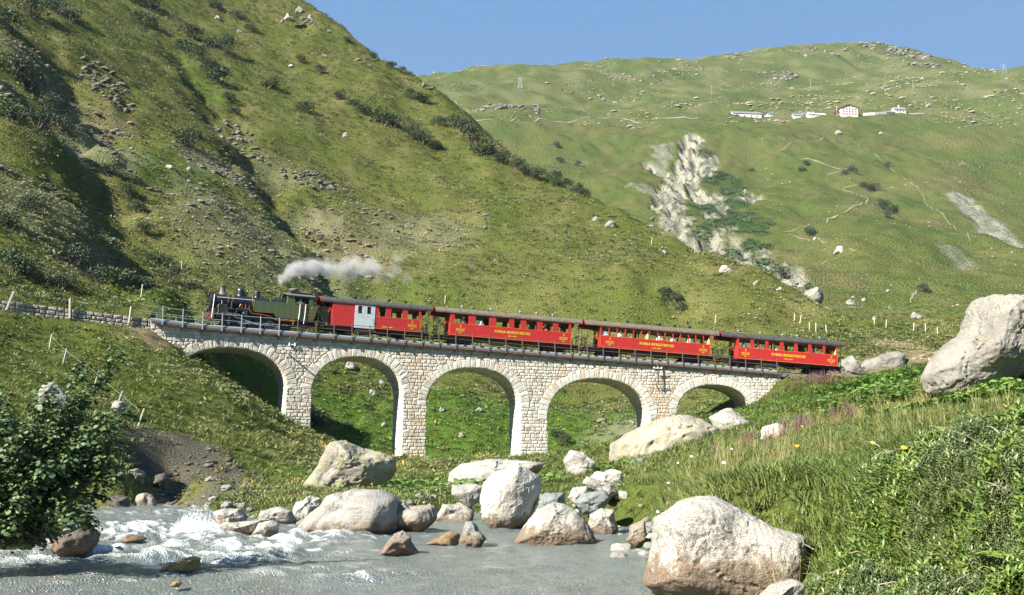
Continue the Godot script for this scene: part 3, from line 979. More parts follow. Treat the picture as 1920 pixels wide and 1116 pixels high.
func stone_tone(white: float) -> Color:
	var t := rng.randf()
	var c := Color(0.73, 0.71, 0.655).lerp(Color(0.55, 0.53, 0.485), t)
	if rng.randf() < 0.18:
		c = c.lerp(Color(0.55, 0.40, 0.24), 0.45)
	if rng.randf() < 0.15:
		c = c.lerp(Color(0.36, 0.35, 0.31), 0.6)
	return c.lerp(Color(0.80, 0.78, 0.73), white * rng.randf_range(0.5, 1.0))

# one dressed stone: outline on a surface, given by f(u, v, out) -> place
func stone(mb: MB, poly: PackedVector2Array, f: Callable, tone: Color, proud := 0.05) -> void:
	var c := Vector2.ZERO
	for p in poly:
		c += p
	c /= poly.size()
	var ccw := not Geometry2D.is_polygon_clockwise(poly)
	var a := []
	var b := []
	var low := []
	for p in poly:
		var q: Vector2 = c.lerp(p, 0.965) if p.distance_to(c) > 0.3 else c.lerp(p, 0.94)
		var inn: Vector2 = c.lerp(p, 0.78)
		low.append(f.call(q.x, q.y, -0.06))
		a.append(f.call(q.x, q.y, proud * rng.randf_range(0.25, 0.6)))
		b.append(f.call(inn.x + rng.randf_range(-0.02, 0.02), inn.y + rng.randf_range(-0.02, 0.02), proud * rng.randf_range(0.8, 1.5)))
	var top: Vector3 = f.call(c.x, c.y, proud * rng.randf_range(1.0, 1.7))
	mb.col = tone
	var m := poly.size()
	for i in m:
		var j := (i + 1) % m
		if not ccw:
			mb.quad(low[i], low[j], a[j], a[i])
			mb.quad(a[i], a[j], b[j], b[i])
			mb.tri(b[i], b[j], top)
		else:
			mb.quad(low[j], low[i], a[i], a[j])
			mb.quad(a[j], a[i], b[i], b[j])
			mb.tri(b[j], b[i], top)

func make_viaduct() -> void:
	masonry_bump = noise_tex(41, 0.05, 4, [], 256)
	m_stone = grain(vmat(0.92), noise_tex(42, 0.06, 4, [[0.0, Color(0.70, 0.68, 0.63)], [0.5, Color(0.93, 0.92, 0.90)], [1.0, Color(1, 1, 0.98)]], 256), 0.8, masonry_bump, 5.0)
	var m_mortar := grain(mat(Color(0.40, 0.375, 0.32), 0.95), null, 1.2, masonry_bump, 4.0)
	var root := thing("stone_viaduct", "pale stone viaduct of five round arches carrying the steam train", "viaduct")
	var wide := 4.0
	var sL := -32.2
	var sR := 26.9
	# ---- core: front, back, soffits and pier sides, a little behind the faces of the stones
	var core := MB.new()
	var step := 0.2
	var back := wide
	var spans := []
	for k in 5:
		spans.append([ARCHES[k][0] - ARCHES[k][1], ARCHES[k][0] + ARCHES[k][1]])
	var cuts := []
	var s := sL
	while s < sR:
		cuts.append(s)
		s += step
	cuts.append(sR)
	for k in 5:
		cuts.append(spans[k][0]); cuts.append(spans[k][1])
	cuts.sort()
	var low_of := func(q: float, k: int) -> float:
		if k >= 0:
			return maxf(ARCHES[k][3] - ARCHES[k][2], arch_y(k, q))
		return 0.5
	for i in cuts.size() - 1:
		var a: float = cuts[i]
		var b: float = cuts[i + 1]
		if b - a < 0.001:
			continue
		var k := -1
		for q in 5:
			if (a + b) * 0.5 > spans[q][0] and (a + b) * 0.5 < spans[q][1]:
				k = q
		var la: float = low_of.call(a, k)
		var lb: float = low_of.call(b, k)
		var ta := deck(a) - 0.16
		var tb := deck(b) - 0.16
		core.quad(on_line(a, ta, 0), on_line(b, tb, 0), on_line(b, lb, 0), on_line(a, la, 0))
		core.quad(on_line(b, tb, back), on_line(a, ta, back), on_line(a, la, back), on_line(b, lb, back))
		core.quad(on_line(a, ta, back), on_line(b, tb, back), on_line(b, tb, 0), on_line(a, ta, 0))
		if k >= 0:
			core.quad(on_line(a, la, 0), on_line(b, lb, 0), on_line(b, lb, back), on_line(a, la, back))
	for k in 5:
		for e in 2:
			var q: float = spans[k][e]
			var y1: float = ARCHES[k][3] - ARCHES[k][2]
			var A := on_line(q, y1, 0)
			var B := on_line(q, y1, back)
			var C := on_line(q, 0.5, back)
			var D := on_line(q, 0.5, 0)
			if e == 0:
				core.quad(A, B, C, D)
			else:
				core.quad(B, A, D, C)
	part("core", core.mesh(), m_mortar, root)
	# ---- the ring stones of each arch
	var face := func(u: float, v: float, o: float) -> Vector3: return on_line(u, v, -o)
	var blockers := []
	for k in 5:
		var pts := []
		var outer := []
		var n := 220
		for i in n + 1:
			var an := PI * (1.0 - float(i) / n)
			var cx := signf(cos(an)) * pow(absf(cos(an)), 2.0 / 2.2)
			var cy := pow(absf(sin(an)), 2.0 / 2.2)
			pts.append(Vector2(ARCHES[k][0] + cx * ARCHES[k][1], ARCHES[k][3] - ARCHES[k][2] + cy * ARCHES[k][2]))
		for i in n + 1:
			var t: Vector2 = (pts[mini(i + 1, n)] - pts[maxi(i - 1, 0)]).normalized()
			outer.append(pts[i] + Vector2(-t.y, t.x))
		var block := PackedVector2Array()
		block.append(Vector2(pts[0].x, 0.0))
		var last := 0
		var run := 0.0
		var goal := rng.randf_range(0.3, 0.46)
		for i in range(1, n + 1):
			run += pts[i].distance_to(pts[i - 1])
			if run >= goal or i == n:
				var L := rng.randf_range(0.72, 1.05)
				var p0: Vector2 = pts[last]
				var p1: Vector2 = pts[i]
				var o0: Vector2 = p0.lerp(outer[last], L)
				var o1: Vector2 = p1.lerp(outer[i], L * rng.randf_range(0.93, 1.07))
				if minf(p0.y, p1.y) > foot(p0.x) - 0.5:
					var mb := MB.new()
					stone(mb, PackedVector2Array([p0, p1, p1.lerp(o1, 0.55) , o1, o0, p0.lerp(o0, 0.5)]), face, stone_tone(0.15), 0.06)
					part("ring_stone", mb.mesh(), m_stone, root)
				if block.size() == 1:
					block.append(Vector2(p0.x - 0.001, p0.y))
				block.append(o0)
				block.append(o1)
				last = i
				run = 0.0
				goal = rng.randf_range(0.3, 0.46)
		block.append(pts[n])
		block.append(Vector2(pts[n].x, 0.0))
		blockers.append(block)
	# ---- coursed stones of piers and spandrels
	var found := []
	var y := 1.6
	while y < 14.0:
		var h := rng.randf_range(0.23, 0.37)
		s = sL + rng.randf_range(0.0, 0.4)
		while s < sR:
			var w := rng.randf_range(0.27, 0.70)
			if y + h > foot(s) - 0.3 and y < deck(s) - 0.5:
				var j := 0.035
				var r := PackedVector2Array([Vector2(s + rng.randf() * j, y + rng.randf() * j), Vector2(s + w * 0.5, y + rng.randf_range(-j, j)), Vector2(s + w - rng.randf() * j, y + rng.randf() * j), Vector2(s + w + rng.randf_range(-j, 0), y + h * 0.5), Vector2(s + w - rng.randf() * j, y + h - rng.randf() * j), Vector2(s + w * 0.5, y + h + rng.randf_range(-j, 0.3 * j)), Vector2(s + rng.randf() * j, y + h - rng.randf() * j)])
				var lid := PackedVector2Array([Vector2(s - 1, deck(s - 1) - 0.5), Vector2(s - 1, deck(s - 1) + 9), Vector2(s + 2, deck(s + 2) + 9), Vector2(s + 2, deck(s + 2) - 0.5)])
				var left := [r]
				for bl in blockers + [lid]:
					var nxt := []
					for q in left:
						for o in Geometry2D.clip_polygons(q, bl):
							if not Geometry2D.is_polygon_clockwise(o):
								nxt.append(o)
					left = nxt
				for q in left:
					var ar := 0.0
					for i in q.size():
						ar += q[i].cross(q[(i + 1) % q.size()]) * 0.5
					if absf(ar) > 0.022:
						found.append([absf(ar), q])
			s += w
		y += h
	# a course of flat stones under the footway
	s = sL
	while s < sR - 0.4:
		var w := rng.randf_range(0.6, 1.1)
		found.append([w * 0.33, PackedVector2Array([Vector2(s + 0.01, deck(s) - 0.49), Vector2(s + w - 0.01, deck(s + w) - 0.49), Vector2(s + w - 0.01, deck(s + w) - 0.18), Vector2(s + 0.01, deck(s) - 0.18)])])
		s += w
	found.sort_custom(func(a, b): return a[0] > b[0])
	var rest := MB.new()
	for i in found.size():
		var q: PackedVector2Array = found[i][1]
		var low := smoothstep(6.5, 3.0, q[0].y)
		var tone := stone_tone(0.25 * low)
		# rusty streaks run down the spandrels at two places
		for st in [[-8.9, 0.7], [5.0, 0.5], [15.3, 1.2], [12.0, 0.5]]:
			if absf(q[0].x - st[0]) < st[1] and rng.randf() < 0.6:
				tone = tone.lerp(Color(0.56, 0.40, 0.25), 0.5)
		if i < 300:
			var mb := MB.new()
			stone(mb, q, face, tone)
			part("stone", mb.mesh(), m_stone, root)
		else:
			stone(rest, q, face, tone)
	part("masonry", rest.mesh(), m_stone, root).set_meta("kind", "stuff")
	# ---- limewashed sides of the piers and the undersides of the arches
	var side := MB.new()
	for k in 5:
		for e in 2:
			var q: float = spans[k][e]
			var sg := 1.0 if e == 0 else -1.0
			var top: float = ARCHES[k][3] - ARCHES[k][2]
			var v := 1.0
			while v < top:
				var h := rng.randf_range(0.3, 0.42)
				h = minf(h, top - v) if top - v < 0.6 else h
				var u := rng.randf_range(-0.3, 0.0)
				while u < wide:
					var w := rng.randf_range(0.4, 0.9)
					var a := maxf(u, 0.0) + 0.01
					var b := minf(u + w, wide) - 0.01
					if v + h > foot(q) - 0.8 and b - a > 0.1:
						stone(side, PackedVector2Array([Vector2(a, v + 0.01), Vector2(b, v + 0.01), Vector2(b, v + h - 0.01), Vector2(a, v + h - 0.01)]), func(uu, vv, o): return on_line(q + sg * o, vv, uu if sg > 0 else uu), stone_tone(0.9), 0.025)
					u += w
				v += h
		var n := 34
		for i in n:
			var a0 := PI * (1.0 - float(i) / n)
			var a1 := PI * (1.0 - float(i + 1) / n)
			var P := func(an: float, o: float) -> Vector2:
				return Vector2(ARCHES[k][0] + signf(cos(an)) * pow(absf(cos(an)), 2.0 / 2.2) * (ARCHES[k][1] - o), ARCHES[k][3] - ARCHES[k][2] + pow(absf(sin(an)), 2.0 / 2.2) * (ARCHES[k][2] - o))
			var u := rng.randf_range(-0.5, 0.0)
			while u < wide:
				var w := rng.randf_range(0.5, 1.1)
				var a := maxf(u, 0.0) + 0.012
				var b := minf(u + w, wide) - 0.012
				if b - a > 0.1:
					stone(side, PackedVector2Array([Vector2(a, 0.03), Vector2(b, 0.03), Vector2(b, 0.97), Vector2(a, 0.97)]), func(uu, vv, o):
						var p: Vector2 = P.call(lerpf(a0, a1, vv), o)
						return on_line(p.x, p.y, uu), stone_tone(0.5), 0.03)
				u += w
	part("lining_stones", side.mesh(), m_stone, root).set_meta("kind", "stuff")
	make_footway()
	make_track()

func make_footway() -> void:
	var m_zinc := grain(mat(Color(0.40, 0.45, 0.48), 0.45, 0.35), noise_tex(45, 0.05, 3, [[0.0, Color(0.75, 0.75, 0.75)], [1.0, Color.WHITE]], 128), 0.7)
	var m_rust := grain(mat(Color(0.17, 0.115, 0.10), 0.7, 0.1), noise_tex(46, 0.05, 4, [[0.0, Color(0.55, 0.5, 0.48)], [0.6, Color(0.9, 0.85, 0.85)], [1.0, Color(1, 0.85, 0.7)]], 128), 0.9)
	var m_dark := mat(Color(0.03, 0.03, 0.03), 0.6)
	var root := thing("footway", "narrow steel footway with grey cable duct along the viaduct edge", "footway")
	var a := -32.2
	var b := 27.0
	var plate := MB.new()
	var duct := []
	var beam := MB.new()
	var s := a
	while s < b - 0.01:
		var e := minf(s + 1.61, b)
		plate.bar(on_line(s, deck(s) - 0.17, -0.14), on_line(e, deck(e) - 0.17, -0.14), 0.50, 0.05)
		beam.bar(on_line(s + 0.004, deck(s) - 0.30, -0.36), on_line(e - 0.004, deck(e) - 0.30, -0.36), 0.07, 0.20, Vector3.UP, 0.01)
		s = e
	s = a
	while s <= b:
		duct.append(on_line(s, deck(s) - 0.06, -0.24))
		s += 1.0
	part("floor_plate", plate.mesh(), m_zinc, root)
	part("edge_beam", beam.mesh(), m_rust, root)
	var dm := MB.new()
	dm.tube(duct, 0.125, 10)
	part("cable_duct", dm.mesh(), m_zinc, root)
	var br := MB.new()
	var cl := MB.new()
	for i in 37:
		s = -31.3 + i * 1.61
		br.bar(on_line(s, deck(s) - 0.26, 0.0), on_line(s, deck(s) - 0.26, -0.33), 0.08, 0.08)
		br.bar(on_line(s, deck(s) - 0.75, 0.02), on_line(s, deck(s) - 0.34, -0.30), 0.06, 0.06)
		if i > 10:
			var p := on_line(s + 0.8, deck(s + 0.8) - 0.06, -0.24)
			cl.box(Transform3D(axes(s), p), Vector3(0.09, 0.26, 0.26), 0.02)
			cl.box(Transform3D(axes(s), p + Vector3(0.12, 0.10, 0)), Vector3(0.25, 0.05, 0.30), 0.01)
	part("brackets", br.mesh(), m_rust, root)
	part("duct_clamps", cl.mesh(), m_dark, root)
	# railings
	for side in 2:
		var off := -0.44 if side == 0 else 4.15
		var r := thing("footway_railing", ["steel post and rail fence along the near edge of viaduct", "grey steel railing along the far edge of viaduct behind the train"][side], "railing")
		for zinc in 2:
			var post := MB.new()
			post.box(Transform3D(Basis(), Vector3(0, 0.33, 0)), Vector3(0.085, 1.6, 0.075), 0.012)
			post.box(Transform3D(Basis(), Vector3(0, -0.32, 0.05)), Vector3(0.12, 0.22, 0.03), 0.008)
			var pm := post.mesh()
			for i in 37:
				if (i < 7) != (zinc == 0):
					continue
				s = -31.3 + i * 1.61
				var o := part("post", pm, m_zinc if (i < 7 or side == 1) else m_rust, r)
				o.transform = Transform3D(axes(s) * Basis(Vector3.BACK, rng.randf_range(-0.012, 0.012)), on_line(s, deck(s), off))
		for hgt in [1.03, 0.52]:
			for half in 2:
				var path := []
				s = a - 0.8 if half == 0 else -20.9
				var e := -20.9 if half == 0 else b
				while s <= e + 0.01:
					path.append(on_line(s, deck(s) + hgt + rng.randf_range(-0.008, 0.008), off + (0.05 if side == 0 else -0.05)))
					s += (e - (a - 0.8 if half == 0 else -20.9)) / 16.0
				var t := MB.new()
				t.tube(path, 0.028, 6)
				part("rail", t.mesh(), m_zinc if half == 0 or side == 1 else m_rust, r)
	# the pole on the wall and the two insulators
	var pole := thing("cable_pole", "rusty cable pole with white insulators fixed to the viaduct wall", "pole")
	var top := Vector2(14.39, 11.89)
	var pm := MB.new()
	pm.bar(on_line(top.x, top.y + 0.1, -0.50), on_line(top.x + 0.02, top.y - 2.1, -0.50), 0.10, 0.10, Vector3.BACK, 0.015)
	part("post", pm.mesh(), m_rust, pole)
	var ar := MB.new()
	ar.bar(on_line(top.x - 0.55, top.y - 2.0, -0.54), on_line(top.x + 0.1, top.y - 2.0, 0.05), 0.06, 0.06)
	part("bracket", ar.mesh(), m_rust, pole)
	ar = MB.new()
	ar.bar(on_line(top.x, top.y - 0.9, -0.5), on_line(top.x, top.y - 0.9, 0.05), 0.05, 0.05)
	part("bracket", ar.mesh(), m_rust, pole)
	var m_white := mat(Color(0.75, 0.76, 0.76), 0.3)
	for y in [-0.45, -1.72]:
		var ins := MB.new()
		ins.bar(on_line(top.x - 0.40, top.y + y, -0.6), on_line(top.x + 0.40, top.y + y, -0.6), 0.05, 0.06)
		for x in [-0.38, 0.0, 0.38]:
			ins.lathe(Transform3D(Basis(), on_line(top.x + x, top.y + y - 0.04, -0.6)), [Vector2(0.0, 0.16), Vector2(0.05, 0.15), Vector2(0.07, 0.05), Vector2(0.05, 0.0), Vector2(0, 0)], 8)
		part("insulator", ins.mesh(), m_white if y > -1 else m_dark, pole)
	for k in 2:
		var q: Vector2 = [Vector2(-20.45, 13.22), Vector2(-20.42, 12.52)][k]
		var bk := thing("insulator_bracket", ["upper white insulator pair on viaduct wall above first pier", "lower white insulator pair on viaduct wall above first pier"][k], "bracket")
		var ins := MB.new()
		ins.bar(on_line(q.x - 0.28, q.y, -0.22), on_line(q.x + 0.28, q.y, -0.22), 0.06, 0.07)
		for x in [-0.24, 0.24]:
			ins.lathe(Transform3D(Basis(), on_line(q.x + x, q.y - 0.14, -0.22)), [Vector2(0.0, 0.3), Vector2(0.06, 0.28), Vector2(0.08, 0.1), Vector2(0.06, 0.0), Vector2(0, 0)], 8)
		part("insulator", ins.mesh(), m_white, bk)
		var st := MB.new()
		st.bar(on_line(q.x, q.y, -0.25), on_line(q.x, q.y, 0.05), 0.06, 0.06)
		part("stem", st.mesh(), m_rust, bk)
	var lone := MB.new()
	var q := Vector2(-20.67, 11.66)
	lone.bar(on_line(q.x, q.y, 0.02), on_line(q.x, q.y, -1.35), 0.09, 0.09)
	tag(obj("iron_arm", lone.mesh(), m_rust), "rusty iron arm sticking out of viaduct wall above first pier", "iron arm")

var m_steel: StandardMaterial3D

func make_track() -> void:
	var m_rail := mat(Color(0.14, 0.085, 0.06), 0.55, 0.3)
	m_steel = mat(Color(0.35, 0.34, 0.33), 0.3, 0.8)
	var m_wood := grain(mat(Color(0.10, 0.075, 0.055), 0.9), null, 1.0, masonry_bump, 4.0)
	var m_ballast := grain(mat(Color(0.28, 0.25, 0.22), 0.95), noise_tex(47, 0.12, 3, [[0.0, Color(0.3, 0.28, 0.26)], [1.0, Color.WHITE]], 256), 0.6, masonry_bump, 9.0)
	# ballast bed with sloping shoulders
	var bed := MB.new()
	var s := -90.0
	while s < 70.0:
		var e := s + 1.0
		var prof := [Vector2(0.25, -0.55), Vector2(0.75, -0.06), Vector2(3.25, -0.06), Vector2(3.8, -0.55)]
		for i in 3:
			var p: Vector2 = prof[i]
			var q: Vector2 = prof[i + 1]
			bed.quad(on_line(s, deck(s) + q.y, q.x), on_line(e, deck(e) + q.y, q.x), on_line(e, deck(e) + p.y, p.x), on_line(s, deck(s) + p.y, p.x))
		s = e
	tag(obj("track_bed", bed.mesh(), m_ballast), "stone ballast bed of the single railway track", "", "", "structure")
	var root := thing("railway_track", "rusty narrow railway track with central rack rail on wooden sleepers", "railway track")
	for off in [1.5, 2.5]:
		var rail := MB.new()
		s = -90.0
		while s < 70.0:
			rail.bar(on_line(s, deck(s) + 0.085, off), on_line(s + 2.0, deck(s + 2.0) + 0.085, off), 0.065, 0.13)
			s += 2.0
		part("rail", rail.mesh(), m_rail, root)
	var rack := MB.new()
	s = -90.0
	while s < 70.0:
		rack.bar(on_line(s, deck(s) + 0.10, 2.0), on_line(s + 2.0, deck(s + 2.0) + 0.10, 2.0), 0.10, 0.16)
		s += 2.0
	part("rack_rail", rack.mesh(), m_rail, root)
	var sl := MB.new()
	sl.box(Transform3D(), Vector3(0.22, 0.16, 1.8), 0.02)
	var slm := sl.mesh()
	s = -74.0
	while s < 58.0:
		var o := part("sleeper", slm, m_wood, root)
		o.transform = Transform3D(axes(s, true), on_line(s, deck(s) - 0.075, 2.0))
		s += 0.75
	# the retaining wall on the left, laid of rough stones
	var wall := thing("retaining_wall", "low grey dry stone wall holding up the track left of viaduct", "wall")
	var st := MB.new()
	var nst := 0
	for row in 3:
		s = -78.0 + row * 0.3
		while s < -32.3:
			var w := rng.randf_range(0.35, 0.85)
			var y0 := -0.95 + row * 0.32
			var mb := MB.new() if nst < 290 and s > -52.0 else st
			var tone := Color(0.42, 0.41, 0.38).lerp(Color(0.30, 0.29, 0.27), rng.randf()).lerp(Color(0.5, 0.42, 0.3), 0.3 * rng.randf())
			stone(mb, PackedVector2Array([Vector2(s, y0 + rng.randf() * 0.04), Vector2(s + w - 0.03, y0 + rng.randf() * 0.04), Vector2(s + w - 0.02, y0 + 0.30), Vector2(s + w * 0.5, y0 + 0.27 + rng.randf() * 0.07), Vector2(s + 0.01, y0 + 0.29)]), func(u, v, o): return on_line(u, deck(u) + v, 0.1 - o), tone, 0.08)
			if mb != st:
				part("stone", mb.mesh(), m_stone, wall)
				nst += 1
			s += w
	part("far_stones", st.mesh(), m_stone, wall).set_meta("kind", "stuff")
	var cw := MB.new()
	s = -90.0
	while s < -32.3:
		var e := minf(s + 1.0, -32.25)
		cw.quad(on_line(s, deck(s) + 0.02, 0.13), on_line(e, deck(e) + 0.02, 0.13), on_line(e, deck(e) - 1.6, 0.05), on_line(s, deck(s) - 1.6, 0.05))
		cw.quad(on_line(s, deck(s) + 0.02, 0.75), on_line(e, deck(e) + 0.02, 0.75), on_line(e, deck(e) + 0.02, 0.13), on_line(s, deck(s) + 0.02, 0.13))
		s = e
	part("core", cw.mesh(), m_ballast, wall)

# ---------------------------------------------------------------- boulders
var ico_cache := {}
func ico(level: int) -> Array:
	if ico_cache.has(level):
		return ico_cache[level]
	var t := (1.0 + sqrt(5.0)) / 2.0
	var v := PackedVector3Array()
	for p in [Vector3(-1, t, 0), Vector3(1, t, 0), Vector3(-1, -t, 0), Vector3(1, -t, 0), Vector3(0, -1, t), Vector3(0, 1, t), Vector3(0, -1, -t), Vector3(0, 1, -t), Vector3(t, 0, -1), Vector3(t, 0, 1), Vector3(-t, 0, -1), Vector3(-t, 0, 1)]:
		v.append(p.normalized())
	var f := PackedInt32Array([0, 11, 5, 0, 5, 1, 0, 1, 7, 0, 7, 10, 0, 10, 11, 1, 5, 9, 5, 11, 4, 11, 10, 2, 10, 7, 6, 7, 1, 8, 3, 9, 4, 3, 4, 2, 3, 2, 6, 3, 6, 8, 3, 8, 9, 4, 9, 5, 2, 4, 11, 6, 2, 10, 8, 6, 7, 9, 8, 1])
	for l in level:
		var mids := {}
		var g := PackedInt32Array()
		for i in range(0, f.size(), 3):
			var m := [0, 0, 0]
			for k in 3:
				var a := f[i + k]
				var b := f[i + (k + 1) % 3]
				var key := mini(a, b) * 100000 + maxi(a, b)
				if not mids.has(key):
					mids[key] = v.size()
					v.append((v[a] + v[b]).normalized())
				m[k] = mids[key]
			for q in [f[i], m[0], m[2], f[i + 1], m[1], m[0], f[i + 2], m[2], m[1], m[0], m[1], m[2]]:
				g.append(q)
		f = g
	# front faces run clockwise
	for i in range(0, f.size(), 3):
		var s := f[i + 1]
		f[i + 1] = f[i + 2]
		f[i + 2] = s
	ico_cache[level] = [v, f]
	return ico_cache[level]

var n_r1 := fnl(51, 1.0, 4)
var n_r2 := fnl(52, 1.0, 3, FastNoiseLite.TYPE_CELLULAR)
var n_crack := fnl(58, 1.0, 2, FastNoiseLite.TYPE_CELLULAR)
var m_rock: StandardMaterial3D
var m_rock_fine: StandardMaterial3D

# colours of the stone: base, second tone, lichen share, dark specks, waterline height (brown stain below it)
const ROCK := {
	"white": [Color(0.60, 0.58, 0.53), Color(0.48, 0.46, 0.42), 0.0, 0.35],
	"granite": [Color(0.52, 0.50, 0.45), Color(0.33, 0.32, 0.30), 0.0, 0.75],
	"lichen": [Color(0.47, 0.44, 0.36), Color(0.27, 0.26, 0.235), 0.75, 0.6],
	"huge": [Color(0.34, 0.33, 0.295), Color(0.20, 0.195, 0.175), 0.25, 0.55],
	"grey": [Color(0.42, 0.41, 0.385), Color(0.29, 0.28, 0.265), 0.1, 0.4],
	"brown": [Color(0.38, 0.34, 0.29), Color(0.25, 0.21, 0.17), 0.0, 0.4],
	"blue": [Color(0.27, 0.31, 0.31), Color(0.20, 0.22, 0.22), 0.0, 0.2],
	"gold": [Color(0.42, 0.31, 0.13), Color(0.26, 0.18, 0.08), 0.0, 0.3],
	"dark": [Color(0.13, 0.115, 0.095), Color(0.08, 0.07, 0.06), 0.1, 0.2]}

# a boulder whose outline, seen from the river, is given; deep is its half depth
func boulder_mesh(outline: PackedVector2Array, deep: float, style: String, sd: int, level: int, rough: float, wet := -99.0, cy := 0.0) -> ArrayMesh:
	var base: Array = ico(level)
	var src: PackedVector3Array = base[0]
	var v := PackedVector3Array()
	var c := PackedColorArray()
	v.resize(src.size())
	c.resize(src.size())
	var m := outline.size()
	var size := 0.0
	for p in outline:
		size = maxf(size, p.length())
	var off := Vector3(sd * 7.3, sd * 3.1, sd * 1.7)
	var look: Array = ROCK[style]
	# flat broken faces: planes that cut the rounded mass
	var rg := RandomNumberGenerator.new()
	rg.seed = sd * 977 + 5
	var cuts := []
	for k in 13:
		var zz := rg.randf_range(0.30, 1.0) * (1.0 if rg.randf() < 0.7 else -1.0)
		var an := rg.randf() * TAU
		var nn := Vector3(cos(an) * sqrt(1.0 - zz * zz), sin(an) * sqrt(1.0 - zz * zz), zz)
		cuts.append([nn, rg.randf_range(0.52, 0.86)])
	for i in src.size():
		var q := src[i]
		var a := Vector2(q.x, q.y)
		var rho := a.length()
		var R := size
		if rho > 1e-4:
			var d := a / rho
			var best := 0.0
			for k in m:
				var p0 := outline[k]
				var e := outline[(k + 1) % m] - p0
				var den := d.cross(e)
				if absf(den) < 1e-9:
					continue
				var t := p0.cross(e) / den
				var u := p0.cross(d) / den
				if t > 0.0 and u >= -1e-4 and u <= 1.0001:
					best = maxf(best, t)
			R = best
		var pr := pow(rho, 0.82)
		var w := Vector3(a.x / maxf(rho, 1e-4) * R * pr, a.y / maxf(rho, 1e-4) * R * pr, signf(q.z) * pow(absf(q.z), 0.75) * deep)
		var unit := Vector3(a.x, a.y, q.z)
		for ct in cuts:
			var over: float = unit.dot(ct[0]) - ct[1]
			if over > 0.0:
				unit -= ct[0] * over * 0.92 * minf(rough, 1.0)
		w *= unit.length()
		var f := w / size * 1.3 + off
		# broad facets, then breaks and pits
		var cell := n_r2.get_noise_3dv(f * 0.75)
		var k1 := n_r1.get_noise_3dv(f * 0.9)
		var k2 := n_r1.get_noise_3dv(f * 4.5 + off)
		var crack := n_r2.get_noise_3dv(f * 2.3 + off)
		var kk := (cell * 0.5 + k1 * 0.6) * 0.20 * rough * (1.0 - 0.75 * rho) + k2 * 0.03 * rough + minf(crack + 0.55, 0.0) * 0.05 * rough - smoothstep(-0.90, -1.0, n_crack.get_noise_3dv(f * 1.25 + Vector3(k1, k2, k1) * 0.5)) * 0.035 + n_r1.get_noise_3dv(f * 14.0) * 0.012 * rough
		v[i] = w + q * size * kk
		var col: Color = look[0].lerp(look[1], clampf(0.35 + k1 * 0.9 + n_r1.get_noise_3dv(f * 2.2 - off) * 0.7, 0.0, 1.0))
		var lich := n_r1.get_noise_3dv(f * 3.3 + off * 2.0) + 0.5 * n_r1.get_noise_3dv(f * 11.0)
		if look[2] > 0.0:
			col = col.lerp(Color(0.43, 0.42, 0.20), clampf((lich + look[2] - 0.80) * 3.0, 0.0, 0.62))
		var sp := n_r1.get_noise_3dv(f * 20.0 + off)
		col = col.lerp(Color(0.10, 0.095, 0.085), clampf((sp + 0.4 * lich - 0.20) * 4.0, 0.0, 0.8) * look[3])
		var hgt := cy + v[i].y
		if wet > -50.0 and hgt < wet + 0.8:
			# brown weed and wet stain where the river washes the stone
			var edge := wet + 0.22 + 0.30 * lich + 0.2 * sp
			col = col.lerp(Color(0.17, 0.105, 0.062).lerp(Color(0.22, 0.16, 0.10), clampf(0.5 + sp * 2.0, 0.0, 1.0)), smoothstep(edge + 0.10, edge - 0.10, hgt) * 0.85)
		c[i] = col
	return smooth_mesh(v, base[1], c)

func boulder(label: String, o: Vector3, outline: PackedVector2Array, deep: float, style: String, sd: int, level := 4, rough := 1.0, wet := -99.0, group := "", called := "boulder") -> Node3D:
	var sunk := outline.duplicate()
	if style != "huge":
		for i in sunk.size():
			if sunk[i].y < 0.0:
				sunk[i].y *= 1.4
	outline = sunk
	var n := obj(numbered(called), boulder_mesh(outline, deep, style, sd, level, rough, wet, o.y), m_rock)
	n.position = o
	return tag(n, label, "boulder" if called == "boulder" else "rock", group)

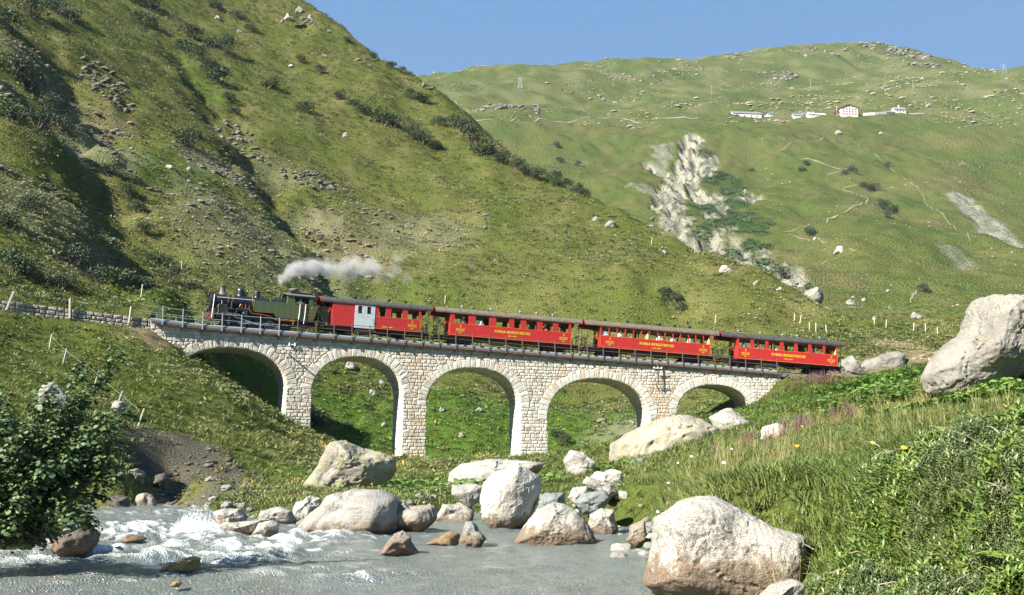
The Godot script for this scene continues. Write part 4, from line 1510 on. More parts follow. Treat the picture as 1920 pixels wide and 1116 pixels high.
func make_rocks() -> void:
	n_crack.cellular_return_type = FastNoiseLite.RETURN_DISTANCE2_SUB
	var tex := noise_tex(53, 0.11, 5, [[0.0, Color(0.20, 0.20, 0.20)], [0.30, Color(0.42, 0.41, 0.40)], [0.42, Color(0.80, 0.79, 0.77)], [0.55, Color(0.93, 0.92, 0.90)], [1.0, Color(1, 1, 0.98)]], 512)
	var bump := noise_tex(54, 0.025, 6, [], 512)
	m_rock = grain(vmat(0.85), tex, 0.9, bump, 2.0)
	var W := 0.0
	boulder("large rounded white boulder with pointed top standing at the water", Vector3(-0.01, 0.93, -29.30), PackedVector2Array([Vector2(-0.91, -0.51), Vector2(-0.96, -0.12), Vector2(-0.84, 0.34), Vector2(-0.53, 0.68), Vector2(-0.06, 0.80), Vector2(0.20, 0.94), Vector2(0.42, 0.78), Vector2(0.79, 0.55), Vector2(0.96, 0.25), Vector2(0.91, -0.12), Vector2(0.66, -0.51), Vector2(0.40, -0.79), Vector2(-0.06, -0.94), Vector2(-0.57, -0.82)]), 1.0, "white", 1, 5, 0.55, W + 0.1)
	boulder("big pale granite boulder with reddish wet foot beside the leafy shrubs", Vector3(2.78, 0.61, -13.60), PackedVector2Array([Vector2(-1.10, -0.37), Vector2(-1.04, 0.10), Vector2(-0.99, 0.41), Vector2(-0.80, 0.49), Vector2(-0.54, 0.61), Vector2(-0.18, 0.67), Vector2(-0.00, 0.66), Vector2(0.28, 0.52), Vector2(0.46, 0.41), Vector2(0.67, 0.27), Vector2(1.09, 0.16), Vector2(1.10, -0.42), Vector2(0.70, -0.67), Vector2(-0.01, -0.60), Vector2(-0.50, -0.51), Vector2(-0.87, -0.44)]), 1.1, "granite", 2, 5, 0.5, W + 0.28)
	boulder("huge grey boulder towering over the right bank meadow", Vector3(20.89, 7.00, -42.00), PackedVector2Array([Vector2(-3.25, -1.41), Vector2(-2.98, -0.54), Vector2(-2.27, 0.61), Vector2(-1.85, 1.38), Vector2(-1.29, 2.05), Vector2(-0.37, 2.50), Vector2(0.18, 2.45), Vector2(1.02, 2.12), Vector2(2.14, 1.26), Vector2(3.25, 0.10), Vector2(2.90, -1.09), Vector2(0.73, -1.64), Vector2(-0.67, -2.14), Vector2(-1.88, -2.50), Vector2(-2.66, -2.41), Vector2(-3.09, -2.07)]), 2.6, "huge", 3, 6, 0.95)
	boulder("wedge shaped lichen covered boulder in front of the second pier", Vector3(-7.53, 1.66, -47.00), PackedVector2Array([Vector2(-2.65, -0.65), Vector2(-1.98, 0.04), Vector2(-1.38, 0.78), Vector2(-0.97, 1.35), Vector2(-0.49, 1.43), Vector2(0.55, 1.08), Vector2(2.22, 0.59), Vector2(2.65, 0.04), Vector2(2.35, -0.89), Vector2(1.06, -1.28), Vector2(-0.43, -1.43), Vector2(-1.43, -1.33), Vector2(-2.39, -0.99)]), 2.0, "lichen", 4, 5, 0.85)
	boulder("long yellow lichened boulder in front of the last pier", Vector3(8.62, 3.13, -52.00), PackedVector2Array([Vector2(-3.68, -0.65), Vector2(-3.56, -0.10), Vector2(-2.63, 0.56), Vector2(-1.08, 1.19), Vector2(0.61, 1.58), Vector2(2.01, 1.58), Vector2(3.33, 1.11), Vector2(3.68, -0.05), Vector2(2.47, -1.20), Vector2(-0.59, -1.53), Vector2(-2.53, -1.58), Vector2(-3.55, -1.26)]), 2.2, "lichen", 5, 5, 0.8)
	boulder("rounded pale boulder peeping out behind the long lichened boulder", Vector3(12.22, 3.91, -55.00), PackedVector2Array([Vector2(-1.43, 0.79), Vector2(-0.67, 1.23), Vector2(0.07, 1.32), Vector2(0.62, 1.02), Vector2(1.29, 0.14), Vector2(1.43, -0.85), Vector2(-0.47, -1.32)]), 1.0, "granite", 6, 4, 1.2)
	boulder("long flat grey slab sloping down into the white water", Vector3(-4.52, 0.45, -27.00), PackedVector2Array([Vector2(-1.56, -0.47), Vector2(-1.04, 0.02), Vector2(-0.49, 0.51), Vector2(0.22, 0.69), Vector2(0.97, 0.66), Vector2(1.49, 0.45), Vector2(1.56, -0.33), Vector2(0.69, -0.63), Vector2(-0.02, -0.69), Vector2(-0.87, -0.66)]), 1.3, "grey", 7, 4, 1.1, W)
	boulder("wide brown wet boulder at the water between grey slabs", Vector3(-2.85, 0.42, -27.20), PackedVector2Array([Vector2(-0.92, -0.14), Vector2(-0.70, 0.25), Vector2(-0.32, 0.39), Vector2(0.55, 0.45), Vector2(0.92, 0.32), Vector2(0.84, -0.06), Vector2(0.44, -0.34), Vector2(-0.16, -0.45), Vector2(-0.65, -0.34)]), 0.9, "brown", 8, 4, 1.2, W + 0.1)
	boulder("grey overhanging rock leaning against the white boulder", Vector3(-1.43, 0.88, -32.00), PackedVector2Array([Vector2(-0.55, -0.01), Vector2(-0.47, 0.29), Vector2(0.07, 0.37), Vector2(0.55, 0.27), Vector2(0.50, -0.18), Vector2(0.18, -0.37), Vector2(-0.29, -0.24)]), 0.6, "grey", 9, 4, 0.9)
	boulder("smooth pale grey rock at water's edge left of white boulder", Vector3(-1.84, 0.35, -32.00), PackedVector2Array([Vector2(-0.66, -0.22), Vector2(-0.39, 0.21), Vector2(0.49, 0.38), Vector2(0.66, 0.02), Vector2(0.56, -0.35), Vector2(-0.35, -0.38)]), 0.5, "grey", 10, 4, 1.1, W)
	boulder("pyramid shaped grey boulder with wet brown base in front", Vector3(0.92, 0.41, -23.20), PackedVector2Array([Vector2(-1.04, -0.37), Vector2(-0.73, -0.04), Vector2(-0.36, 0.32), Vector2(0.01, 0.49), Vector2(0.31, 0.47), Vector2(0.63, 0.27), Vector2(0.87, -0.03), Vector2(1.04, -0.32), Vector2(0.18, -0.49), Vector2(-0.61, -0.47)]), 0.8, "granite", 11, 5, 0.6, W + 0.12)
	boulder("blue grey slab lying right of white boulder", Vector3(1.06, 0.63, -28.80), PackedVector2Array([Vector2(-0.53, -0.34), Vector2(-0.39, 0.13), Vector2(0.01, 0.36), Vector2(0.48, 0.40), Vector2(0.53, 0.04), Vector2(-0.09, -0.40)]), 0.5, "blue", 12, 4, 1.2)
	boulder("blue green slab with brown end above the speckled rock", Vector3(2.32, 0.76, -29.20), PackedVector2Array([Vector2(-0.57, -0.04), Vector2(-0.32, 0.22), Vector2(0.39, 0.31), Vector2(0.57, 0.08), Vector2(0.24, -0.28), Vector2(-0.31, -0.31)]), 0.45, "blue", 13, 4, 1.2)
	boulder("long pale grey beam of rock lying on the bank", Vector3(2.71, 1.16, -31.00), PackedVector2Array([Vector2(-0.57, 0.09), Vector2(-0.42, 0.32), Vector2(0.41, 0.04), Vector2(0.57, -0.17), Vector2(0.19, -0.32), Vector2(-0.41, -0.06)]), 0.4, "grey", 14, 4, 1.0)
	boulder("rugged white rock behind the long pale beam of rock", Vector3(2.98, 1.39, -32.20), PackedVector2Array([Vector2(-0.61, -0.06), Vector2(-0.27, 0.26), Vector2(0.20, 0.33), Vector2(0.55, 0.21), Vector2(0.61, -0.23), Vector2(0.10, -0.33)]), 0.5, "white", 15, 4, 1.1)
	boulder("small cream rock between the two blue slabs", Vector3(1.92, 0.94, -30.00), PackedVector2Array([Vector2(-0.36, -0.12), Vector2(-0.10, 0.18), Vector2(0.33, 0.24), Vector2(0.36, -0.01), Vector2(-0.07, -0.24)]), 0.35, "white", 16, 3, 0.9)
	boulder("black and white speckled boulder beside the little side stream", Vector3(2.40, 0.32, -26.80), PackedVector2Array([Vector2(-0.48, -0.21), Vector2(-0.32, 0.16), Vector2(0.01, 0.35), Vector2(0.39, 0.31), Vector2(0.48, -0.19), Vector2(-0.00, -0.35)]), 0.5, "granite", 17, 4, 1.2, W)
	boulder("blue grey stone standing alone in the river, dark wet below", Vector3(-0.83, 0.26, -22.00), PackedVector2Array([Vector2(-0.35, -0.21), Vector2(-0.32, 0.19), Vector2(-0.19, 0.30), Vector2(0.01, 0.25), Vector2(0.35, -0.10), Vector2(0.05, -0.30), Vector2(-0.28, -0.30)]), 0.35, "blue", 18, 4, 1.1, W + 0.1)
	boulder("flat dark grey rock rising from the river in mid stream", Vector3(-2.20, 0.20, -20.00), PackedVector2Array([Vector2(-0.44, -0.17), Vector2(-0.17, 0.18), Vector2(0.01, 0.28), Vector2(0.27, 0.15), Vector2(0.44, -0.17), Vector2(0.00, -0.28)]), 0.5, "grey", 19, 4, 1.0, W + 0.15)
	boulder("tawny stone half under water beside the blue grey stone", Vector3(-1.54, 0.14, -22.40), PackedVector2Array([Vector2(-0.41, -0.09), Vector2(0.18, 0.16), Vector2(0.41, 0.11), Vector2(0.38, -0.16)]), 0.5, "gold", 20, 3, 0.5, W)
	boulder("broad whitish slab at the foot of the third pier", Vector3(-0.80, 1.52, -46.00), PackedVector2Array([Vector2(-2.32, -0.59), Vector2(-2.21, 0.03), Vector2(-1.77, 0.47), Vector2(-0.91, 0.64), Vector2(0.43, 0.64), Vector2(1.54, 0.59), Vector2(2.32, 0.47), Vector2(2.08, 0.03), Vector2(0.31, -0.40), Vector2(-1.15, -0.64)]), 1.5, "granite", 21, 4, 1.2)
	boulder("pale layered rock lying in grass right of the third pier", Vector3(3.11, 2.01, -45.00), PackedVector2Array([Vector2(-0.83, 0.07), Vector2(-0.49, 0.54), Vector2(0.16, 0.45), Vector2(0.83, -0.02), Vector2(0.56, -0.45), Vector2(-0.11, -0.54), Vector2(-0.64, -0.31)]), 0.8, "white", 22, 4, 0.9)
	var g := "small boulders beside the white water"
	boulder("rounded tan boulder beside the splash", Vector3(-7.96, 0.29, -28.40), PackedVector2Array([Vector2(-0.50, -0.25), Vector2(-0.47, 0.19), Vector2(-0.15, 0.28), Vector2(0.30, 0.28), Vector2(0.50, 0.04), Vector2(0.29, -0.22), Vector2(-0.05, -0.28)]), 0.6, "granite", 23, 4, 1.0, W + 0.1, g)
	boulder("flat greyish boulder under the rounded tan boulder", Vector3(-6.86, 0.18, -25.60), PackedVector2Array([Vector2(-0.54, -0.17), Vector2(-0.46, 0.14), Vector2(0.11, 0.18), Vector2(0.54, 0.22), Vector2(0.52, -0.07), Vector2(0.13, -0.22)]), 0.5, "granite", 24, 4, 1.0, W, g)
	boulder("small white boulder at the end of the flat greyish boulder", Vector3(-6.11, 0.23, -24.90), PackedVector2Array([Vector2(-0.36, -0.20), Vector2(-0.09, 0.13), Vector2(0.20, 0.20), Vector2(0.36, 0.08), Vector2(0.32, -0.20)]), 0.4, "white", 25, 4, 0.5, W, g)
	boulder("grey cracked boulder on the edge of the grassy spit", Vector3(-7.18, 0.29, -30.60), PackedVector2Array([Vector2(-0.66, -0.25), Vector2(-0.45, 0.17), Vector2(0.22, 0.28), Vector2(0.58, 0.15), Vector2(0.66, -0.18), Vector2(0.08, -0.28)]), 0.6, "grey", 26, 4, 0.9, -99.0, g)
	boulder("bright white boulder under the grassy earth edge", Vector3(-6.72, 0.46, -33.00), PackedVector2Array([Vector2(-0.53, -0.30), Vector2(-0.40, 0.18), Vector2(0.07, 0.37), Vector2(0.46, 0.33), Vector2(0.53, 0.04), Vector2(-0.04, -0.37)]), 0.6, "white", 27, 4, 1.2, -99.0, g)
	boulder("pale angular boulder on the left slope above the alder bush", Vector3(-24.36, 5.47, -52.50), PackedVector2Array([Vector2(-0.92, -0.36), Vector2(-0.50, 0.66), Vector2(0.08, 0.86), Vector2(0.55, 0.61), Vector2(0.92, -0.02), Vector2(0.92, -0.86), Vector2(0.08, -0.86)]), 0.9, "grey", 28, 4, 0.9)
	boulder("small grey boulder beside the fence on the left slope", Vector3(-24.36, 5.60, -61.50), PackedVector2Array([Vector2(-0.73, -0.15), Vector2(-0.37, 0.41), Vector2(0.34, 0.25), Vector2(0.73, -0.15), Vector2(0.08, -0.41)]), 0.6, "grey", 29, 3, 0.9)
	boulder("golden brown stone washed over by the rapids", Vector3(-5.45, 0.10, -16.60), PackedVector2Array([Vector2(-0.32, -0.09), Vector2(-0.05, 0.05), Vector2(0.16, 0.13), Vector2(0.32, 0.09), Vector2(0.29, -0.08), Vector2(-0.02, -0.13)]), 0.5, "gold", 30, 4, 0.5)
	boulder("small golden stone low in the river near the bottom", Vector3(-4.60, 0.09, -14.00), PackedVector2Array([Vector2(-0.09, -0.02), Vector2(0.00, 0.05), Vector2(0.09, 0.01), Vector2(0.03, -0.05)]), 0.16, "gold", 31, 3, 0.5)
	boulder("round wet stone in the upper rapids", Vector3(-8.50, 0.11, -22.80), PackedVector2Array([Vector2(-0.31, -0.02), Vector2(-0.14, 0.08), Vector2(0.12, 0.09), Vector2(0.31, -0.02), Vector2(-0.01, -0.09)]), 0.5, "gold", 32, 3, 0.5, W + 0.1)
	boulder("dark mossy rock under the bank left of big pale boulder", Vector3(2.66, 0.30, -22.00), PackedVector2Array([Vector2(-0.28, -0.20), Vector2(-0.06, 0.15), Vector2(0.22, 0.27), Vector2(0.28, -0.16), Vector2(-0.00, -0.27)]), 0.4, "brown", 33, 4, 0.9, W)
	boulder("pale round boulder in the meadow grass", Vector3(9.91, 3.00, -37.80), PackedVector2Array([Vector2(-0.56, -0.16), Vector2(-0.36, 0.28), Vector2(0.14, 0.40), Vector2(0.46, 0.30), Vector2(0.56, -0.08), Vector2(0.24, -0.40), Vector2(-0.33, -0.40)]), 0.6, "white", 34, 4, 1.2)
	boulder("small white stone on the green mound below the last coach", Vector3(19.30, 5.60, -62.00), PackedVector2Array([Vector2(-0.52, -0.25), Vector2(-0.30, 0.22), Vector2(0.24, 0.38), Vector2(0.52, 0.02), Vector2(0.10, -0.38)]), 0.5, "white", 35, 3, 0.8)
	boulder("streaked flat rock at the lower edge beside the shrubs", Vector3(3.04, 0.29, -11.60), PackedVector2Array([Vector2(-0.26, -0.11), Vector2(-0.03, 0.05), Vector2(0.18, 0.15), Vector2(0.26, 0.05), Vector2(0.16, -0.15)]), 0.4, "grey", 36, 4, 1.2)
	boulder("dark slate slab leaning on the left end of lichened boulder", Vector3(5.88, 2.00, -46.50), PackedVector2Array([Vector2(-0.47, -0.00), Vector2(-0.17, 0.24), Vector2(0.38, 0.29), Vector2(0.47, 0.05), Vector2(0.07, -0.29)]), 0.5, "blue", 37, 3, 0.8)
	boulder("brown wet rock below the alder bush", Vector3(-8.35, 0.30, -19.20), PackedVector2Array([Vector2(-0.44, -0.21), Vector2(-0.15, 0.14), Vector2(0.25, 0.29), Vector2(0.44, 0.14), Vector2(0.40, -0.19), Vector2(-0.01, -0.29)]), 0.7, "dark", 38, 4, 0.9, W + 0.1)
	var bank := [[Vector3(-15.58, 0.36, -40.00), PackedVector2Array([Vector2(-0.48, -0.38), Vector2(-0.42, 0.18), Vector2(-0.07, 0.38), Vector2(0.32, 0.24), Vector2(0.48, -0.30)]), "dark brown block in the shaded left bank above the water"], [Vector3(-14.87, 0.39, -41.00), PackedVector2Array([Vector2(-0.56, -0.45), Vector2(-0.48, 0.23), Vector2(-0.03, 0.45), Vector2(0.44, 0.19), Vector2(0.56, -0.40)]), "brown angular block in the middle of the shaded bank"], [Vector3(-14.07, 0.18, -42.00), PackedVector2Array([Vector2(-0.49, -0.33), Vector2(-0.35, 0.24), Vector2(0.09, 0.33), Vector2(0.43, -0.02), Vector2(0.49, -0.33)]), "dark broad block low in the shaded bank"], [Vector3(-16.28, 1.42, -43.50), PackedVector2Array([Vector2(-0.45, -0.36), Vector2(-0.28, 0.27), Vector2(0.10, 0.36), Vector2(0.45, 0.05), Vector2(0.34, -0.36)]), "dark block high in the shaded bank under the grass edge"], [Vector3(-15.43, 1.24, -44.00), PackedVector2Array([Vector2(-0.41, -0.28), Vector2(-0.26, 0.23), Vector2(0.16, 0.32), Vector2(0.41, -0.00), Vector2(0.29, -0.32)]), "small grey block beside the highest dark block in the bank"], [Vector3(-12.56, 0.07, -40.50), PackedVector2Array([Vector2(-0.44, -0.23), Vector2(-0.30, 0.19), Vector2(0.13, 0.27), Vector2(0.44, -0.02), Vector2(0.41, -0.27)]), "low dark stone where the shaded bank meets the spray"]]
	for i in bank.size():
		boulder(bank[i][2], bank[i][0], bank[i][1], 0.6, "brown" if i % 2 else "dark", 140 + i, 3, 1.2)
	# smaller stones that fill the shore between the boulders
	var kinds := []
	for i in 4:
		kinds.append(boulder_mesh(PackedVector2Array([Vector2(-0.5, -0.3), Vector2(-0.45, 0.1), Vector2(-0.12, 0.34), Vector2(0.22, 0.3), Vector2(0.5, 0.04), Vector2(0.42, -0.3)]), 0.42, ["granite", "grey", "white", "blue"][i], 300 + i, 3, 1.0))
	var at := []
	var tint := PackedColorArray()
	while at.size() < 330:
		var z := rng.randf_range(-44.0, -19.0)
		var x := rng.randf_range(-13.5, 4.0)
		var d := f_river.at(x, z)
		if d < -0.5 or d > 1.7 or (z < -36.0 and x < -12.0 and rng.randf() < 0.5):
			continue
		var q := rng.randf_range(0.12, 0.42) * (1.7 if rng.randf() < 0.12 else 1.0)
		at.append(Transform3D(Basis.from_euler(Vector3(rng.randf_range(-0.4, 0.4), rng.randf() * TAU, rng.randf_range(-0.4, 0.4))).scaled(Vector3(q, q * 0.8, q)), Vector3(x, maxf(near_y(x, z), -0.06) + q * 0.10, z)))
		tint.append(Color.WHITE * rng.randf_range(0.55, 1.05))
	for k in 4:
		var a := []
		var t := PackedColorArray()
		for i in range(k, at.size(), 4):
			a.append(at[i])
			t.append(tint[i])
		tag(scatter(numbered("shore_stones"), kinds[k], m_rock, a, t), "small stones and pebbles lying between the boulders on the shore", "", "", "stuff")

# ---------------------------------------------------------------- the train
const RED := Color(0.40, 0.017, 0.011)
var T := {}

func train_mats() -> void:
	var dust := noise_tex(71, 0.03, 4, [[0.0, Color(0.80, 0.78, 0.76)], [0.5, Color(0.95, 0.94, 0.93)], [1.0, Color.WHITE]], 256)
	T.red = grain(mat(RED, 0.38), dust, 0.5)
	T.red.clearcoat_enabled = true
	T.red.clearcoat = 0.3
	T.trim = mat(Color(0.62, 0.10, 0.015), 0.45)
	T.yellow = mat(Color(0.62, 0.40, 0.02), 0.5)
	T.roof = grain(mat(Color(0.175, 0.145, 0.105), 0.75), noise_tex(72, 0.03, 5, [[0.0, Color(0.5, 0.5, 0.5)], [0.5, Color(0.85, 0.84, 0.82)], [1.0, Color.WHITE]], 256), 0.35)
	T.roof_dark = grain(mat(Color(0.085, 0.082, 0.08), 0.7), noise_tex(73, 0.03, 5, [[0.0, Color(0.3, 0.3, 0.3)], [0.45, Color(0.75, 0.74, 0.72)], [1.0, Color.WHITE]], 256), 0.35)
	T.black = mat(Color(0.014, 0.014, 0.015), 0.45)
	T.iron = grain(mat(Color(0.030, 0.027, 0.025), 0.6, 0.2), dust, 1.0)
	T.boiler = mat(Color(0.006, 0.008, 0.016), 0.36)
	T.boiler.clearcoat_enabled = true
	T.boiler.clearcoat = 0.25
	T.green = grain(mat(Color(0.058, 0.088, 0.024), 0.36), dust, 0.6)
	T.green.clearcoat_enabled = true
	T.green.clearcoat = 0.4
	T.seam = mat(Color(0.16, 0.20, 0.12), 0.5)
	T.copper = mat(Color(0.55, 0.20, 0.06), 0.35, 0.7)
	T.brass = mat(Color(0.65, 0.42, 0.12), 0.3, 0.8)
	T.rod = mat(Color(0.42, 0.41, 0.39), 0.35, 0.7)
	T.white = mat(Color(0.72, 0.72, 0.70), 0.5)
	T.door = grain(mat(Color(0.42, 0.50, 0.53), 0.5), dust, 0.5)
	T.wood = grain(mat(Color(0.26, 0.17, 0.085), 0.6), noise_tex(74, 0.03, 4, [[0.0, Color(0.6, 0.55, 0.5)], [1.0, Color.WHITE]], 128), 1.2)
	T.cream = mat(Color(0.62, 0.47, 0.18), 0.8)
	T.inside = mat(Color(0.40, 0.32, 0.20), 0.8)
	T.lamp_red = mat(Color(0.6, 0.02, 0.02), 0.3)
	T.zinc = mat(Color(0.30, 0.34, 0.37), 0.35, 0.5)
	T.smoke = mat(Color(0.11, 0.105, 0.10), 0.6)

func X(x: float, y: float, z: float) -> Transform3D:
	return Transform3D(Basis(), Vector3(x, y, z))

func bx(cx: float, cy: float, cz: float, sx: float, sy: float, sz: float, ch := 0.0) -> ArrayMesh:
	var b := MB.new()
	b.box(X(cx, cy, cz), Vector3(sx, sy, sz), ch)
	return b.mesh()

# stand a vehicle on the rails with its middle at s
func on_rails(o: Node3D, s: float) -> void:
	o.transform = Transform3D(axes(s, true), on_line(s, deck(s) + 0.15, 2.0))

func lettering(o: Node3D, txt: String, x: float, y: float, z: float, h: float, font := "Droid Sans", stretch := 1.0) -> void:
	var t := TextMesh.new()
	var f := SystemFont.new()
	f.font_names = PackedStringArray([font])
	f.font_weight = 800
	t.font = f
	t.text = txt
	t.font_size = 64
	t.pixel_size = h / 46.0
	t.depth = 0.012
	t.horizontal_alignment = HORIZONTAL_ALIGNMENT_CENTER
	t.vertical_alignment = VERTICAL_ALIGNMENT_CENTER
	var p := part("lettering", t, T.yellow, o)
	p.position = Vector3(x, y, z)
	p.scale = Vector3(stretch, 1.0, 1.0)

func wheel_mesh(r: float) -> ArrayMesh:
	var b := MB.new()
	b.lathe(Transform3D(Basis(Vector3.RIGHT, PI / 2), Vector3.ZERO), [Vector2(0, 0.08), Vector2(0.10, 0.08), Vector2(0.11, 0.04), Vector2(r * 0.75, 0.03), Vector2(r * 0.82, 0.06), Vector2(r, 0.06), Vector2(r, -0.04), Vector2(r * 1.07, -0.05), Vector2(r * 1.07, -0.08), Vector2(0, -0.08)], 24)
	return b.mesh()

func bogie(o: Node3D, x: float, base: float, r: float) -> void:
	var fr := MB.new()
	for z in [-0.72, 0.72]:
		fr.prism(X(x, 0, z), PackedVector2Array([Vector2(-base * 0.5 - 0.38, r + 0.16), Vector2(-base * 0.5 - 0.3, r - 0.10), Vector2(-base * 0.5 + 0.25, r - 0.12), Vector2(-0.25, r - 0.02), Vector2(0.25, r - 0.02), Vector2(base * 0.5 - 0.25, r - 0.12), Vector2(base * 0.5 + 0.3, r - 0.10), Vector2(base * 0.5 + 0.38, r + 0.16)]), -0.03, 0.03)
		fr.box(X(x, r + 0.05, z + 0.07 * signf(z)), Vector3(0.5, 0.16, 0.12), 0.02)
		for e in [-1.0, 1.0]:
			fr.box(X(x + e * base * 0.5, r, z + 0.06 * signf(z)), Vector3(0.22, 0.24, 0.14), 0.03)
			fr.bar(Vector3(x + e * (base * 0.5 + 0.42), r + 0.05, z), Vector3(x + e * (base * 0.5 + 0.42), 0.10, z), 0.05, 0.05)
	fr.box(X(x, r + 0.10, 0), Vector3(0.35, 0.2, 1.5))
	var b := part("bogie", fr.mesh(), T.iron, o)
	var w := wheel_mesh(r)
	var ax := MB.new()
	for e in [-1.0, 1.0]:
		for z in [-1.0, 1.0]:
			var q := part("wheel", w, T.iron, b)
			q.transform = Transform3D(Basis(Vector3.UP, 0.0 if z > 0 else PI), Vector3(x + e * base * 0.5, r, z * 0.52))
		ax.tube([Vector3(x + e * base * 0.5, r, -0.55), Vector3(x + e * base * 0.5, r, 0.55)], 0.06, 8)
	part("axles", ax.mesh(), T.iron, b)

# roof: an arch drawn along the coach
func roof(o: Node3D, x0: float, x1: float, m: Material, ribs: int) -> void:
	var half := 1.42
	var eave := 3.06
	var rise := 0.58
	var st := 12
	var rf := MB.new()
	var pt := func(i: int, out: float) -> Vector3:
		var a := PI * (1.0 - float(i) / st)
		return Vector3(0, eave + sin(a) * (rise + out) * (1.0 if i > 0 and i < st else 0.0), cos(a) * (half + out))
	for i in st:
		var n0 := Vector3(0, sin(PI * (1.0 - float(i) / st)) / rise, cos(PI * (1.0 - float(i) / st)) / half).normalized()
		var n1 := Vector3(0, sin(PI * (1.0 - float(i + 1) / st)) / rise, cos(PI * (1.0 - float(i + 1) / st)) / half).normalized()
		var p: Vector3 = pt.call(i, 0.0)
		var q: Vector3 = pt.call(i + 1, 0.0)
		var a := Vector3(x0, p.y, p.z)
		var b := Vector3(x1, p.y, p.z)
		var c := Vector3(x1, q.y, q.z)
		var d := Vector3(x0, q.y, q.z)
		rf.stri(a, b, c, n0, n0, n1)
		rf.stri(a, c, d, n0, n1, n1)
		# ceiling
		var e := Vector3(0, -0.06, 0)
		rf.quad(d + e, a + e, b + e, c + e)
	var r := part("roof", rf.mesh(), m, o)
	var rb := MB.new()
	for k in ribs:
		var x := lerpf(x0, x1, (k + 0.5) / ribs)
		var path := []
		for i in st + 1:
			var p: Vector3 = pt.call(i, 0.004)
			path.append(Vector3(x, p.y, p.z))
		rb.tube(path, 0.022, 5, false)
	part("roof_seams", rb.mesh(), m, r)
	# red rims at the ends and red boards under the eaves
	var rim := MB.new()
	for x in [x0 + 0.02, x1 - 0.02]:
		for i in st:
			var p: Vector3 = pt.call(i, -0.05)
			var q: Vector3 = pt.call(i + 1, -0.05)
			rim.bar(Vector3(x, p.y, p.z), Vector3(x, q.y, q.z), 0.06, 0.14, Vector3.RIGHT)
	for z in [-1.36, 1.36]:
		rim.box(X((x0 + x1) * 0.5, 2.995, z), Vector3(x1 - x0 - 0.1, 0.10, 0.05), 0.01)
	part("roof_rim", rim.mesh(), T.red, o)

func coach_ends(o: Node3D, x0: float, x1: float, b0: float, b1: float) -> void:
	# platforms with railings, steps, brake wheel and couplings
	var pf := MB.new()
	pf.box(X((x0 + b0) * 0.5, 0.86, 0), Vector3(b0 - x0 - 0.3, 0.09, 2.3), 0.01)
	pf.box(X((x1 + b1) * 0.5, 0.86, 0), Vector3(x1 - b1 - 0.3, 0.09, 2.3), 0.01)
	part("platform", pf.mesh(), T.iron, o)
	for e in 2:
		var xo := x0 + 0.32 if e == 0 else x1 - 0.32
		var xi := b0 if e == 0 else b1
		var sg := -1.0 if e == 0 else 1.0
		var rl := MB.new()
		for z in [-1.1, -0.75, -0.45, 0.45, 0.75, 1.1]:
			rl.bar(Vector3(xo, 0.9, z), Vector3(xo, 1.85 if absf(z) > 0.5 else 1.75, z), 0.035, 0.035)
		for y in [1.35, 1.85]:
			for z in [-1.0, 1.0]:
				rl.bar(Vector3(xo, y, 0.42 * z), Vector3(xo, y, 1.12 * z), 0.03, 0.03)
		for z in [-1.14, 1.14]:
			rl.bar(Vector3(xo, 0.9, z), Vector3(xo, 3.0, z), 0.04, 0.04)
			rl.tube([Vector3(xo, 1.2, z), Vector3(xo + sg * 0.1, 1.5, z), Vector3(xo - sg * 0.15, 1.75, z), Vector3(xo - sg * 0.3, 1.2, z)], 0.025, 5)
		part("railing", rl.mesh(), T.black, o)
		var bw := MB.new()
		bw.bar(Vector3(xo + sg * 0.05, 0.9, 0.35), Vector3(xo + sg * 0.05, 1.75, 0.35), 0.05, 0.05)
		var ring := []
		for k in 13:
			ring.append(Vector3(xo + sg * 0.05 + cos(TAU * k / 12) * 0.2, 1.78, 0.35 + sin(TAU * k / 12) * 0.2))
		bw.tube(ring, 0.022, 5)
		part("brake_wheel", bw.mesh(), T.black, o)
		var stp := MB.new()
		for z in [-1.16, 1.16]:
			stp.box(X(xo - sg * 0.35, 0.52, z), Vector3(0.7, 0.04, 0.25), 0.01)
			stp.box(X(xo - sg * 0.35, 0.25, z + 0.08 * signf(z)), Vector3(0.7, 0.04, 0.25), 0.01)
			for q in [-0.02, -0.68]:
				stp.bar(Vector3(xo + sg * q, 0.85, z), Vector3(xo + sg * q, 0.22, z + 0.05 * signf(z)), 0.03, 0.03)
		part("steps", stp.mesh(), T.black, o)
		var cp := MB.new()
		cp.box(X(xo + sg * 0.05, 0.72, 0), Vector3(0.12, 0.26, 1.7), 0.02)
		cp.tube([Vector3(xo + sg * 0.05, 0.72, 0), Vector3(xo + sg * 0.38, 0.72, 0)], 0.07, 8)
		cp.lathe(Transform3D(Basis(Vector3.BACK, -sg * PI / 2), Vector3(xo + sg * 0.38, 0.72, 0)), [Vector2(0, 0.05), Vector2(0.2, 0.03), Vector2(0.22, -0.02), Vector2(0, -0.03)], 14)
		cp.tube([Vector3(xo + sg * 0.1, 0.62, 0.3), Vector3(xo + sg * 0.25, 0.35, 0.32), Vector3(xo + sg * 0.42, 0.55, 0.3)], 0.03, 5)
		part("coupling", cp.mesh(), T.black, o)
		# end wall with its doorway
		var ew := MB.new()
		for z in [-0.83, 0.83]:
			ew.box(X(xi, 1.93, z), Vector3(0.05, 2.06, 0.86), 0.0)
		ew.box(X(xi, 2.85, 0), Vector3(0.05, 0.5, 0.8))
		part("end_wall", ew.mesh(), T.red, o)

func vents(o: Node3D, xs: Array, m: Material) -> void:
	var b := MB.new()
	b.lathe(X(0, 3.60, 0), [Vector2(0.05, 0), Vector2(0.05, 0.12), Vector2(0.13, 0.15), Vector2(0.165, 0.24), Vector2(0.12, 0.33), Vector2(0, 0.36)], 12)
	var me := b.mesh()
	for x in xs:
		part("roof_vent", me, m, o).position = Vector3(x, 0, 0.25)

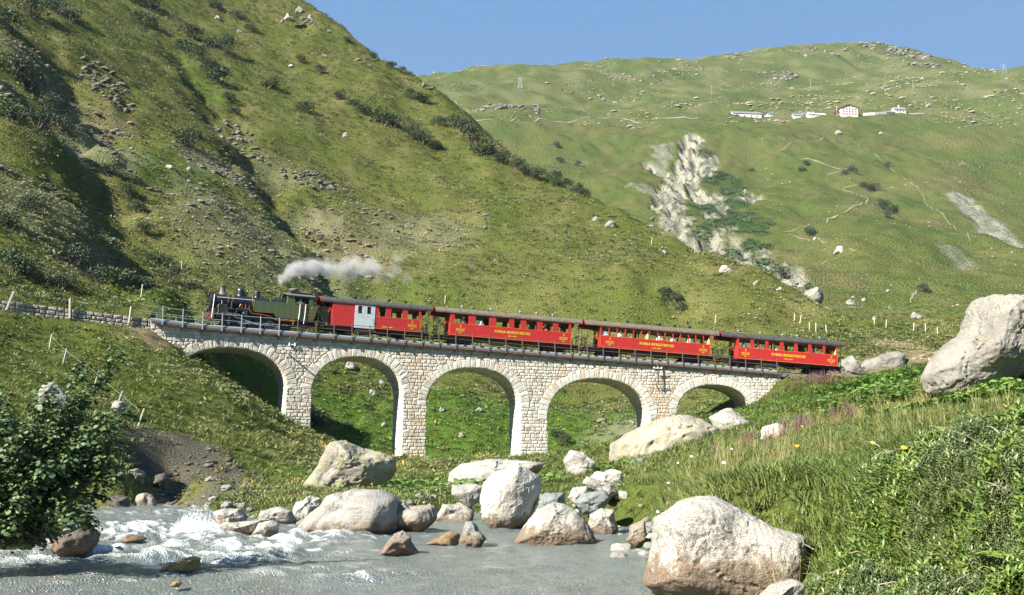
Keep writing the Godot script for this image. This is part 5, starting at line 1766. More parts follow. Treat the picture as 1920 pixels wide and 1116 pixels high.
func body_side(o: Node3D, b0: float, b1: float, wins: Array, seams: Array, trim := true) -> void:
	for side in [1.0, -1.0]:
		var z: float = 1.3 * side
		var p := part("side_panel", bx((b0 + b1) * 0.5, 1.47, z, b1 - b0, 1.14, 0.05, 0.006), T.red, o)
		part("upper_band", bx((b0 + b1) * 0.5, 3.0, z, b1 - b0, 0.16, 0.05, 0.004), T.red, o)
		var last := b0
		for w in wins + [[b1, b1]]:
			if w[0] - last > 0.02:
				part("window_post", bx((last + w[0]) * 0.5, 2.48, z, w[0] - last, 0.88, 0.05, 0.006), T.red, o)
			last = w[1]
		var tr := MB.new()
		if trim:
			tr.box(X((b0 + b1) * 0.5, 2.03, z + 0.03 * side), Vector3(b1 - b0, 0.04, 0.02))
			tr.box(X((b0 + b1) * 0.5, 0.93, z + 0.03 * side), Vector3(b1 - b0, 0.05, 0.02))
			for x in [b0 + 0.02, b1 - 0.02]:
				tr.box(X(x, 1.48, z + 0.03 * side), Vector3(0.035, 1.06, 0.02))
			part("trim", tr.mesh(), T.trim, p)
		if seams.size():
			var sm := MB.new()
			for x in seams:
				sm.box(X(x, 1.47, z + 0.026 * side), Vector3(0.018, 1.04, 0.012))
			part("panel_seams", sm.mesh(), mat(Color(0.26, 0.012, 0.01), 0.6), p)

func underframe(o: Node3D, x0: float, x1: float) -> void:
	var u := MB.new()
	for z in [-1.1, 1.1]:
		u.box(X((x0 + x1) * 0.5, 0.80, z), Vector3(x1 - x0 - 0.5, 0.2, 0.1), 0.01)
		u.bar(Vector3(x0 + 3.2, 0.74, z), Vector3(x0 + 5.0, 0.42, z), 0.04, 0.04)
		u.bar(Vector3(x0 + 5.0, 0.42, z), Vector3(x1 - 5.0, 0.42, z), 0.04, 0.04)
		u.bar(Vector3(x1 - 5.0, 0.42, z), Vector3(x1 - 3.2, 0.74, z), 0.04, 0.04)
		for x in [x0 + 5.0, x1 - 5.0]:
			u.bar(Vector3(x, 0.42, z), Vector3(x, 0.75, z), 0.05, 0.05)
	u.box(X((x0 + x1) * 0.5, 0.85, 0), Vector3(x1 - x0 - 0.7, 0.10, 2.4))
	part("underframe", u.mesh(), T.iron, o)
	var box := MB.new()
	box.box(X((x0 + x1) * 0.5 - 1.2, 0.52, 0.9), Vector3(1.5, 0.42, 0.5), 0.03)
	box.tube([Vector3((x0 + x1) * 0.5 + 0.4, 0.55, 0.5), Vector3((x0 + x1) * 0.5 + 1.6, 0.55, 0.5)], 0.2, 12)
	part("battery_box", box.mesh(), T.black, o)

func benches(o: Node3D, b0: float, b1: float, wins: Array, drapes: Array) -> void:
	var b := MB.new()
	for z in [-0.8, 0.8]:
		var x := b0 + 0.5
		while x < b1 - 0.8:
			b.box(X(x, 1.35, z * 0.95), Vector3(0.45, 0.06, 0.85), 0.01)
			b.box(X(x - 0.22, 1.68, z * 0.95), Vector3(0.05, 0.66, 0.85), 0.01)
			b.box(X(x - 0.1, 1.12, z * 0.95), Vector3(0.06, 0.42, 0.7))
			x += 1.5
	part("benches", b.mesh(), T.wood, o)
	part("ceiling", bx((b0 + b1) * 0.5, 3.05, 0, b1 - b0 - 0.1, 0.04, 2.5), T.inside, o)
	for q in drapes:
		var d := MB.new()
		d.prism(X(0, 0, 1.12), PackedVector2Array([Vector2(q + 0.18, 2.05), Vector2(q - 0.22, 2.05), Vector2(q + 0.02, 2.6), Vector2(q + 0.10, 2.93), Vector2(q + 0.18, 2.93)]), -0.03, 0.03)
		part("drape", d.mesh(), T.cream, o)
	var pw := MB.new()
	for q in [0.36, 0.72]:
		pw.box(X(lerpf(b0, b1, q), 1.95, -0.65), Vector3(0.05, 1.9, 1.2))
		pw.box(X(lerpf(b0, b1, q), 1.95, 0.9), Vector3(0.05, 1.9, 0.6))
	part("partition", pw.mesh(), T.wood, o)

func emblem(o: Node3D, x: float, z := 1.345) -> void:
	lettering(o, "2", x, 1.78, z, 0.22)
	lettering(o, "DAMPFBAHN", x, 1.50, z, 0.10)
	lettering(o, "FURKA BERG", x, 1.35, z, 0.10)
	lettering(o, "DFB", x, 1.17, z, 0.10)

func coach(s0: float, s1: float, label: String, f0: float, f1: float, wins: Array, seams: Array, vent_x: Array, vm: Material, rm: Material, drapes: Array) -> Node3D:
	var o := thing("railway_coach", label, "railway coach", Vector3.ZERO, "red coaches of the steam train")
	var L := s1 - s0
	var x0 := -L * 0.5
	var x1 := L * 0.5
	var b0 := x0 + f0 * L
	var b1 := x0 + f1 * L
	var w := []
	for q in wins:
		w.append([lerpf(b0, b1, q[0]), lerpf(b0, b1, q[1])])
	var sm := []
	for q in seams:
		sm.append(lerpf(b0, b1, q))
	body_side(o, b0, b1, w, sm)
	roof(o, x0, x1, rm, 10)
	coach_ends(o, x0, x1, b0, b1)
	var vx := []
	for q in vent_x:
		vx.append(x0 + q * L)
	vents(o, vx, vm)
	underframe(o, x0, x1)
	bogie(o, x0 + 2.6, 1.5, 0.34)
	bogie(o, x1 - 2.6, 1.5, 0.34)
	var dr := []
	for q in drapes:
		dr.append(lerpf(b0, b1, q))
	benches(o, b0, b1, w, dr)
	part("floor", bx((b0 + b1) * 0.5, 0.93, 0, b1 - b0, 0.06, 2.5), T.wood, o)
	var c := (b0 + b1) * 0.5
	lettering(o, "FURKA BERGSTRECKE", c + 0.1, 1.58, 1.345, 0.245, "Droid Sans", 1.04)
	lettering(o, "DFB 2 4462", c + 0.1, 1.22, 1.345, 0.12)
	emblem(o, b0 + (b1 - b0) * 0.085)
	emblem(o, b0 + (b1 - b0) * 0.935)
	on_rails(o, (s0 + s1) * 0.5)
	o.set_meta("b0", b0)
	o.set_meta("b1", b1)
	return o

func frac(list: Array, a: float, b: float) -> Array:
	var r := []
	for q in list:
		r.append([(q[0] - a) / (b - a), (q[1] - a) / (b - a)])
	return r

func make_train() -> void:
	train_mats()
	make_loco()
	make_van()
	var c2 := coach(-7.36, 7.17, "red coach with seven wide windows, second car behind the baggage van", 0.098, 0.925, frac([[285, 443], [528, 683], [765, 917], [978, 1055], [1122, 1250], [1317, 1440], [1507, 1632]], 235, 1665), [], [0.188, 0.385, 0.585, 0.70, 0.815], T.zinc, T.roof, [])
	var c3 := coach(7.32, 21.15, "red coach with a row of fourteen narrow open windows", 0.115, 0.935, frac([[285, 372], [385, 473], [487, 575], [590, 680], [693, 780], [795, 882], [895, 985], [997, 1080], [1095, 1182], [1197, 1280], [1293, 1380], [1393, 1472], [1487, 1575], [1587, 1662]], 270, 1670), [0.145, 0.29, 0.435, 0.58, 0.72, 0.86], [0.165, 0.335, 0.575, 0.69, 0.805], T.boiler, T.roof, [0.42, 0.985])
	var c4 := coach(21.3, 34.05, "last red coach of the train, standing beyond the viaduct end", 0.125, 0.945, frac([[262, 388], [425, 550], [585, 712], [752, 872], [905, 1025], [1062, 1190], [1218, 1337]], 240, 1355), [0.27, 0.55, 0.73], [0.16, 0.34, 0.525, 0.645, 0.83], T.zinc, T.roof_dark, [0.985])
	make_people(c2, c3, c4)

func make_van() -> void:
	var o := thing("baggage_van", "red baggage van with grey double doors next to the locomotive", "railway van")
	var s0 := -18.0
	var s1 := -7.6
	var L := s1 - s0
	var x0 := -L * 0.5
	var x1 := L * 0.5
	var k := func(px: float) -> float: return x0 + (px - 597.5) / (807.5 - 597.5) * L
	var b0: float = k.call(620)
	var d0: float = k.call(661)
	var d1: float = k.call(698.5)
	var b1: float = k.call(786)
	for side in [1.0, -1.0]:
		var z: float = 1.3 * side
		part("side_panel", bx((b0 + d0) * 0.5, 2.0, z, d0 - b0, 2.2, 0.05, 0.006), T.red, o)
		part("upper_band", bx((b0 + b1) * 0.5, 3.04, z, b1 - b0, 0.1, 0.045), T.red, o)
		part("lower_panel", bx((d1 + b1) * 0.5, 1.47, z, b1 - d1, 1.14, 0.05, 0.006), T.red, o)
		var tr := MB.new()
		for y in [2.03, 0.93]:
			tr.box(X((d1 + b1) * 0.5, y, z + 0.03 * side), Vector3(b1 - d1, 0.045, 0.02))
		for x in [d1 + 0.03, b1 - 0.03]:
			tr.box(X(x, 1.48, z + 0.03 * side), Vector3(0.04, 1.06, 0.02))
		part("trim", tr.mesh(), T.trim, o)
		var sm := MB.new()
		sm.box(X((b0 + d0) * 0.5, 2.0, z + 0.026 * side), Vector3(0.02, 2.1, 0.012))
		part("panel_seam", sm.mesh(), mat(Color(0.26, 0.012, 0.01), 0.6), o)
		var last := d1
		for q in [[706.0, 718.5], [729.0, 750.5], [760.5, 782.0]]:
			var a: float = k.call(q[0])
			part("window_post", bx((last + a) * 0.5, 2.48, z, a - last, 0.9, 0.05, 0.006), T.red, o)
			last = k.call(q[1])
		part("window_post", bx((last + b1) * 0.5, 2.48, z, b1 - last, 0.9, 0.05, 0.006), T.red, o)
		# grey double doors, each with a barred window
		var mid := (d0 + d1) * 0.5
		for e in 2:
			var a := d0 if e == 0 else mid + 0.01
			var b := mid - 0.01 if e == 0 else d1
			var wl := lerpf(a, b, 0.32 if e == 0 else 0.2)
			var wr := wl + 0.36
			var dm := MB.new()
			var zz: float = z + 0.04 * side
			dm.box(X((a + b) * 0.5, 1.52, zz), Vector3(b - a, 1.38, 0.05), 0.012)
			dm.box(X((a + b) * 0.5, 2.94, zz), Vector3(b - a, 0.16, 0.05), 0.008)
			dm.box(X((a + wl) * 0.5, 2.535, zz), Vector3(wl - a, 0.65, 0.05), 0.006)
			dm.box(X((wr + b) * 0.5, 2.535, zz), Vector3(b - wr, 0.65, 0.05), 0.006)
			var d := part("door", dm.mesh(), T.door, o)
			var bars := MB.new()
			for i in 5:
				bars.tube([Vector3(lerpf(wl, wr, (i + 0.5) / 5), 2.2, z), Vector3(lerpf(wl, wr, (i + 0.5) / 5), 2.87, z)], 0.012, 5)
			bars.box(X((wl + wr) * 0.5, 2.215, zz + 0.02 * side), Vector3(0.40, 0.03, 0.04))
			part("window_bars", bars.mesh(), T.black, d)
			if e == 1:
				var h := MB.new()
				h.tube([Vector3(b - 0.16, 1.35, zz + 0.03 * side), Vector3(b - 0.16, 1.38, zz + 0.09 * side), Vector3(b - 0.16, 1.72, zz + 0.09 * side), Vector3(b - 0.16, 1.75, zz + 0.03 * side)], 0.018, 5)
				part("door_handle", h.mesh(), T.black, d)
	roof(o, x0, x1, T.roof_dark, 7)
	coach_ends(o, x0, x1, b0, b1)
	vents(o, [k.call(664), k.call(728), k.call(760)], T.boiler)
	underframe(o, x0, x1)
	part("floor", bx((b0 + b1) * 0.5, 0.93, 0, b1 - b0, 0.06, 2.5), T.wood, o)
	part("ceiling", bx((b0 + b1) * 0.5, 3.05, 0, b1 - b0 - 0.1, 0.04, 2.5), T.inside, o)
	part("partition", bx(d1 + 0.05, 1.95, 0, 0.05, 1.95, 2.5), T.wood, o)
	var pw := MB.new()
	pw.box(X(b1 - 2.4, 1.95, -0.75), Vector3(0.05, 1.9, 1.0))
	part("partition", pw.mesh(), T.wood, o)
	# two axles in horn guides with long leaf springs
	var w := wheel_mesh(0.36)
	for px in [652.0, 755.0]:
		var x: float = k.call(px)
		var ax := MB.new()
		ax.tube([Vector3(x, 0.36, -0.6), Vector3(x, 0.36, 0.6)], 0.06, 8)
		for z in [-0.95, 0.95]:
			ax.box(X(x, 0.38, z), Vector3(0.28, 0.26, 0.18), 0.03)
			ax.tube([Vector3(x - 0.75, 0.68, z), Vector3(x - 0.35, 0.56, z), Vector3(x, 0.52, z), Vector3(x + 0.35, 0.56, z), Vector3(x + 0.75, 0.68, z)], 0.045, 6)
			ax.box(X(x - 0.2, 0.55, z), Vector3(0.05, 0.5, 0.08))
			ax.box(X(x + 0.2, 0.55, z), Vector3(0.05, 0.5, 0.08))
			ax.box(X(x, 0.62, z), Vector3(1.5, 0.2, 0.06), 0.02)
		var a := part("axle", ax.mesh(), T.iron, o)
		for z in [-1.0, 1.0]:
			part("wheel", w, T.iron, a).transform = Transform3D(Basis(Vector3.UP, 0.0 if z > 0 else PI), Vector3(x, 0.36, z * 0.52))
	var rail := MB.new()
	rail.bar(Vector3(k.call(664), 0.66, 1.32), Vector3(k.call(702), 0.66, 1.32), 0.06, 0.04)
	rail.bar(Vector3(k.call(668), 0.66, 1.3), Vector3(k.call(668), 0.25, 1.3), 0.04, 0.04)
	part("foot_board", rail.mesh(), T.wood, o)
	lettering(o, "DFB 62 4401", k.call(723), 1.1, 1.345, 0.13)
	emblem(o, k.call(770))
	on_rails(o, (s0 + s1) * 0.5)

func make_loco() -> void:
	var o := thing("steam_locomotive", "green and black steam tank locomotive at the left end of train", "locomotive")
	# px: picture column, py: metres above the rail
	var k := func(px: float) -> float: return (px - 487.5) / 215.0 * 9.84
	var bl := MB.new()
	var up := 2.40
	var along := Basis(Vector3.BACK, -PI / 2)      # lathe axis along +x
	bl.lathe(Transform3D(along, Vector3(k.call(391), up, 0)), [Vector2(0, -0.10), Vector2(0.40, -0.06), Vector2(0.52, 0.0), Vector2(0.60, 0.02), Vector2(0.66, 0.06), Vector2(0.66, 1.35), Vector2(0.64, 1.36), Vector2(0.64, 6.5), Vector2(0, 6.5)], 28)
	part("boiler", bl.mesh(), T.boiler, o)
	var bands := MB.new()
	for px in [423.0, 432.0, 468.5, 503.0]:
		bands.lathe(Transform3D(along, Vector3(k.call(px), up, 0)), [Vector2(0.64, -0.03), Vector2(0.655, -0.03), Vector2(0.655, 0.03), Vector2(0.64, 0.03)], 28)
	part("boiler_bands", bands.mesh(), T.brass, o)
	var ch := MB.new()
	ch.lathe(X(k.call(413), up + 0.5, 0), [Vector2(0.42, 0.0), Vector2(0.33, 0.16), Vector2(0.25, 0.34), Vector2(0.235, 0.5), Vector2(0.25, 0.78), Vector2(0.33, 0.80), Vector2(0.34, 0.86), Vector2(0.28, 0.87), Vector2(0.22, 0.82), Vector2(0.2, 0.2)], 20)
	part("chimney", ch.mesh(), T.smoke, o)
	var dm := MB.new()
	dm.lathe(X(k.call(447.3), up + 0.45, 0), [Vector2(0.46, 0.0), Vector2(0.40, 0.15), Vector2(0.385, 0.25), Vector2(0.385, 0.62), Vector2(0.35, 0.74), Vector2(0.24, 0.83), Vector2(0, 0.87)], 24)
	part("steam_dome", dm.mesh(), T.boiler, o)
	var sd := MB.new()
	sd.lathe(X(k.call(478.5), up + 0.45, 0), [Vector2(0.36, 0.0), Vector2(0.285, 0.14), Vector2(0.27, 0.2), Vector2(0.27, 0.62), Vector2(0.24, 0.70), Vector2(0.10, 0.75), Vector2(0, 0.76)], 20)
	part("sand_dome", sd.mesh(), T.boiler, o)
	var val := MB.new()
	val.tube([Vector3(k.call(456), 3.05, 0.1), Vector3(k.call(459), 3.28, 0.1), Vector3(k.call(459), 3.45, 0.1)], 0.06, 8)
	val.tube([Vector3(k.call(517), 3.0, 0.2), Vector3(k.call(517), 3.25, 0.2)], 0.09, 8)
	val.tube([Vector3(k.call(522), 3.0, -0.1), Vector3(k.call(522), 3.42, -0.1), Vector3(k.call(523), 3.52, -0.1)], 0.10, 8)
	val.tube([Vector3(k.call(526), 3.0, 0.3), Vector3(k.call(526), 3.55, 0.3)], 0.07, 8)
	part("safety_valves", val.mesh(), T.black, o)
	var br := MB.new()
	br.tube([Vector3(k.call(518), 3.18, 0.28), Vector3(k.call(518), 3.32, 0.28)], 0.045, 6)
	br.tube([Vector3(k.call(459), 3.40, 0.1), Vector3(k.call(459.5), 3.52, 0.1)], 0.05, 6)
	br.box(X(k.call(545), 1.02, 1.28), Vector3(0.42, 0.13, 0.12), 0.03)
	br.tube([Vector3(k.call(546), 1.1, 1.3), Vector3(k.call(546), 0.62, 1.3)], 0.03, 6)
	part("brass_fittings", br.mesh(), T.brass, o)
	# side tanks with the stepped lower edge, one each side
	for z in [1.0, -1.0]:
		var tk := MB.new()
		var out := PackedVector2Array([Vector2(k.call(470.5), 2.56), Vector2(k.call(470.5), 1.62), Vector2(k.call(472), 1.55), Vector2(k.call(507), 1.55), Vector2(k.call(510), 1.50), Vector2(k.call(512), 1.42), Vector2(k.call(512.5), 1.30), Vector2(k.call(514.5), 1.22), Vector2(k.call(517), 1.20), Vector2(k.call(556), 1.20), Vector2(k.call(556), 2.56)])
		tk.prism(X(0, 0, z * 0.96), out, -0.28, 0.28)
		var t := part("side_tank", tk.mesh(), T.green, o)
		var sm := MB.new()
		for px in [481.5, 497.0, 511.5, 523.0, 534.5, 545.5]:
			sm.box(X(k.call(px), 2.05 if px < 510 else 1.88, z * 1.243), Vector3(0.016, 1.0 if px < 510 else 1.34, 0.012))
		sm.box(X(k.call(529), 1.78, z * 1.243), Vector3(1.55, 0.016, 0.012))
		part("tank_seams", sm.mesh(), T.seam, t)
		var ln := MB.new()
		for i in out.size() - 1:
			ln.bar(Vector3(out[i].x, out[i].y, z * 1.245), Vector3(out[i + 1].x, out[i + 1].y, z * 1.245), 0.012, 0.022)
		part("tank_lining", ln.mesh(), T.copper, t)
		# cab side: below and beside the window
		var cs := MB.new()
		cs.box(X((k.call(533.5) + k.call(547.5)) * 0.5, 2.87, z * 1.2), Vector3(k.call(547.5) - k.call(533.5), 0.66, 0.05), 0.008)
		cs.box(X((k.call(575.5) + k.call(583.5)) * 0.5, 2.87, z * 1.2), Vector3(k.call(583.5) - k.call(575.5), 0.66, 0.05), 0.008)
		cs.box(X((k.call(533.5) + k.call(583.5)) * 0.5, 3.23, z * 1.2), Vector3(k.call(583.5) - k.call(533.5), 0.10, 0.06), 0.008)
		cs.box(X((k.call(556) + k.call(570)) * 0.5, 1.85, z * 1.2), Vector3(k.call(570) - k.call(556) - 0.02, 1.42, 0.05), 0.0)
		part("cab_side", cs.mesh(), T.green, o)
		var sill := MB.new()
		sill.box(X((k.call(547.5) + k.call(575.5)) * 0.5, 2.57, z * 1.23), Vector3(k.call(575.5) - k.call(547.5), 0.05, 0.1), 0.012)
		part("window_sill", sill.mesh(), T.wood, o)
		var bk := MB.new()
		bk.prism(X(0, 0, z * 1.19), PackedVector2Array([Vector2(k.call(570), 2.55), Vector2(k.call(570), 1.14), Vector2(k.call(585), 1.14), Vector2(k.call(594.5), 2.5), Vector2(k.call(594.5), 2.55)]), -0.04, 0.04)
		part("bunker_side", bk.mesh(), T.green, o)
		var hr := MB.new()
		for px in [557.0, 568.0]:
			hr.tube([Vector3(k.call(px + 0.8), 2.55, z * 1.3), Vector3(k.call(px), 1.6, z * 1.3), Vector3(k.call(px - 1.6), 0.80, z * 1.3)], 0.032, 8)
		part("handrail", hr.mesh(), T.white, o)
		var mark := MB.new()
		if z > 0:
			mark.prism(X(0, 0, 1.24), PackedVector2Array([Vector2(k.call(578.2), 2.36), Vector2(k.call(584.2), 2.36), Vector2(k.call(581.2), 2.12)]), 0.0, 0.012)
			part("emblem", mark.mesh(), T.brass, o)
			var n0 := o.get_child_count()
			lettering(o, "DFB", k.call(581), 1.95, 1.235, 0.17)
			lettering(o, "FURKA", k.call(581), 1.66, 1.235, 0.14)
			lettering(o, "2/4", k.call(581), 1.36, 1.235, 0.10)
			for i in range(n0, o.get_child_count()):
				(o.get_child(i) as MeshInstance3D).material_override = T.copper
	# cab front, back, roof
	var cab := MB.new()
	cab.box(X(k.call(534), 2.9, 0.85), Vector3(0.05, 0.75, 0.66))
	cab.box(X(k.call(534), 2.9, -0.85), Vector3(0.05, 0.75, 0.66))
	cab.box(X(k.call(594), 1.9, 0), Vector3(0.05, 1.3, 2.3))
	cab.box(X(k.call(584), 1.85, 0), Vector3(0.05, 1.4, 2.3))
	cab.box(X(k.call(583), 2.9, 0.85), Vector3(0.05, 0.75, 0.6))
	cab.box(X(k.call(583), 2.9, -0.85), Vector3(0.05, 0.75, 0.6))
	part("cab_ends", cab.mesh(), T.green, o)
	part("backhead", bx(k.call(541), 2.0, 0, 0.5, 1.6, 1.6, 0.05), T.black, o)
	part("coal", bx(k.call(589), 1.95, 0, 0.4, 1.1, 2.1, 0.1), T.black, o)
	var rf := MB.new()
	var arc := PackedVector2Array()
	for i in 13:
		var a := PI * i / 12.0
		arc.append(Vector2(cos(a) * 1.34, 3.28 + sin(a) * 0.30))
	for i in 13:
		var a := PI * (12 - i) / 12.0
		arc.append(Vector2(cos(a) * 1.30, 3.24 + sin(a) * 0.28))
	rf.prism(Transform3D(Basis(Vector3.UP, PI / 2), Vector3(0, 0, 0)), arc, k.call(529), k.call(586.5))
	var r := part("cab_roof", rf.mesh(), T.smoke, o)
	var rv := MB.new()
	rv.prism(Transform3D(Basis(Vector3.UP, PI / 2), Vector3.ZERO), PackedVector2Array([Vector2(-0.62, 3.5), Vector2(0.62, 3.5), Vector2(0.55, 3.70), Vector2(-0.55, 3.70)]), k.call(536), k.call(571))
	rv.box(X((k.call(536) + k.call(571)) * 0.5 + 0.1, 3.72, 0), Vector3(k.call(571) - k.call(536), 0.03, 1.4), 0.01)
	part("roof_ventilator", rv.mesh(), T.smoke, r)
	# frame, running plate, cylinders
	var fr := MB.new()
	fr.box(X(k.call(495), 0.95, 0), Vector3(8.6, 0.5, 1.0))
	fr.box(X(k.call(440), 1.62, 0), Vector3(k.call(474) - k.call(398), 0.06, 2.3), 0.01)
	fr.box(X(k.call(398), 0.95, 0), Vector3(0.14, 0.5, 2.2), 0.02)
	fr.box(X(k.call(590), 0.95, 0), Vector3(0.14, 0.4, 2.2), 0.02)
	fr.box(X(k.call(552), 1.05, 0), Vector3(3.6, 0.24, 2.3), 0.02)
	fr.box(X(k.call(412), 1.4, 0), Vector3(0.9, 1.0, 1.0))
	fr.box(X(k.call(480), 1.5, 0), Vector3(3.0, 0.9, 0.9))
	fr.box(X(k.call(570), 0.45, 1.15), Vector3(0.5, 0.05, 0.3))
	fr.box(X(k.call(563), 0.7, 1.2), Vector3(0.5, 0.05, 0.3))
	part("frame", fr.mesh(), T.black, o)
	for z in [1.0, -1.0]:
		var cy := MB.new()
		cy.box(X(k.call(412), 1.42, z * 0.95), Vector3(0.72, 1.15, 0.5), 0.06)
		cy.lathe(Transform3D(along, Vector3(k.call(403), 1.05, z * 1.0)), [Vector2(0, 0), Vector2(0.26, 0.0), Vector2(0.28, 0.04), Vector2(0.28, 0.8), Vector2(0.26, 0.84), Vector2(0, 0.84)], 18)
		cy.lathe(Transform3D(along, Vector3(k.call(403), 1.72, z * 0.95)), [Vector2(0, 0), Vector2(0.2, 0.0), Vector2(0.22, 0.04), Vector2(0.22, 0.8), Vector2(0, 0.84)], 16)
		var c := part("cylinder", cy.mesh(), T.black, o)
		var bolts := MB.new()
		for px in [405.0, 419.0]:
			for i in 8:
				bolts.box(X(k.call(px), 0.95 + i * 0.14, z * 1.22), Vector3(0.045, 0.05, 0.05), 0.01)
		part("bolts", bolts.mesh(), T.brass, c)
		var pump := MB.new()
		pump.tube([Vector3(k.call(430), 1.75, z * 0.9), Vector3(k.call(430), 2.3, z * 0.9)], 0.11, 10)
		pump.tube([Vector3(k.call(456), 1.78, z * 0.95), Vector3(k.call(456), 2.15, z * 0.95)], 0.13, 10)
		pump.tube([Vector3(k.call(463), 1.78, z * 0.95), Vector3(k.call(463), 2.1, z * 0.95)], 0.12, 10)
		pump.tube([Vector3(k.call(412), 2.0, z * 0.85), Vector3(k.call(412), 2.3, z * 0.7)], 0.1, 8)
		pump.tube([Vector3(k.call(440), 1.66, z * 0.9), Vector3(k.call(452), 1.66, z * 0.9)], 0.16, 10)
		part("air_pump", pump.mesh(), T.boiler, o)
		var cu := MB.new()
		cu.tube([Vector3(k.call(402), 2.72, z * 0.66), Vector3(k.call(440), 2.66, z * 0.68)], 0.022, 6)
		cu.tube([Vector3(k.call(452), 1.78, z * 1.05), Vector3(k.call(462), 1.74, z * 1.12), Vector3(k.call(464), 1.50, z * 1.15), Vector3(k.call(468), 1.36, z * 1.2), Vector3(k.call(480), 1.34, z * 1.22), Vector3(k.call(496), 1.27, z * 1.22), Vector3(k.call(502), 1.20, z * 1.24), Vector3(k.call(512), 0.96, z * 1.25), Vector3(k.call(525), 0.95, z * 1.25), Vector3(k.call(541), 0.96, z * 1.25)], 0.03, 6)
		cu.tube([Vector3(k.call(444), 1.85, z * 1.0), Vector3(k.call(445), 2.08, z * 1.02), Vector3(k.call(448), 2.12, z * 1.02), Vector3(k.call(449), 1.8, z * 1.0)], 0.03, 6)
		part("copper_pipe", cu.mesh(), T.copper, o)
		var hr := MB.new()
		hr.tube([Vector3(k.call(402), 2.62, z * 0.74), Vector3(k.call(530), 2.62, z * 0.74)], 0.022, 6)
		hr.tube([Vector3(k.call(397.5), 2.85, z * 0.62), Vector3(k.call(395.5), 1.7, z * 0.95), Vector3(k.call(394), 0.7, z * 1.1)], 0.035, 6)
		part("boiler_handrail", hr.mesh(), T.white if z > 0 else T.black, o)
		# wheels, rods, valve gear
		for px in [442.0, 473.5, 504.8]:
			var wh := part("driving_wheel", wheel_mesh(0.46), T.black, o)
			wh.transform = Transform3D(Basis(Vector3.UP, 0.0 if z > 0 else PI), Vector3(k.call(px), 0.46, z * 0.55))
			var ty := MB.new()
			ty.lathe(Transform3D(Basis(Vector3.RIGHT, PI / 2), Vector3.ZERO), [Vector2(0.41, 0.075), Vector2(0.445, 0.075)], 24)
			for i in 8:
				ty.bar(Vector3(cos(TAU * i / 8) * 0.1, sin(TAU * i / 8) * 0.1, 0.075), Vector3(cos(TAU * i / 8) * 0.4, sin(TAU * i / 8) * 0.4, 0.06), 0.03, 0.04, Vector3.BACK)
			part("tyre", ty.mesh(), T.rod if px > 500 else T.iron, wh)
		for px in [420.0, 535.5]:
			part("guide_wheel", wheel_mesh(0.36 if px < 430 else 0.44), T.black, o).transform = Transform3D(Basis(Vector3.UP, 0.0 if z > 0 else PI), Vector3(k.call(px), 0.36 if px < 430 else 0.44, z * 0.55))
		var rd := MB.new()
		var a := 0.25
		var cx := cos(a) * 0.2
		var sy := sin(a) * 0.2
		rd.bar(Vector3(k.call(442) + cx, 0.46 + sy, z * 0.72), Vector3(k.call(504.8) + cx, 0.46 + sy, z * 0.72), 0.04, 0.10, Vector3.UP, 0.01)
		rd.bar(Vector3(k.call(436), 1.02, z * 0.8), Vector3(k.call(473.5) + cx, 0.46 + sy, z * 0.8), 0.04, 0.10, Vector3.UP, 0.01)
		rd.tube([Vector3(k.call(420), 1.05, z * 1.0), Vector3(k.call(438), 1.05, z * 1.0)], 0.03, 6)
		rd.bar(Vector3(k.call(422), 1.28, z * 0.98), Vector3(k.call(446), 1.20, z * 0.98), 0.04, 0.05)
		rd.bar(Vector3(k.call(424), 1.78, z * 1.0), Vector3(k.call(419), 1.1, z * 1.02), 0.03, 0.05)
		rd.bar(Vector3(k.call(440), 1.75, z * 1.0), Vector3(k.call(437), 1.25, z * 1.02), 0.03, 0.05)
		rd.bar(Vector3(k.call(459), 1.6, z * 1.0), Vector3(k.call(456), 1.1, z * 1.02), 0.03, 0.05)
		rd.bar(Vector3(k.call(427), 0.95, z * 1.02), Vector3(k.call(424), 0.35, z * 1.02), 0.03, 0.05)
		rd.bar(Vector3(k.call(424), 1.7, z * 0.99), Vector3(k.call(458), 1.52, z * 0.99), 0.03, 0.05)
		rd.lathe(Transform3D(Basis(Vector3.RIGHT, PI / 2), Vector3(k.call(452), 1.38, z * 1.0)), [Vector2(0, 0.08), Vector2(0.10, 0.07), Vector2(0.10, -0.05), Vector2(0, -0.05)], 10)
		for px in [442.0, 473.5, 504.8]:
			rd.lathe(Transform3D(Basis(Vector3.RIGHT, PI / 2), Vector3(k.call(px) + cx, 0.46 + sy, z * 0.76)), [Vector2(0, 0.06), Vector2(0.10, 0.05), Vector2(0.10, -0.06), Vector2(0, -0.06)], 10)
		part("rods", rd.mesh(), T.rod, o)
		var bf := MB.new()
		bf.tube([Vector3(k.call(397), 0.95, z * 0.72), Vector3(k.call(388), 0.95, z * 0.72)], 0.08, 8)
		bf.lathe(Transform3D(Basis(Vector3.BACK, PI / 2), Vector3(k.call(388), 0.95, z * 0.72)), [Vector2(0, 0.06), Vector2(0.16, 0.04), Vector2(0.17, 0.0), Vector2(0, -0.02)], 14)
		part("buffer", bf.mesh(), T.lamp_red, o)
		var lp := MB.new()
		lp.box(X(k.call(389), 1.62, z * 0.72), Vector3(0.22, 0.36, 0.24), 0.03)
		lp.tube([Vector3(k.call(389), 1.8, z * 0.72), Vector3(k.call(389), 1.95, z * 0.72)], 0.06, 8)
		lp.bar(Vector3(k.call(393), 1.2, z * 0.72), Vector3(k.call(389), 1.45, z * 0.72), 0.05, 0.05)
		var l := part("head_lamp", lp.mesh(), T.black, o)
		var gl := MB.new()
		gl.lathe(Transform3D(Basis(Vector3.BACK, PI / 2), Vector3(k.call(386.6), 1.62, z * 0.72)), [Vector2(0, 0.03), Vector2(0.09, 0.01), Vector2(0.1, 0)], 10)
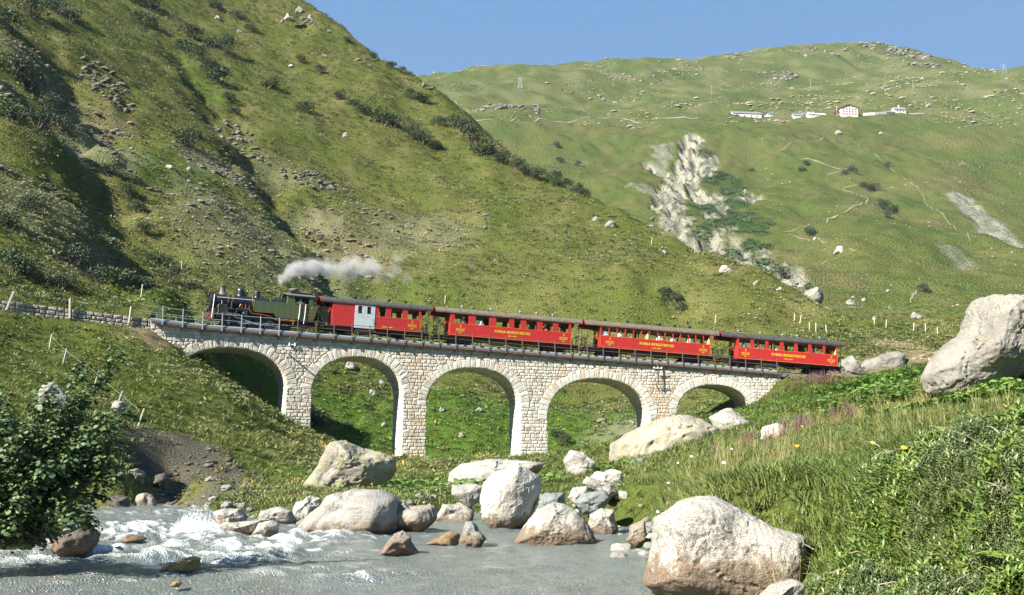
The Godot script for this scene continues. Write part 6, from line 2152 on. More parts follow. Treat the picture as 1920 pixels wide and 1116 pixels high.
		gl.tube([Vector3(k.call(389), 1.92, z * 0.72), Vector3(k.call(389), 1.99, z * 0.72)], 0.045, 8)
		part("lamp_glass", gl.mesh(), T.brass, l)
	var tl := MB.new()
	tl.box(X(k.call(389.5), 3.0, 0), Vector3(0.22, 0.36, 0.24), 0.03)
	tl.bar(Vector3(k.call(395), 2.8, 0), Vector3(k.call(389.5), 2.85, 0), 0.06, 0.06)
	var l := part("head_lamp", tl.mesh(), T.black, o)
	var tb := MB.new()
	tb.tube([Vector3(k.call(389.5), 3.17, 0), Vector3(k.call(389.5), 3.30, 0)], 0.07, 8)
	tb.tube([Vector3(k.call(388), 2.98, 0), Vector3(k.call(386.5), 2.98, 0)], 0.08, 8)
	part("lamp_glass", tb.mesh(), T.brass, l)
	var cpl := MB.new()
	cpl.tube([Vector3(k.call(397), 0.8, 0), Vector3(k.call(385), 0.8, 0)], 0.07, 8)
	cpl.tube([Vector3(k.call(591), 0.8, 0), Vector3(k.call(600), 0.8, 0)], 0.07, 8)
	part("coupling", cpl.mesh(), T.black, o)
	on_rails(o, -22.95)

# ---------------------------------------------------------------- people
# one closed skin round tapered bones: [from, to, radius, radius, colour]
func body_mesh(bones: Array, cell: float, blend: float) -> ArrayMesh:
	var lo := Vector3.ONE * 1e9
	var hi := -lo
	for b in bones:
		for e in 2:
			var r: float = b[2 + e] + 2.5 * cell
			lo = lo.min(b[e] - Vector3.ONE * r)
			hi = hi.max(b[e] + Vector3.ONE * r)
	var nx := int((hi.x - lo.x) / cell) + 2
	var ny := int((hi.y - lo.y) / cell) + 2
	var nz := int((hi.z - lo.z) / cell) + 2
	var f := PackedFloat32Array()
	f.resize(nx * ny * nz)
	f.fill(1.0)
	var best := PackedFloat32Array()
	best.resize(f.size())
	best.fill(1.0)
	var who := PackedInt32Array()
	who.resize(f.size())
	for bi in bones.size():
		var b: Array = bones[bi]
		var A: Vector3 = b[0]
		var e: Vector3 = b[1] - A
		var l2 := maxf(e.length_squared(), 1e-9)
		var rm := maxf(b[2], b[3]) + 3.0 * cell
		var p0 := ((A.min(b[1]) - Vector3.ONE * rm - lo) / cell).floor()
		var p1 := ((A.max(b[1]) + Vector3.ONE * rm - lo) / cell).ceil()
		for z in range(maxi(0, int(p0.z)), mini(nz - 1, int(p1.z)) + 1):
			for y in range(maxi(0, int(p0.y)), mini(ny - 1, int(p1.y)) + 1):
				for x in range(maxi(0, int(p0.x)), mini(nx - 1, int(p1.x)) + 1):
					var p := lo + Vector3(x, y, z) * cell
					var t := clampf((p - A).dot(e) / l2, 0.0, 1.0)
					var d := p.distance_to(A + e * t) - lerpf(b[2], b[3], t)
					var i := (z * ny + y) * nx + x
					if d < best[i]:
						best[i] = d
						who[i] = bi
					var h := maxf(blend - absf(f[i] - d), 0.0) / blend
					f[i] = minf(f[i], d) - h * h * blend * 0.25
	var v := PackedVector3Array()
	var c := PackedColorArray()
	var ids := PackedInt32Array()
	ids.resize(f.size())
	ids.fill(-1)
	var corner := [Vector3i(0, 0, 0), Vector3i(1, 0, 0), Vector3i(0, 1, 0), Vector3i(1, 1, 0), Vector3i(0, 0, 1), Vector3i(1, 0, 1), Vector3i(0, 1, 1), Vector3i(1, 1, 1)]
	var edges := [[0, 1], [2, 3], [4, 5], [6, 7], [0, 2], [1, 3], [4, 6], [5, 7], [0, 4], [1, 5], [2, 6], [3, 7]]
	var off := []
	for q in corner:
		off.append((q.z * ny + q.y) * nx + q.x)
	for z in nz - 1:
		for y in ny - 1:
			for x in nx - 1:
				var i := (z * ny + y) * nx + x
				var neg := 0
				for q in off:
					if f[i + q] < 0.0:
						neg += 1
				if neg == 0 or neg == 8:
					continue
				var s := Vector3.ZERO
				var n := 0
				for q in edges:
					var a := f[i + off[q[0]]]
					var b := f[i + off[q[1]]]
					if (a < 0.0) != (b < 0.0):
						s += Vector3(corner[q[0]]).lerp(Vector3(corner[q[1]]), a / (a - b))
						n += 1
				ids[i] = v.size()
				v.append(lo + (Vector3(x, y, z) + s / n) * cell)
				c.append(bones[who[i]][4])
	var ix := PackedInt32Array()
	for z in range(1, nz - 1):
		for y in range(1, ny - 1):
			for x in range(1, nx - 1):
				var i := (z * ny + y) * nx + x
				for ax in 3:
					var st := 1 if ax == 0 else (nx if ax == 1 else nx * ny)
					if (f[i] < 0.0) == (f[i + st] < 0.0):
						continue
					var u := nx if ax == 0 else (nx * ny if ax == 1 else 1)
					var w := nx * ny if ax == 0 else (1 if ax == 1 else nx)
					var q := [ids[i], ids[i - u], ids[i - u - w], ids[i - w]]
					if q.min() < 0:
						continue
					if f[i] < 0.0:
						ix.append_array([q[0], q[2], q[1], q[0], q[3], q[2]])
					else:
						ix.append_array([q[0], q[1], q[2], q[0], q[2], q[3]])
	return smooth_mesh(v, ix, c)

const SKIN := Color(0.55, 0.30, 0.20)
# a person of the coach, feet at the origin, looking along +z; hands meet before the chest or rest on the sill
func person(label: String, at: Vector3, turn: float, top: Color, legs: Color, hair: Color, hat: Variant, seated: bool, hands_up: float, parent_t: Transform3D) -> void:
	var y := 0.0 if not seated else -0.42
	var sh := 1.42 + y
	var b := [
		[Vector3(-0.06, 0.98 + y, 0), Vector3(0.06, 0.98 + y, 0), 0.145, 0.145, legs],
		[Vector3(0, 1.08 + y, 0), Vector3(0, 1.34 + y, 0.01), 0.15, 0.165, top],
		[Vector3(-0.12, sh - 0.06, 0), Vector3(0.12, sh - 0.06, 0), 0.105, 0.105, top],
		[Vector3(0, sh, 0), Vector3(0, sh + 0.12, 0.02), 0.06, 0.055, SKIN],
		[Vector3(0, sh + 0.19, 0.025), Vector3(0, sh + 0.25, 0.015), 0.085, 0.095, SKIN],
		[Vector3(0, sh + 0.155, 0.06), Vector3(0, sh + 0.155, 0.065), 0.045, 0.045, SKIN],
		[Vector3(0, sh + 0.20, 0.115), Vector3(0, sh + 0.185, 0.125), 0.016, 0.02, SKIN],
		[Vector3(0, sh + 0.275, -0.01), Vector3(0, sh + 0.24, -0.045), 0.09, 0.09, hair]]
	for s in [-1.0, 1.0]:
		var el := Vector3(s * 0.27, sh - 0.30, 0.08)
		var wr := Vector3(s * 0.10, sh - 0.26 + hands_up, 0.30)
		b.append([Vector3(s * 0.19, sh - 0.04, 0), el, 0.065, 0.05, top])
		b.append([el, wr, 0.05, 0.036, top])
		b.append([wr, wr + Vector3(-s * 0.05, 0.03, 0.05), 0.040, 0.034, SKIN])
		b.append([wr + Vector3(-s * 0.03, 0.05, 0.02), wr + Vector3(-s * 0.06, 0.09, 0.05), 0.018, 0.014, SKIN])
		b.append([Vector3(s * 0.085, sh + 0.2, 0.0), Vector3(s * 0.10, sh + 0.21, -0.005), 0.022, 0.022, SKIN])
		if seated:
			b.append([Vector3(s * 0.09, 0.54, 0), Vector3(s * 0.11, 0.52, 0.42), 0.095, 0.07, legs])
			b.append([Vector3(s * 0.11, 0.52, 0.42), Vector3(s * 0.11, 0.08, 0.42), 0.068, 0.05, legs])
			b.append([Vector3(s * 0.11, 0.05, 0.42), Vector3(s * 0.11, 0.04, 0.56), 0.05, 0.04, Color(0.03, 0.025, 0.02)])
		else:
			b.append([Vector3(s * 0.09, 0.92, 0), Vector3(s * 0.10, 0.50, 0.01), 0.10, 0.07, legs])
			b.append([Vector3(s * 0.10, 0.50, 0.01), Vector3(s * 0.10, 0.09, 0), 0.068, 0.048, legs])
			b.append([Vector3(s * 0.10, 0.05, 0), Vector3(s * 0.11, 0.04, 0.15), 0.05, 0.04, Color(0.03, 0.025, 0.02)])
	var o := thing("person", label, "person", Vector3.ZERO, "passengers looking out of the train")
	part("body", body_mesh(b, 0.032, 0.045), m_skin, o)
	var ey := MB.new()
	for s in [-1.0, 1.0]:
		ey.lathe(Transform3D(Basis(Vector3.RIGHT, PI / 2), Vector3(s * 0.035, sh + 0.215, 0.098)), [Vector2(0.013, 0.0), Vector2(0.009, 0.012), Vector2(0, 0.014)], 8)
	part("eyes", ey.mesh(), T.black, o)
	var mo := MB.new()
	mo.box(X(0, sh + 0.145, 0.104), Vector3(0.045, 0.01, 0.01))
	part("mouth", mo.mesh(), mat(Color(0.30, 0.10, 0.08), 0.6), o)
	if hat != null:
		var h := MB.new()
		h.lathe(X(0, sh + 0.25, -0.005), [Vector2(0.115, 0.0), Vector2(0.117, 0.05), Vector2(0.10, 0.10), Vector2(0.05, 0.125), Vector2(0, 0.13)], 14)
		if hat[1] == 1:
			h.lathe(X(0, sh + 0.25, -0.005), [Vector2(0.11, 0.01), Vector2(0.20, -0.005), Vector2(0.20, 0.0), Vector2(0.11, 0.02)], 16)
		else:
			h.prism(Transform3D(Basis(Vector3.RIGHT, PI / 2), Vector3(0, sh + 0.255, 0)), PackedVector2Array([Vector2(-0.085, 0.07), Vector2(0.085, 0.07), Vector2(0.075, 0.16), Vector2(0.0, 0.19), Vector2(-0.075, 0.16)]), -0.008, 0.008)
		part("hat", h.mesh(), mat(hat[0], 0.8), o)
	o.transform = parent_t * Transform3D(Basis(Vector3.UP, turn), at)

var m_skin: StandardMaterial3D

func make_people(c2: Node3D, c3: Node3D, c4: Node3D) -> void:
	m_skin = vmat(0.8)
	var fl := 0.96
	var put := func(c: Node3D, f: float, z: float, label: String, turn: float, top: Color, hair: Color, hat: Variant, seated: bool, up: float, lift: float) -> void:
		var x := lerpf(c.get_meta("b0"), c.get_meta("b1"), f)
		person(label, Vector3(x, fl + lift, z), turn, top, Color(0.05, 0.06, 0.10), hair, hat, seated, up, c.transform)
	var white := Color(0.75, 0.74, 0.72)
	put.call(c2, 0.112, 0.95, "person in black jacket and white cap, first window of second coach", -0.2, Color(0.02, 0.02, 0.025), white, [white, 0], false, 0.0, 0.02)
	put.call(c2, 0.252, 0.98, "person in light blue shirt and dark cap leaning on the sill", 0.1, Color(0.38, 0.52, 0.72), Color(0.1, 0.07, 0.05), [Color(0.02, 0.025, 0.05), 0], false, -0.03, 0.02)
	put.call(c2, 0.785, 0.96, "person in red jacket with white hair at the sixth window", 0.15, Color(0.55, 0.03, 0.03), white, [white, 0], false, 0.02, -0.02)
	put.call(c2, 0.69, -0.2, "dark clothed person standing inside at the fifth window", 2.6, Color(0.02, 0.02, 0.025), Color(0.05, 0.04, 0.03), null, false, -0.1, -0.05)
	put.call(c2, 0.935, 0.75, "seated person with pale blue cap at the coach's last window", -0.8, Color(0.3, 0.4, 0.5), Color(0.2, 0.15, 0.1), [Color(0.5, 0.6, 0.7), 0], true, -0.1, 0.0)
	put.call(c3, 0.045, 0.98, "person in pale blue shirt and grey cap, first narrow window", -0.1, Color(0.48, 0.58, 0.75), Color(0.2, 0.15, 0.1), [Color(0.12, 0.13, 0.12), 0], false, -0.05, 0.05)
	put.call(c3, 0.185, 0.98, "person in white shirt and straw hat photographing", 0.1, white, Color(0.2, 0.15, 0.1), [Color(0.6, 0.42, 0.14), 1], false, 0.08, 0.0)
	put.call(c3, 0.54, 0.97, "person in pinkish white blouse and white sun hat", -0.3, Color(0.75, 0.66, 0.64), white, [white, 1], false, 0.0, 0.0)
	put.call(c3, 0.668, 0.95, "person in white vest over pink top between two posts", 0.1, Color(0.72, 0.62, 0.66), Color(0.25, 0.15, 0.1), null, false, 0.03, -0.05)
	put.call(c3, 0.82, 0.97, "person in cream shirt and green cap near the coach end", -0.15, Color(0.66, 0.64, 0.5), Color(0.2, 0.15, 0.1), [Color(0.08, 0.17, 0.12), 0], false, 0.06, -0.02)
	put.call(c4, 0.085, 0.9, "person in dark teal jacket and dark hat in the last coach", -0.5, Color(0.03, 0.07, 0.09), Color(0.05, 0.04, 0.03), [Color(0.02, 0.03, 0.04), 1], false, -0.02, 0.05)
	put.call(c4, 0.215, 0.9, "pale haired person in brown jacket in the last coach", -0.4, Color(0.10, 0.055, 0.045), white, null, false, -0.05, 0.02)
	put.call(c4, 0.385, 0.85, "bald seated person in white shirt in the last coach", -0.6, white, SKIN, null, true, -0.05, 0.22)
	put.call(c4, 0.79, 0.96, "white haired person in dark brown waistcoat leaning out", 0.2, Color(0.07, 0.045, 0.035), white, null, false, 0.0, 0.03)
	var van := Transform3D(axes(-12.8, true), on_line(-12.8, deck(-12.8) + 0.15, 2.0))
	person("person in bright blue shirt bending at the baggage van window", Vector3(3.75, fl - 0.02, 0.8), -0.9, Color(0.12, 0.35, 0.75), Color(0.05, 0.06, 0.1), Color(0.15, 0.09, 0.06), null, true, -0.1, van)
	var loc := Transform3D(axes(-22.95, true), on_line(-22.95, deck(-22.95) + 0.15, 2.0))
	person("engine driver in white shirt leaning from the cab window", Vector3((559.5 - 487.5) / 215.0 * 9.84, 1.38, 0.88), 0.5, white, Color(0.03, 0.03, 0.05), Color(0.12, 0.06, 0.04), [Color(0.03, 0.03, 0.04), 0], false, -0.06, loc)

# the white steam that trails from the safety valves over the train
func make_steam() -> void:
	var o := thing("steam_plume", "white plume of steam trailing back over the train", "steam")
	o.set_meta("kind", "stuff")
	# along the line, height, radius, density
	var spots := [[Vector2(-21.24, 18.47), 0.24, 1.60], [Vector2(-21.11, 18.78), 0.34, 1.50], [Vector2(-20.84, 19.05), 0.44, 1.50], [Vector2(-20.43, 19.37), 0.59, 1.30], [Vector2(-19.91, 19.66), 0.63, 1.20], [Vector2(-19.35, 19.80), 0.68, 1.10], [Vector2(-18.73, 19.95), 0.63, 1.00], [Vector2(-18.11, 20.05), 0.68, 1.00], [Vector2(-17.47, 19.90), 0.59, 0.90], [Vector2(-16.94, 20.04), 0.68, 0.90], [Vector2(-16.31, 19.94), 0.68, 0.85], [Vector2(-15.77, 20.13), 0.63, 0.90], [Vector2(-15.37, 19.86), 0.63, 0.80], [Vector2(-14.75, 20.61), 0.54, 0.70], [Vector2(-14.49, 19.97), 0.68, 0.80], [Vector2(-14.42, 21.19), 0.34, 0.50], [Vector2(-13.89, 19.86), 0.59, 0.60], [Vector2(-13.41, 20.56), 0.63, 0.85], [Vector2(-13.05, 19.97), 0.68, 0.85], [Vector2(-12.61, 20.21), 0.54, 0.70], [Vector2(-12.29, 19.57), 0.44, 0.35], [Vector2(-11.79, 19.55), 0.49, 0.30], [Vector2(-10.87, 21.25), 0.44, 0.35], [Vector2(-10.75, 20.49), 0.49, 0.35], [Vector2(-10.83, 21.98), 0.29, 0.20], [Vector2(-10.99, 19.81), 0.44, 0.20], [Vector2(-9.87, 19.57), 0.59, 0.12], [Vector2(-6.61, 21.08), 0.49, 0.10], [Vector2(-3.69, 21.21), 0.59, 0.07], [Vector2(-12.88, 18.97), 0.44, 0.15]]
	for q in spots:
		var h := on_line(q[0].x, q[0].y, 2.0)
		for k in 5:
			var f := FogVolume.new()
			var m := FogMaterial.new()
			m.albedo = Color(1, 1, 1)
			m.density = q[2] * 0.25
			f.shape = RenderingServer.FOG_VOLUME_SHAPE_ELLIPSOID
			f.material = m
			var r: float = q[1]
			var j := Vector3(rng.randf_range(-0.7, 0.7), rng.randf_range(-0.6, 0.6), rng.randf_range(-0.7, 0.7)) * r
			f.size = Vector3(rng.randf_range(0.9, 1.5), rng.randf_range(0.75, 1.2), rng.randf_range(0.9, 1.4)) * r * rng.randf_range(0.9, 2.2)
			f.name = "puff" if o.get_child_count() == 0 else "puff_%03d" % o.get_child_count()
			o.add_child(f)
			f.position = h + j
			f.rotation = Vector3(rng.randf(), rng.randf(), rng.randf()) * 3.0


# ---------------------------------------------------------------- plants
func leaf(mb: MB, base: Vector3, dir: Vector3, up: Vector3, l: float, w: float, fold := 0.25, droop := 0.15) -> void:
	var side := dir.cross(up)
	if side.length() < 1e-4:
		side = dir.cross(Vector3.RIGHT)
	side = side.normalized()
	var nn := side.cross(dir).normalized()
	var mid := base + dir * l * 0.5 - nn * droop * l * 0.15
	var tip := base + dir * l - nn * droop * l
	var a := mid + side * w * 0.5 + nn * fold * w * 0.5
	var b := mid - side * w * 0.5 + nn * fold * w * 0.5
	mb.tri(base, a, mid)
	mb.tri(a, tip, mid)
	mb.tri(base, mid, b)
	mb.tri(mid, tip, b)

func round_leaf(mb: MB, base: Vector3, dir: Vector3, up: Vector3, l: float) -> void:
	var side := dir.cross(up).normalized()
	var nn := side.cross(dir).normalized()
	var p := []
	for q in [[0.0, 0.0, 0.0], [0.22, 0.30, 0.06], [0.58, 0.42, 0.09], [0.9, 0.22, 0.02], [1.0, 0.0, -0.06], [0.9, -0.22, 0.02], [0.58, -0.42, 0.09], [0.22, -0.30, 0.06]]:
		p.append(base + dir * l * q[0] + side * l * q[1] + nn * l * q[2])
	var m := base + dir * l * 0.55 - nn * l * 0.01
	for i in 8:
		mb.tri(p[i], p[(i + 1) % 8], m)

func rdir(up_min: float, up_max: float) -> Vector3:
	var a := rng.randf() * TAU
	var y := rng.randf_range(up_min, up_max)
	var r := sqrt(maxf(0.0, 1.0 - y * y))
	return Vector3(cos(a) * r, y, sin(a) * r)

func shade_var(lo := 0.75, hi := 1.2) -> Color:
	var t := rng.randf_range(lo, hi)
	return Color(t * rng.randf_range(0.92, 1.1), t, t * rng.randf_range(0.8, 1.1))

# low clump of small leaves: heath, bilberry, alpine herbs
func clump_mesh(count: int, size: float) -> ArrayMesh:
	var mb := MB.new()
	for i in count:
		var d := rdir(-0.05, 1.0)
		var r := pow(rng.randf(), 0.4) * 0.5
		var b := Vector3(d.x * r, maxf(0.0, d.y) * r * 0.75, d.z * r)
		mb.col = shade_var()
		leaf(mb, b, (d + rdir(0.0, 1.0) * 0.8).normalized(), rdir(0.2, 1.0), size * rng.randf_range(0.7, 1.3), size * rng.randf_range(0.4, 0.7))
	return mb.mesh()

func grass_mesh(blades: int, spread: float, lean: float, width: float) -> ArrayMesh:
	var mb := MB.new()
	for i in blades:
		var a := rng.randf() * TAU
		var p := Vector3(cos(a), 0, sin(a)) * spread * sqrt(rng.randf())
		var out := (Vector3(cos(a), 0, sin(a)) * 0.6 + rdir(0, 0.2)).normalized()
		var h := rng.randf_range(0.55, 1.1)
		var k := lean * rng.randf_range(0.3, 1.2)
		var p1 := p + Vector3.UP * h * 0.55 + out * k * 0.25
		var p2 := p + Vector3.UP * h * (1.0 - 0.2 * k) + out * k * 0.8
		var side := Vector3(-out.z, 0, out.x) * width * 0.5
		side = side.rotated(Vector3.UP, rng.randf_range(-0.8, 0.8))
		mb.col = shade_var(0.78, 1.25)
		mb.tri(p - side, p + side, p1 + side * 0.75)
		mb.tri(p - side, p1 + side * 0.75, p1 - side * 0.75)
		mb.tri(p1 - side * 0.75, p1 + side * 0.75, p2)
	return mb.mesh()

var m_leafy: StandardMaterial3D
var m_grass: StandardMaterial3D
var clumps := []
var grasses := []
var thick := []

func in_view(x: float, z: float, extra := 4.0) -> bool:
	return absf(x) < -z * 0.54 + extra

# scatter over several mesh variants
func spread(called: String, label: String, meshes: Array, m: Material, at: Array, tint: PackedColorArray) -> void:
	var n := meshes.size()
	for k in n:
		var a := []
		var t := PackedColorArray()
		for i in range(k, at.size(), n):
			a.append(at[i])
			t.append(tint[i])
		if a.size():
			tag(scatter(numbered(called), meshes[k], m, a, t), label, "", "", "stuff")

func tilt_to(nrm: Vector3, turn: float, s: Vector3) -> Basis:
	var y := nrm.normalized()
	var x := Vector3(cos(turn), 0, sin(turn))
	x = (x - y * x.dot(y)).normalized()
	return Basis(x * s.x, y * s.y, x.cross(y) * s.z)

func slope_at(hf: Callable, x: float, z: float, d := 0.8) -> Vector3:
	return Vector3(hf.call(x - d, z) - hf.call(x + d, z), 2.0 * d, hf.call(x, z - d) - hf.call(x, z + d)).normalized()

func make_plants() -> void:
	m_leafy = vmat(0.6)
	m_leafy.backlight_enabled = true
	m_leafy.backlight = Color(0.35, 0.35, 0.35)
	m_grass = vmat(0.7)
	m_grass.backlight_enabled = true
	m_grass.backlight = Color(0.5, 0.5, 0.5)
	for i in 4:
		clumps.append(clump_mesh(26, 0.26))
	for i in 3:
		thick.append(grass_mesh(36, 0.20, 0.55, 0.030))
	for i in 4:
		grasses.append(grass_mesh(16, 0.16, 0.5, 0.035))
	for c in [Color(0.045, 0.075, 0.024), Color(0.058, 0.088, 0.026), Color(0.038, 0.068, 0.024)]:
		m_shrub.append(foliage_mat(c))
	cover_hill()
	cover_far()
	cover_valley()

func cover_hill() -> void:
	var at := []
	var tint := PackedColorArray()
	var z := -84.0
	while z > -330.0:
		var step := 0.95 + 0.0022 * (-z - 84.0)
		var x := maxf(-190.0, z * 0.56 - 9.0)
		while x < minf(108.0, -z * 0.54 + 4.0):
			var px := x + rng.randf_range(-0.5, 0.5) * step
			var pz := z + rng.randf_range(-0.5, 0.5) * step
			x += step
			if pz > -126.0 and px > -60.0 and px < 76.0 and f_off.at(px, pz) > -7.0 and pz > -113.0:
				continue
			if pz < -150.0 and seg_dist(Vector2(px, pz), CREST, false)[1] < 0.0 and seg_dist(Vector2(px, pz), CREST, false)[0] > 6.0:
				continue
			var n := n_mid.get_noise_2d(px * 0.9 + 40.0, pz * 0.9)
			var e := n_small.get_noise_2d(px - 30.0, pz + 70.0)
			if n < -0.34 and rng.randf() < 0.7:
				continue
			var y := ground_y(px, pz)
			var c := land_color(px, pz, y, 1.0)
			if c.b > 0.11 and rng.randf() < 0.72:
				continue
			var s := rng.randf_range(0.55, 1.15) * (0.9 + 0.5 * maxf(e, 0.0)) * step
			if (n > 0.16 and rng.randf() < 0.5) or rng.randf() < 0.08:
				c = c.lerp(Color(0.030, 0.052, 0.014), 0.75)
				s *= 1.25
			elif rng.randf() < 0.12:
				c = c.lerp(DRY, 0.6)
			at.append(Transform3D(Basis(Vector3.UP, rng.randf() * TAU).scaled(Vector3(s, s * rng.randf_range(0.5, 0.9), s)), Vector3(px, y - 0.05, pz)))
			tint.append(c * rng.randf_range(1.05, 1.6))
		z -= step
	spread("heath_cover", "low mottled heath and grass tussocks covering the mountainside", clumps, m_leafy, at, tint)

func cover_far() -> void:
	# scrub in the ravine and dotted over the slope, pale boulders on the heights
	var at := []
	var tint := PackedColorArray()
	for q in SCRUB:
		for i in int(q[1] * q[1] * 3.0):
			var a := rng.randf() * TAU
			var r: float = q[1] * sqrt(rng.randf()) * 1.05
			var x: float = q[0].x + cos(a) * r
			var z: float = q[0].z + sin(a) * r * 1.5
			if n_mid.get_noise_2d(x * 0.7, z * 0.5) < 0.0:
				continue
			var s := rng.randf_range(1.6, 4.2)
			at.append(Transform3D(Basis(Vector3.UP, a).scaled(Vector3(s, s * 0.75, s)), Vector3(x, far_y(x, z) - 0.2, z)))
			tint.append(Color(0.060, 0.105, 0.034) * rng.randf_range(0.8, 1.6))
	for i in 9000:
		var z := rng.randf_range(-150.0, -1100.0)
		var x := rng.randf_range(-0.1, 0.56) * -z
		var n := n_big.get_noise_2d(x * 0.5, z * 0.5) + 0.6 * n_mid.get_noise_2d(x, z)
		if n < 0.20:
			continue
		if z > -330.0 and x < 70.0:
			continue
		var s := rng.randf_range(0.6, 2.6) * (0.6 - z / 1300.0)
		at.append(Transform3D(Basis(Vector3.UP, rng.randf() * TAU).scaled(Vector3(s, s * 0.6, s)), Vector3(x, far_y(x, z) - 0.1, z)))
		tint.append(Color(0.060, 0.092, 0.028) * rng.randf_range(0.8, 1.6))
	spread("ravine_scrub", "dark green scrub in the ravine and on the far slope", clumps, m_leafy, at, tint)
	at = []
	tint = PackedColorArray()
	var rocks := []
	for i in 3:
		rocks.append(boulder_mesh(PackedVector2Array([Vector2(-0.5, -0.3), Vector2(-0.42, 0.12), Vector2(-0.1, 0.36), Vector2(0.25, 0.3), Vector2(0.5, 0.02), Vector2(0.45, -0.3)]), 0.45, "white", 200 + i, 1, 1.6))
	for i in 12000:
		var z := rng.randf_range(-880.0, -1450.0)
		var x := rng.randf_range(-0.12, 0.56) * -z
		var n := n_far.get_noise_2d(x * 1.3 + 70.0, z * 0.9) + 0.8 * n_big.get_noise_2d(x * 0.7, z * 0.7)
		var hi := clampf((x / -z - 0.05) * 1.6, 0.0, 0.5)
		if n < 0.30 - hi * 0.55:
			continue
		var s := rng.randf_range(0.8, 3.0) * (2.2 if rng.randf() < 0.08 else 1.0)
		at.append(Transform3D(Basis(Vector3.UP, rng.randf() * TAU).scaled(Vector3(s * 1.3, s * 0.65, s)), Vector3(x, far_y(x, z) + s * 0.1, z)))
		tint.append(Color(0.95, 0.95, 0.72) * rng.randf_range(0.6, 1.1))
	for i in 700:
		var z := rng.randf_range(-135.0, -800.0)
		var x := rng.randf_range(0.18, 0.56) * -z
		if z > -330.0 and x < 66.0:
			continue
		if n_big.get_noise_2d(x * 0.6 + 99.0, z * 0.6) < 0.05:
			continue
		var s := rng.randf_range(0.4, 1.6) * (0.5 - z / 700.0)
		at.append(Transform3D(Basis(Vector3.UP, rng.randf() * TAU).scaled(Vector3(s, s * 0.8, s)), Vector3(x, far_y(x, z), z)))
		tint.append(Color(0.75, 0.74, 0.68) * rng.randf_range(0.7, 1.1))
	spread("scattered_rocks", "countless pale rocks strewn over the far mountain", rocks, m_rock, at, tint)
	# loose rock on the grey and bare patches of the near mountainside
	at = []
	tint = PackedColorArray()
	for q in PATCHES:
		if q[2] == 2:
			continue
		for i in int(q[1] * q[1] * (3.0 if q[0].z < -72.0 else 22.0) * q[3]):
			var a := rng.randf() * TAU
			var r: float = q[1] * sqrt(rng.randf()) * 1.1
			var x: float = q[0].x + cos(a) * r
			var z: float = q[0].z + sin(a) * r
			if n_small.get_noise_2d(x * 0.6, z * 0.6) + 0.6 * n_mid.get_noise_2d(x, z) < -0.05:
				continue
			if z > -112.0 and z < -74.0 and absf(f_off.at(x, z) + 2.0) < 4.5:
				continue
			var near := clampf((-z - 40.0) / 90.0, 0.35, 1.0)
			var s := rng.randf_range(0.2, 0.9) * near * (2.0 if rng.randf() < 0.06 else 1.0)
			at.append(Transform3D(Basis.from_euler(Vector3(rng.randf_range(-0.3, 0.3), rng.randf() * TAU, rng.randf_range(-0.3, 0.3))).scaled(Vector3(s * 1.3, s * 0.7, s)), Vector3(x, ground_y(x, z), z)))
			tint.append((Color(0.58, 0.56, 0.52) if q[2] == 0 else Color(0.34, 0.32, 0.29) if q[2] == 4 else Color(0.72, 0.62, 0.46)) * rng.randf_range(0.45, 1.0))  # chips of the left bank are tinted darker to stand for its shade
	for i in 1500:
		var z := rng.randf_range(-88.0, -280.0)
		var x := rng.randf_range(-0.54, 0.3) * -z
		if z > -112.0 and absf(f_off.at(x, z) + 2.0) < 5.0:
			continue
		if n_patch.get_noise_2d(x, z) < 0.0:
			continue
		var s := rng.randf_range(0.15, 0.6)
		at.append(Transform3D(Basis(Vector3.UP, rng.randf() * TAU).scaled(Vector3(s * 1.3, s * 0.8, s)), Vector3(x, ground_y(x, z) + 0.05, z)))
		tint.append(Color(0.72, 0.70, 0.66) * rng.randf_range(0.6, 1.05))
	spread("loose_stones", "loose grey stones on scree and bare earth of the slopes", rocks, m_rock, at, tint)

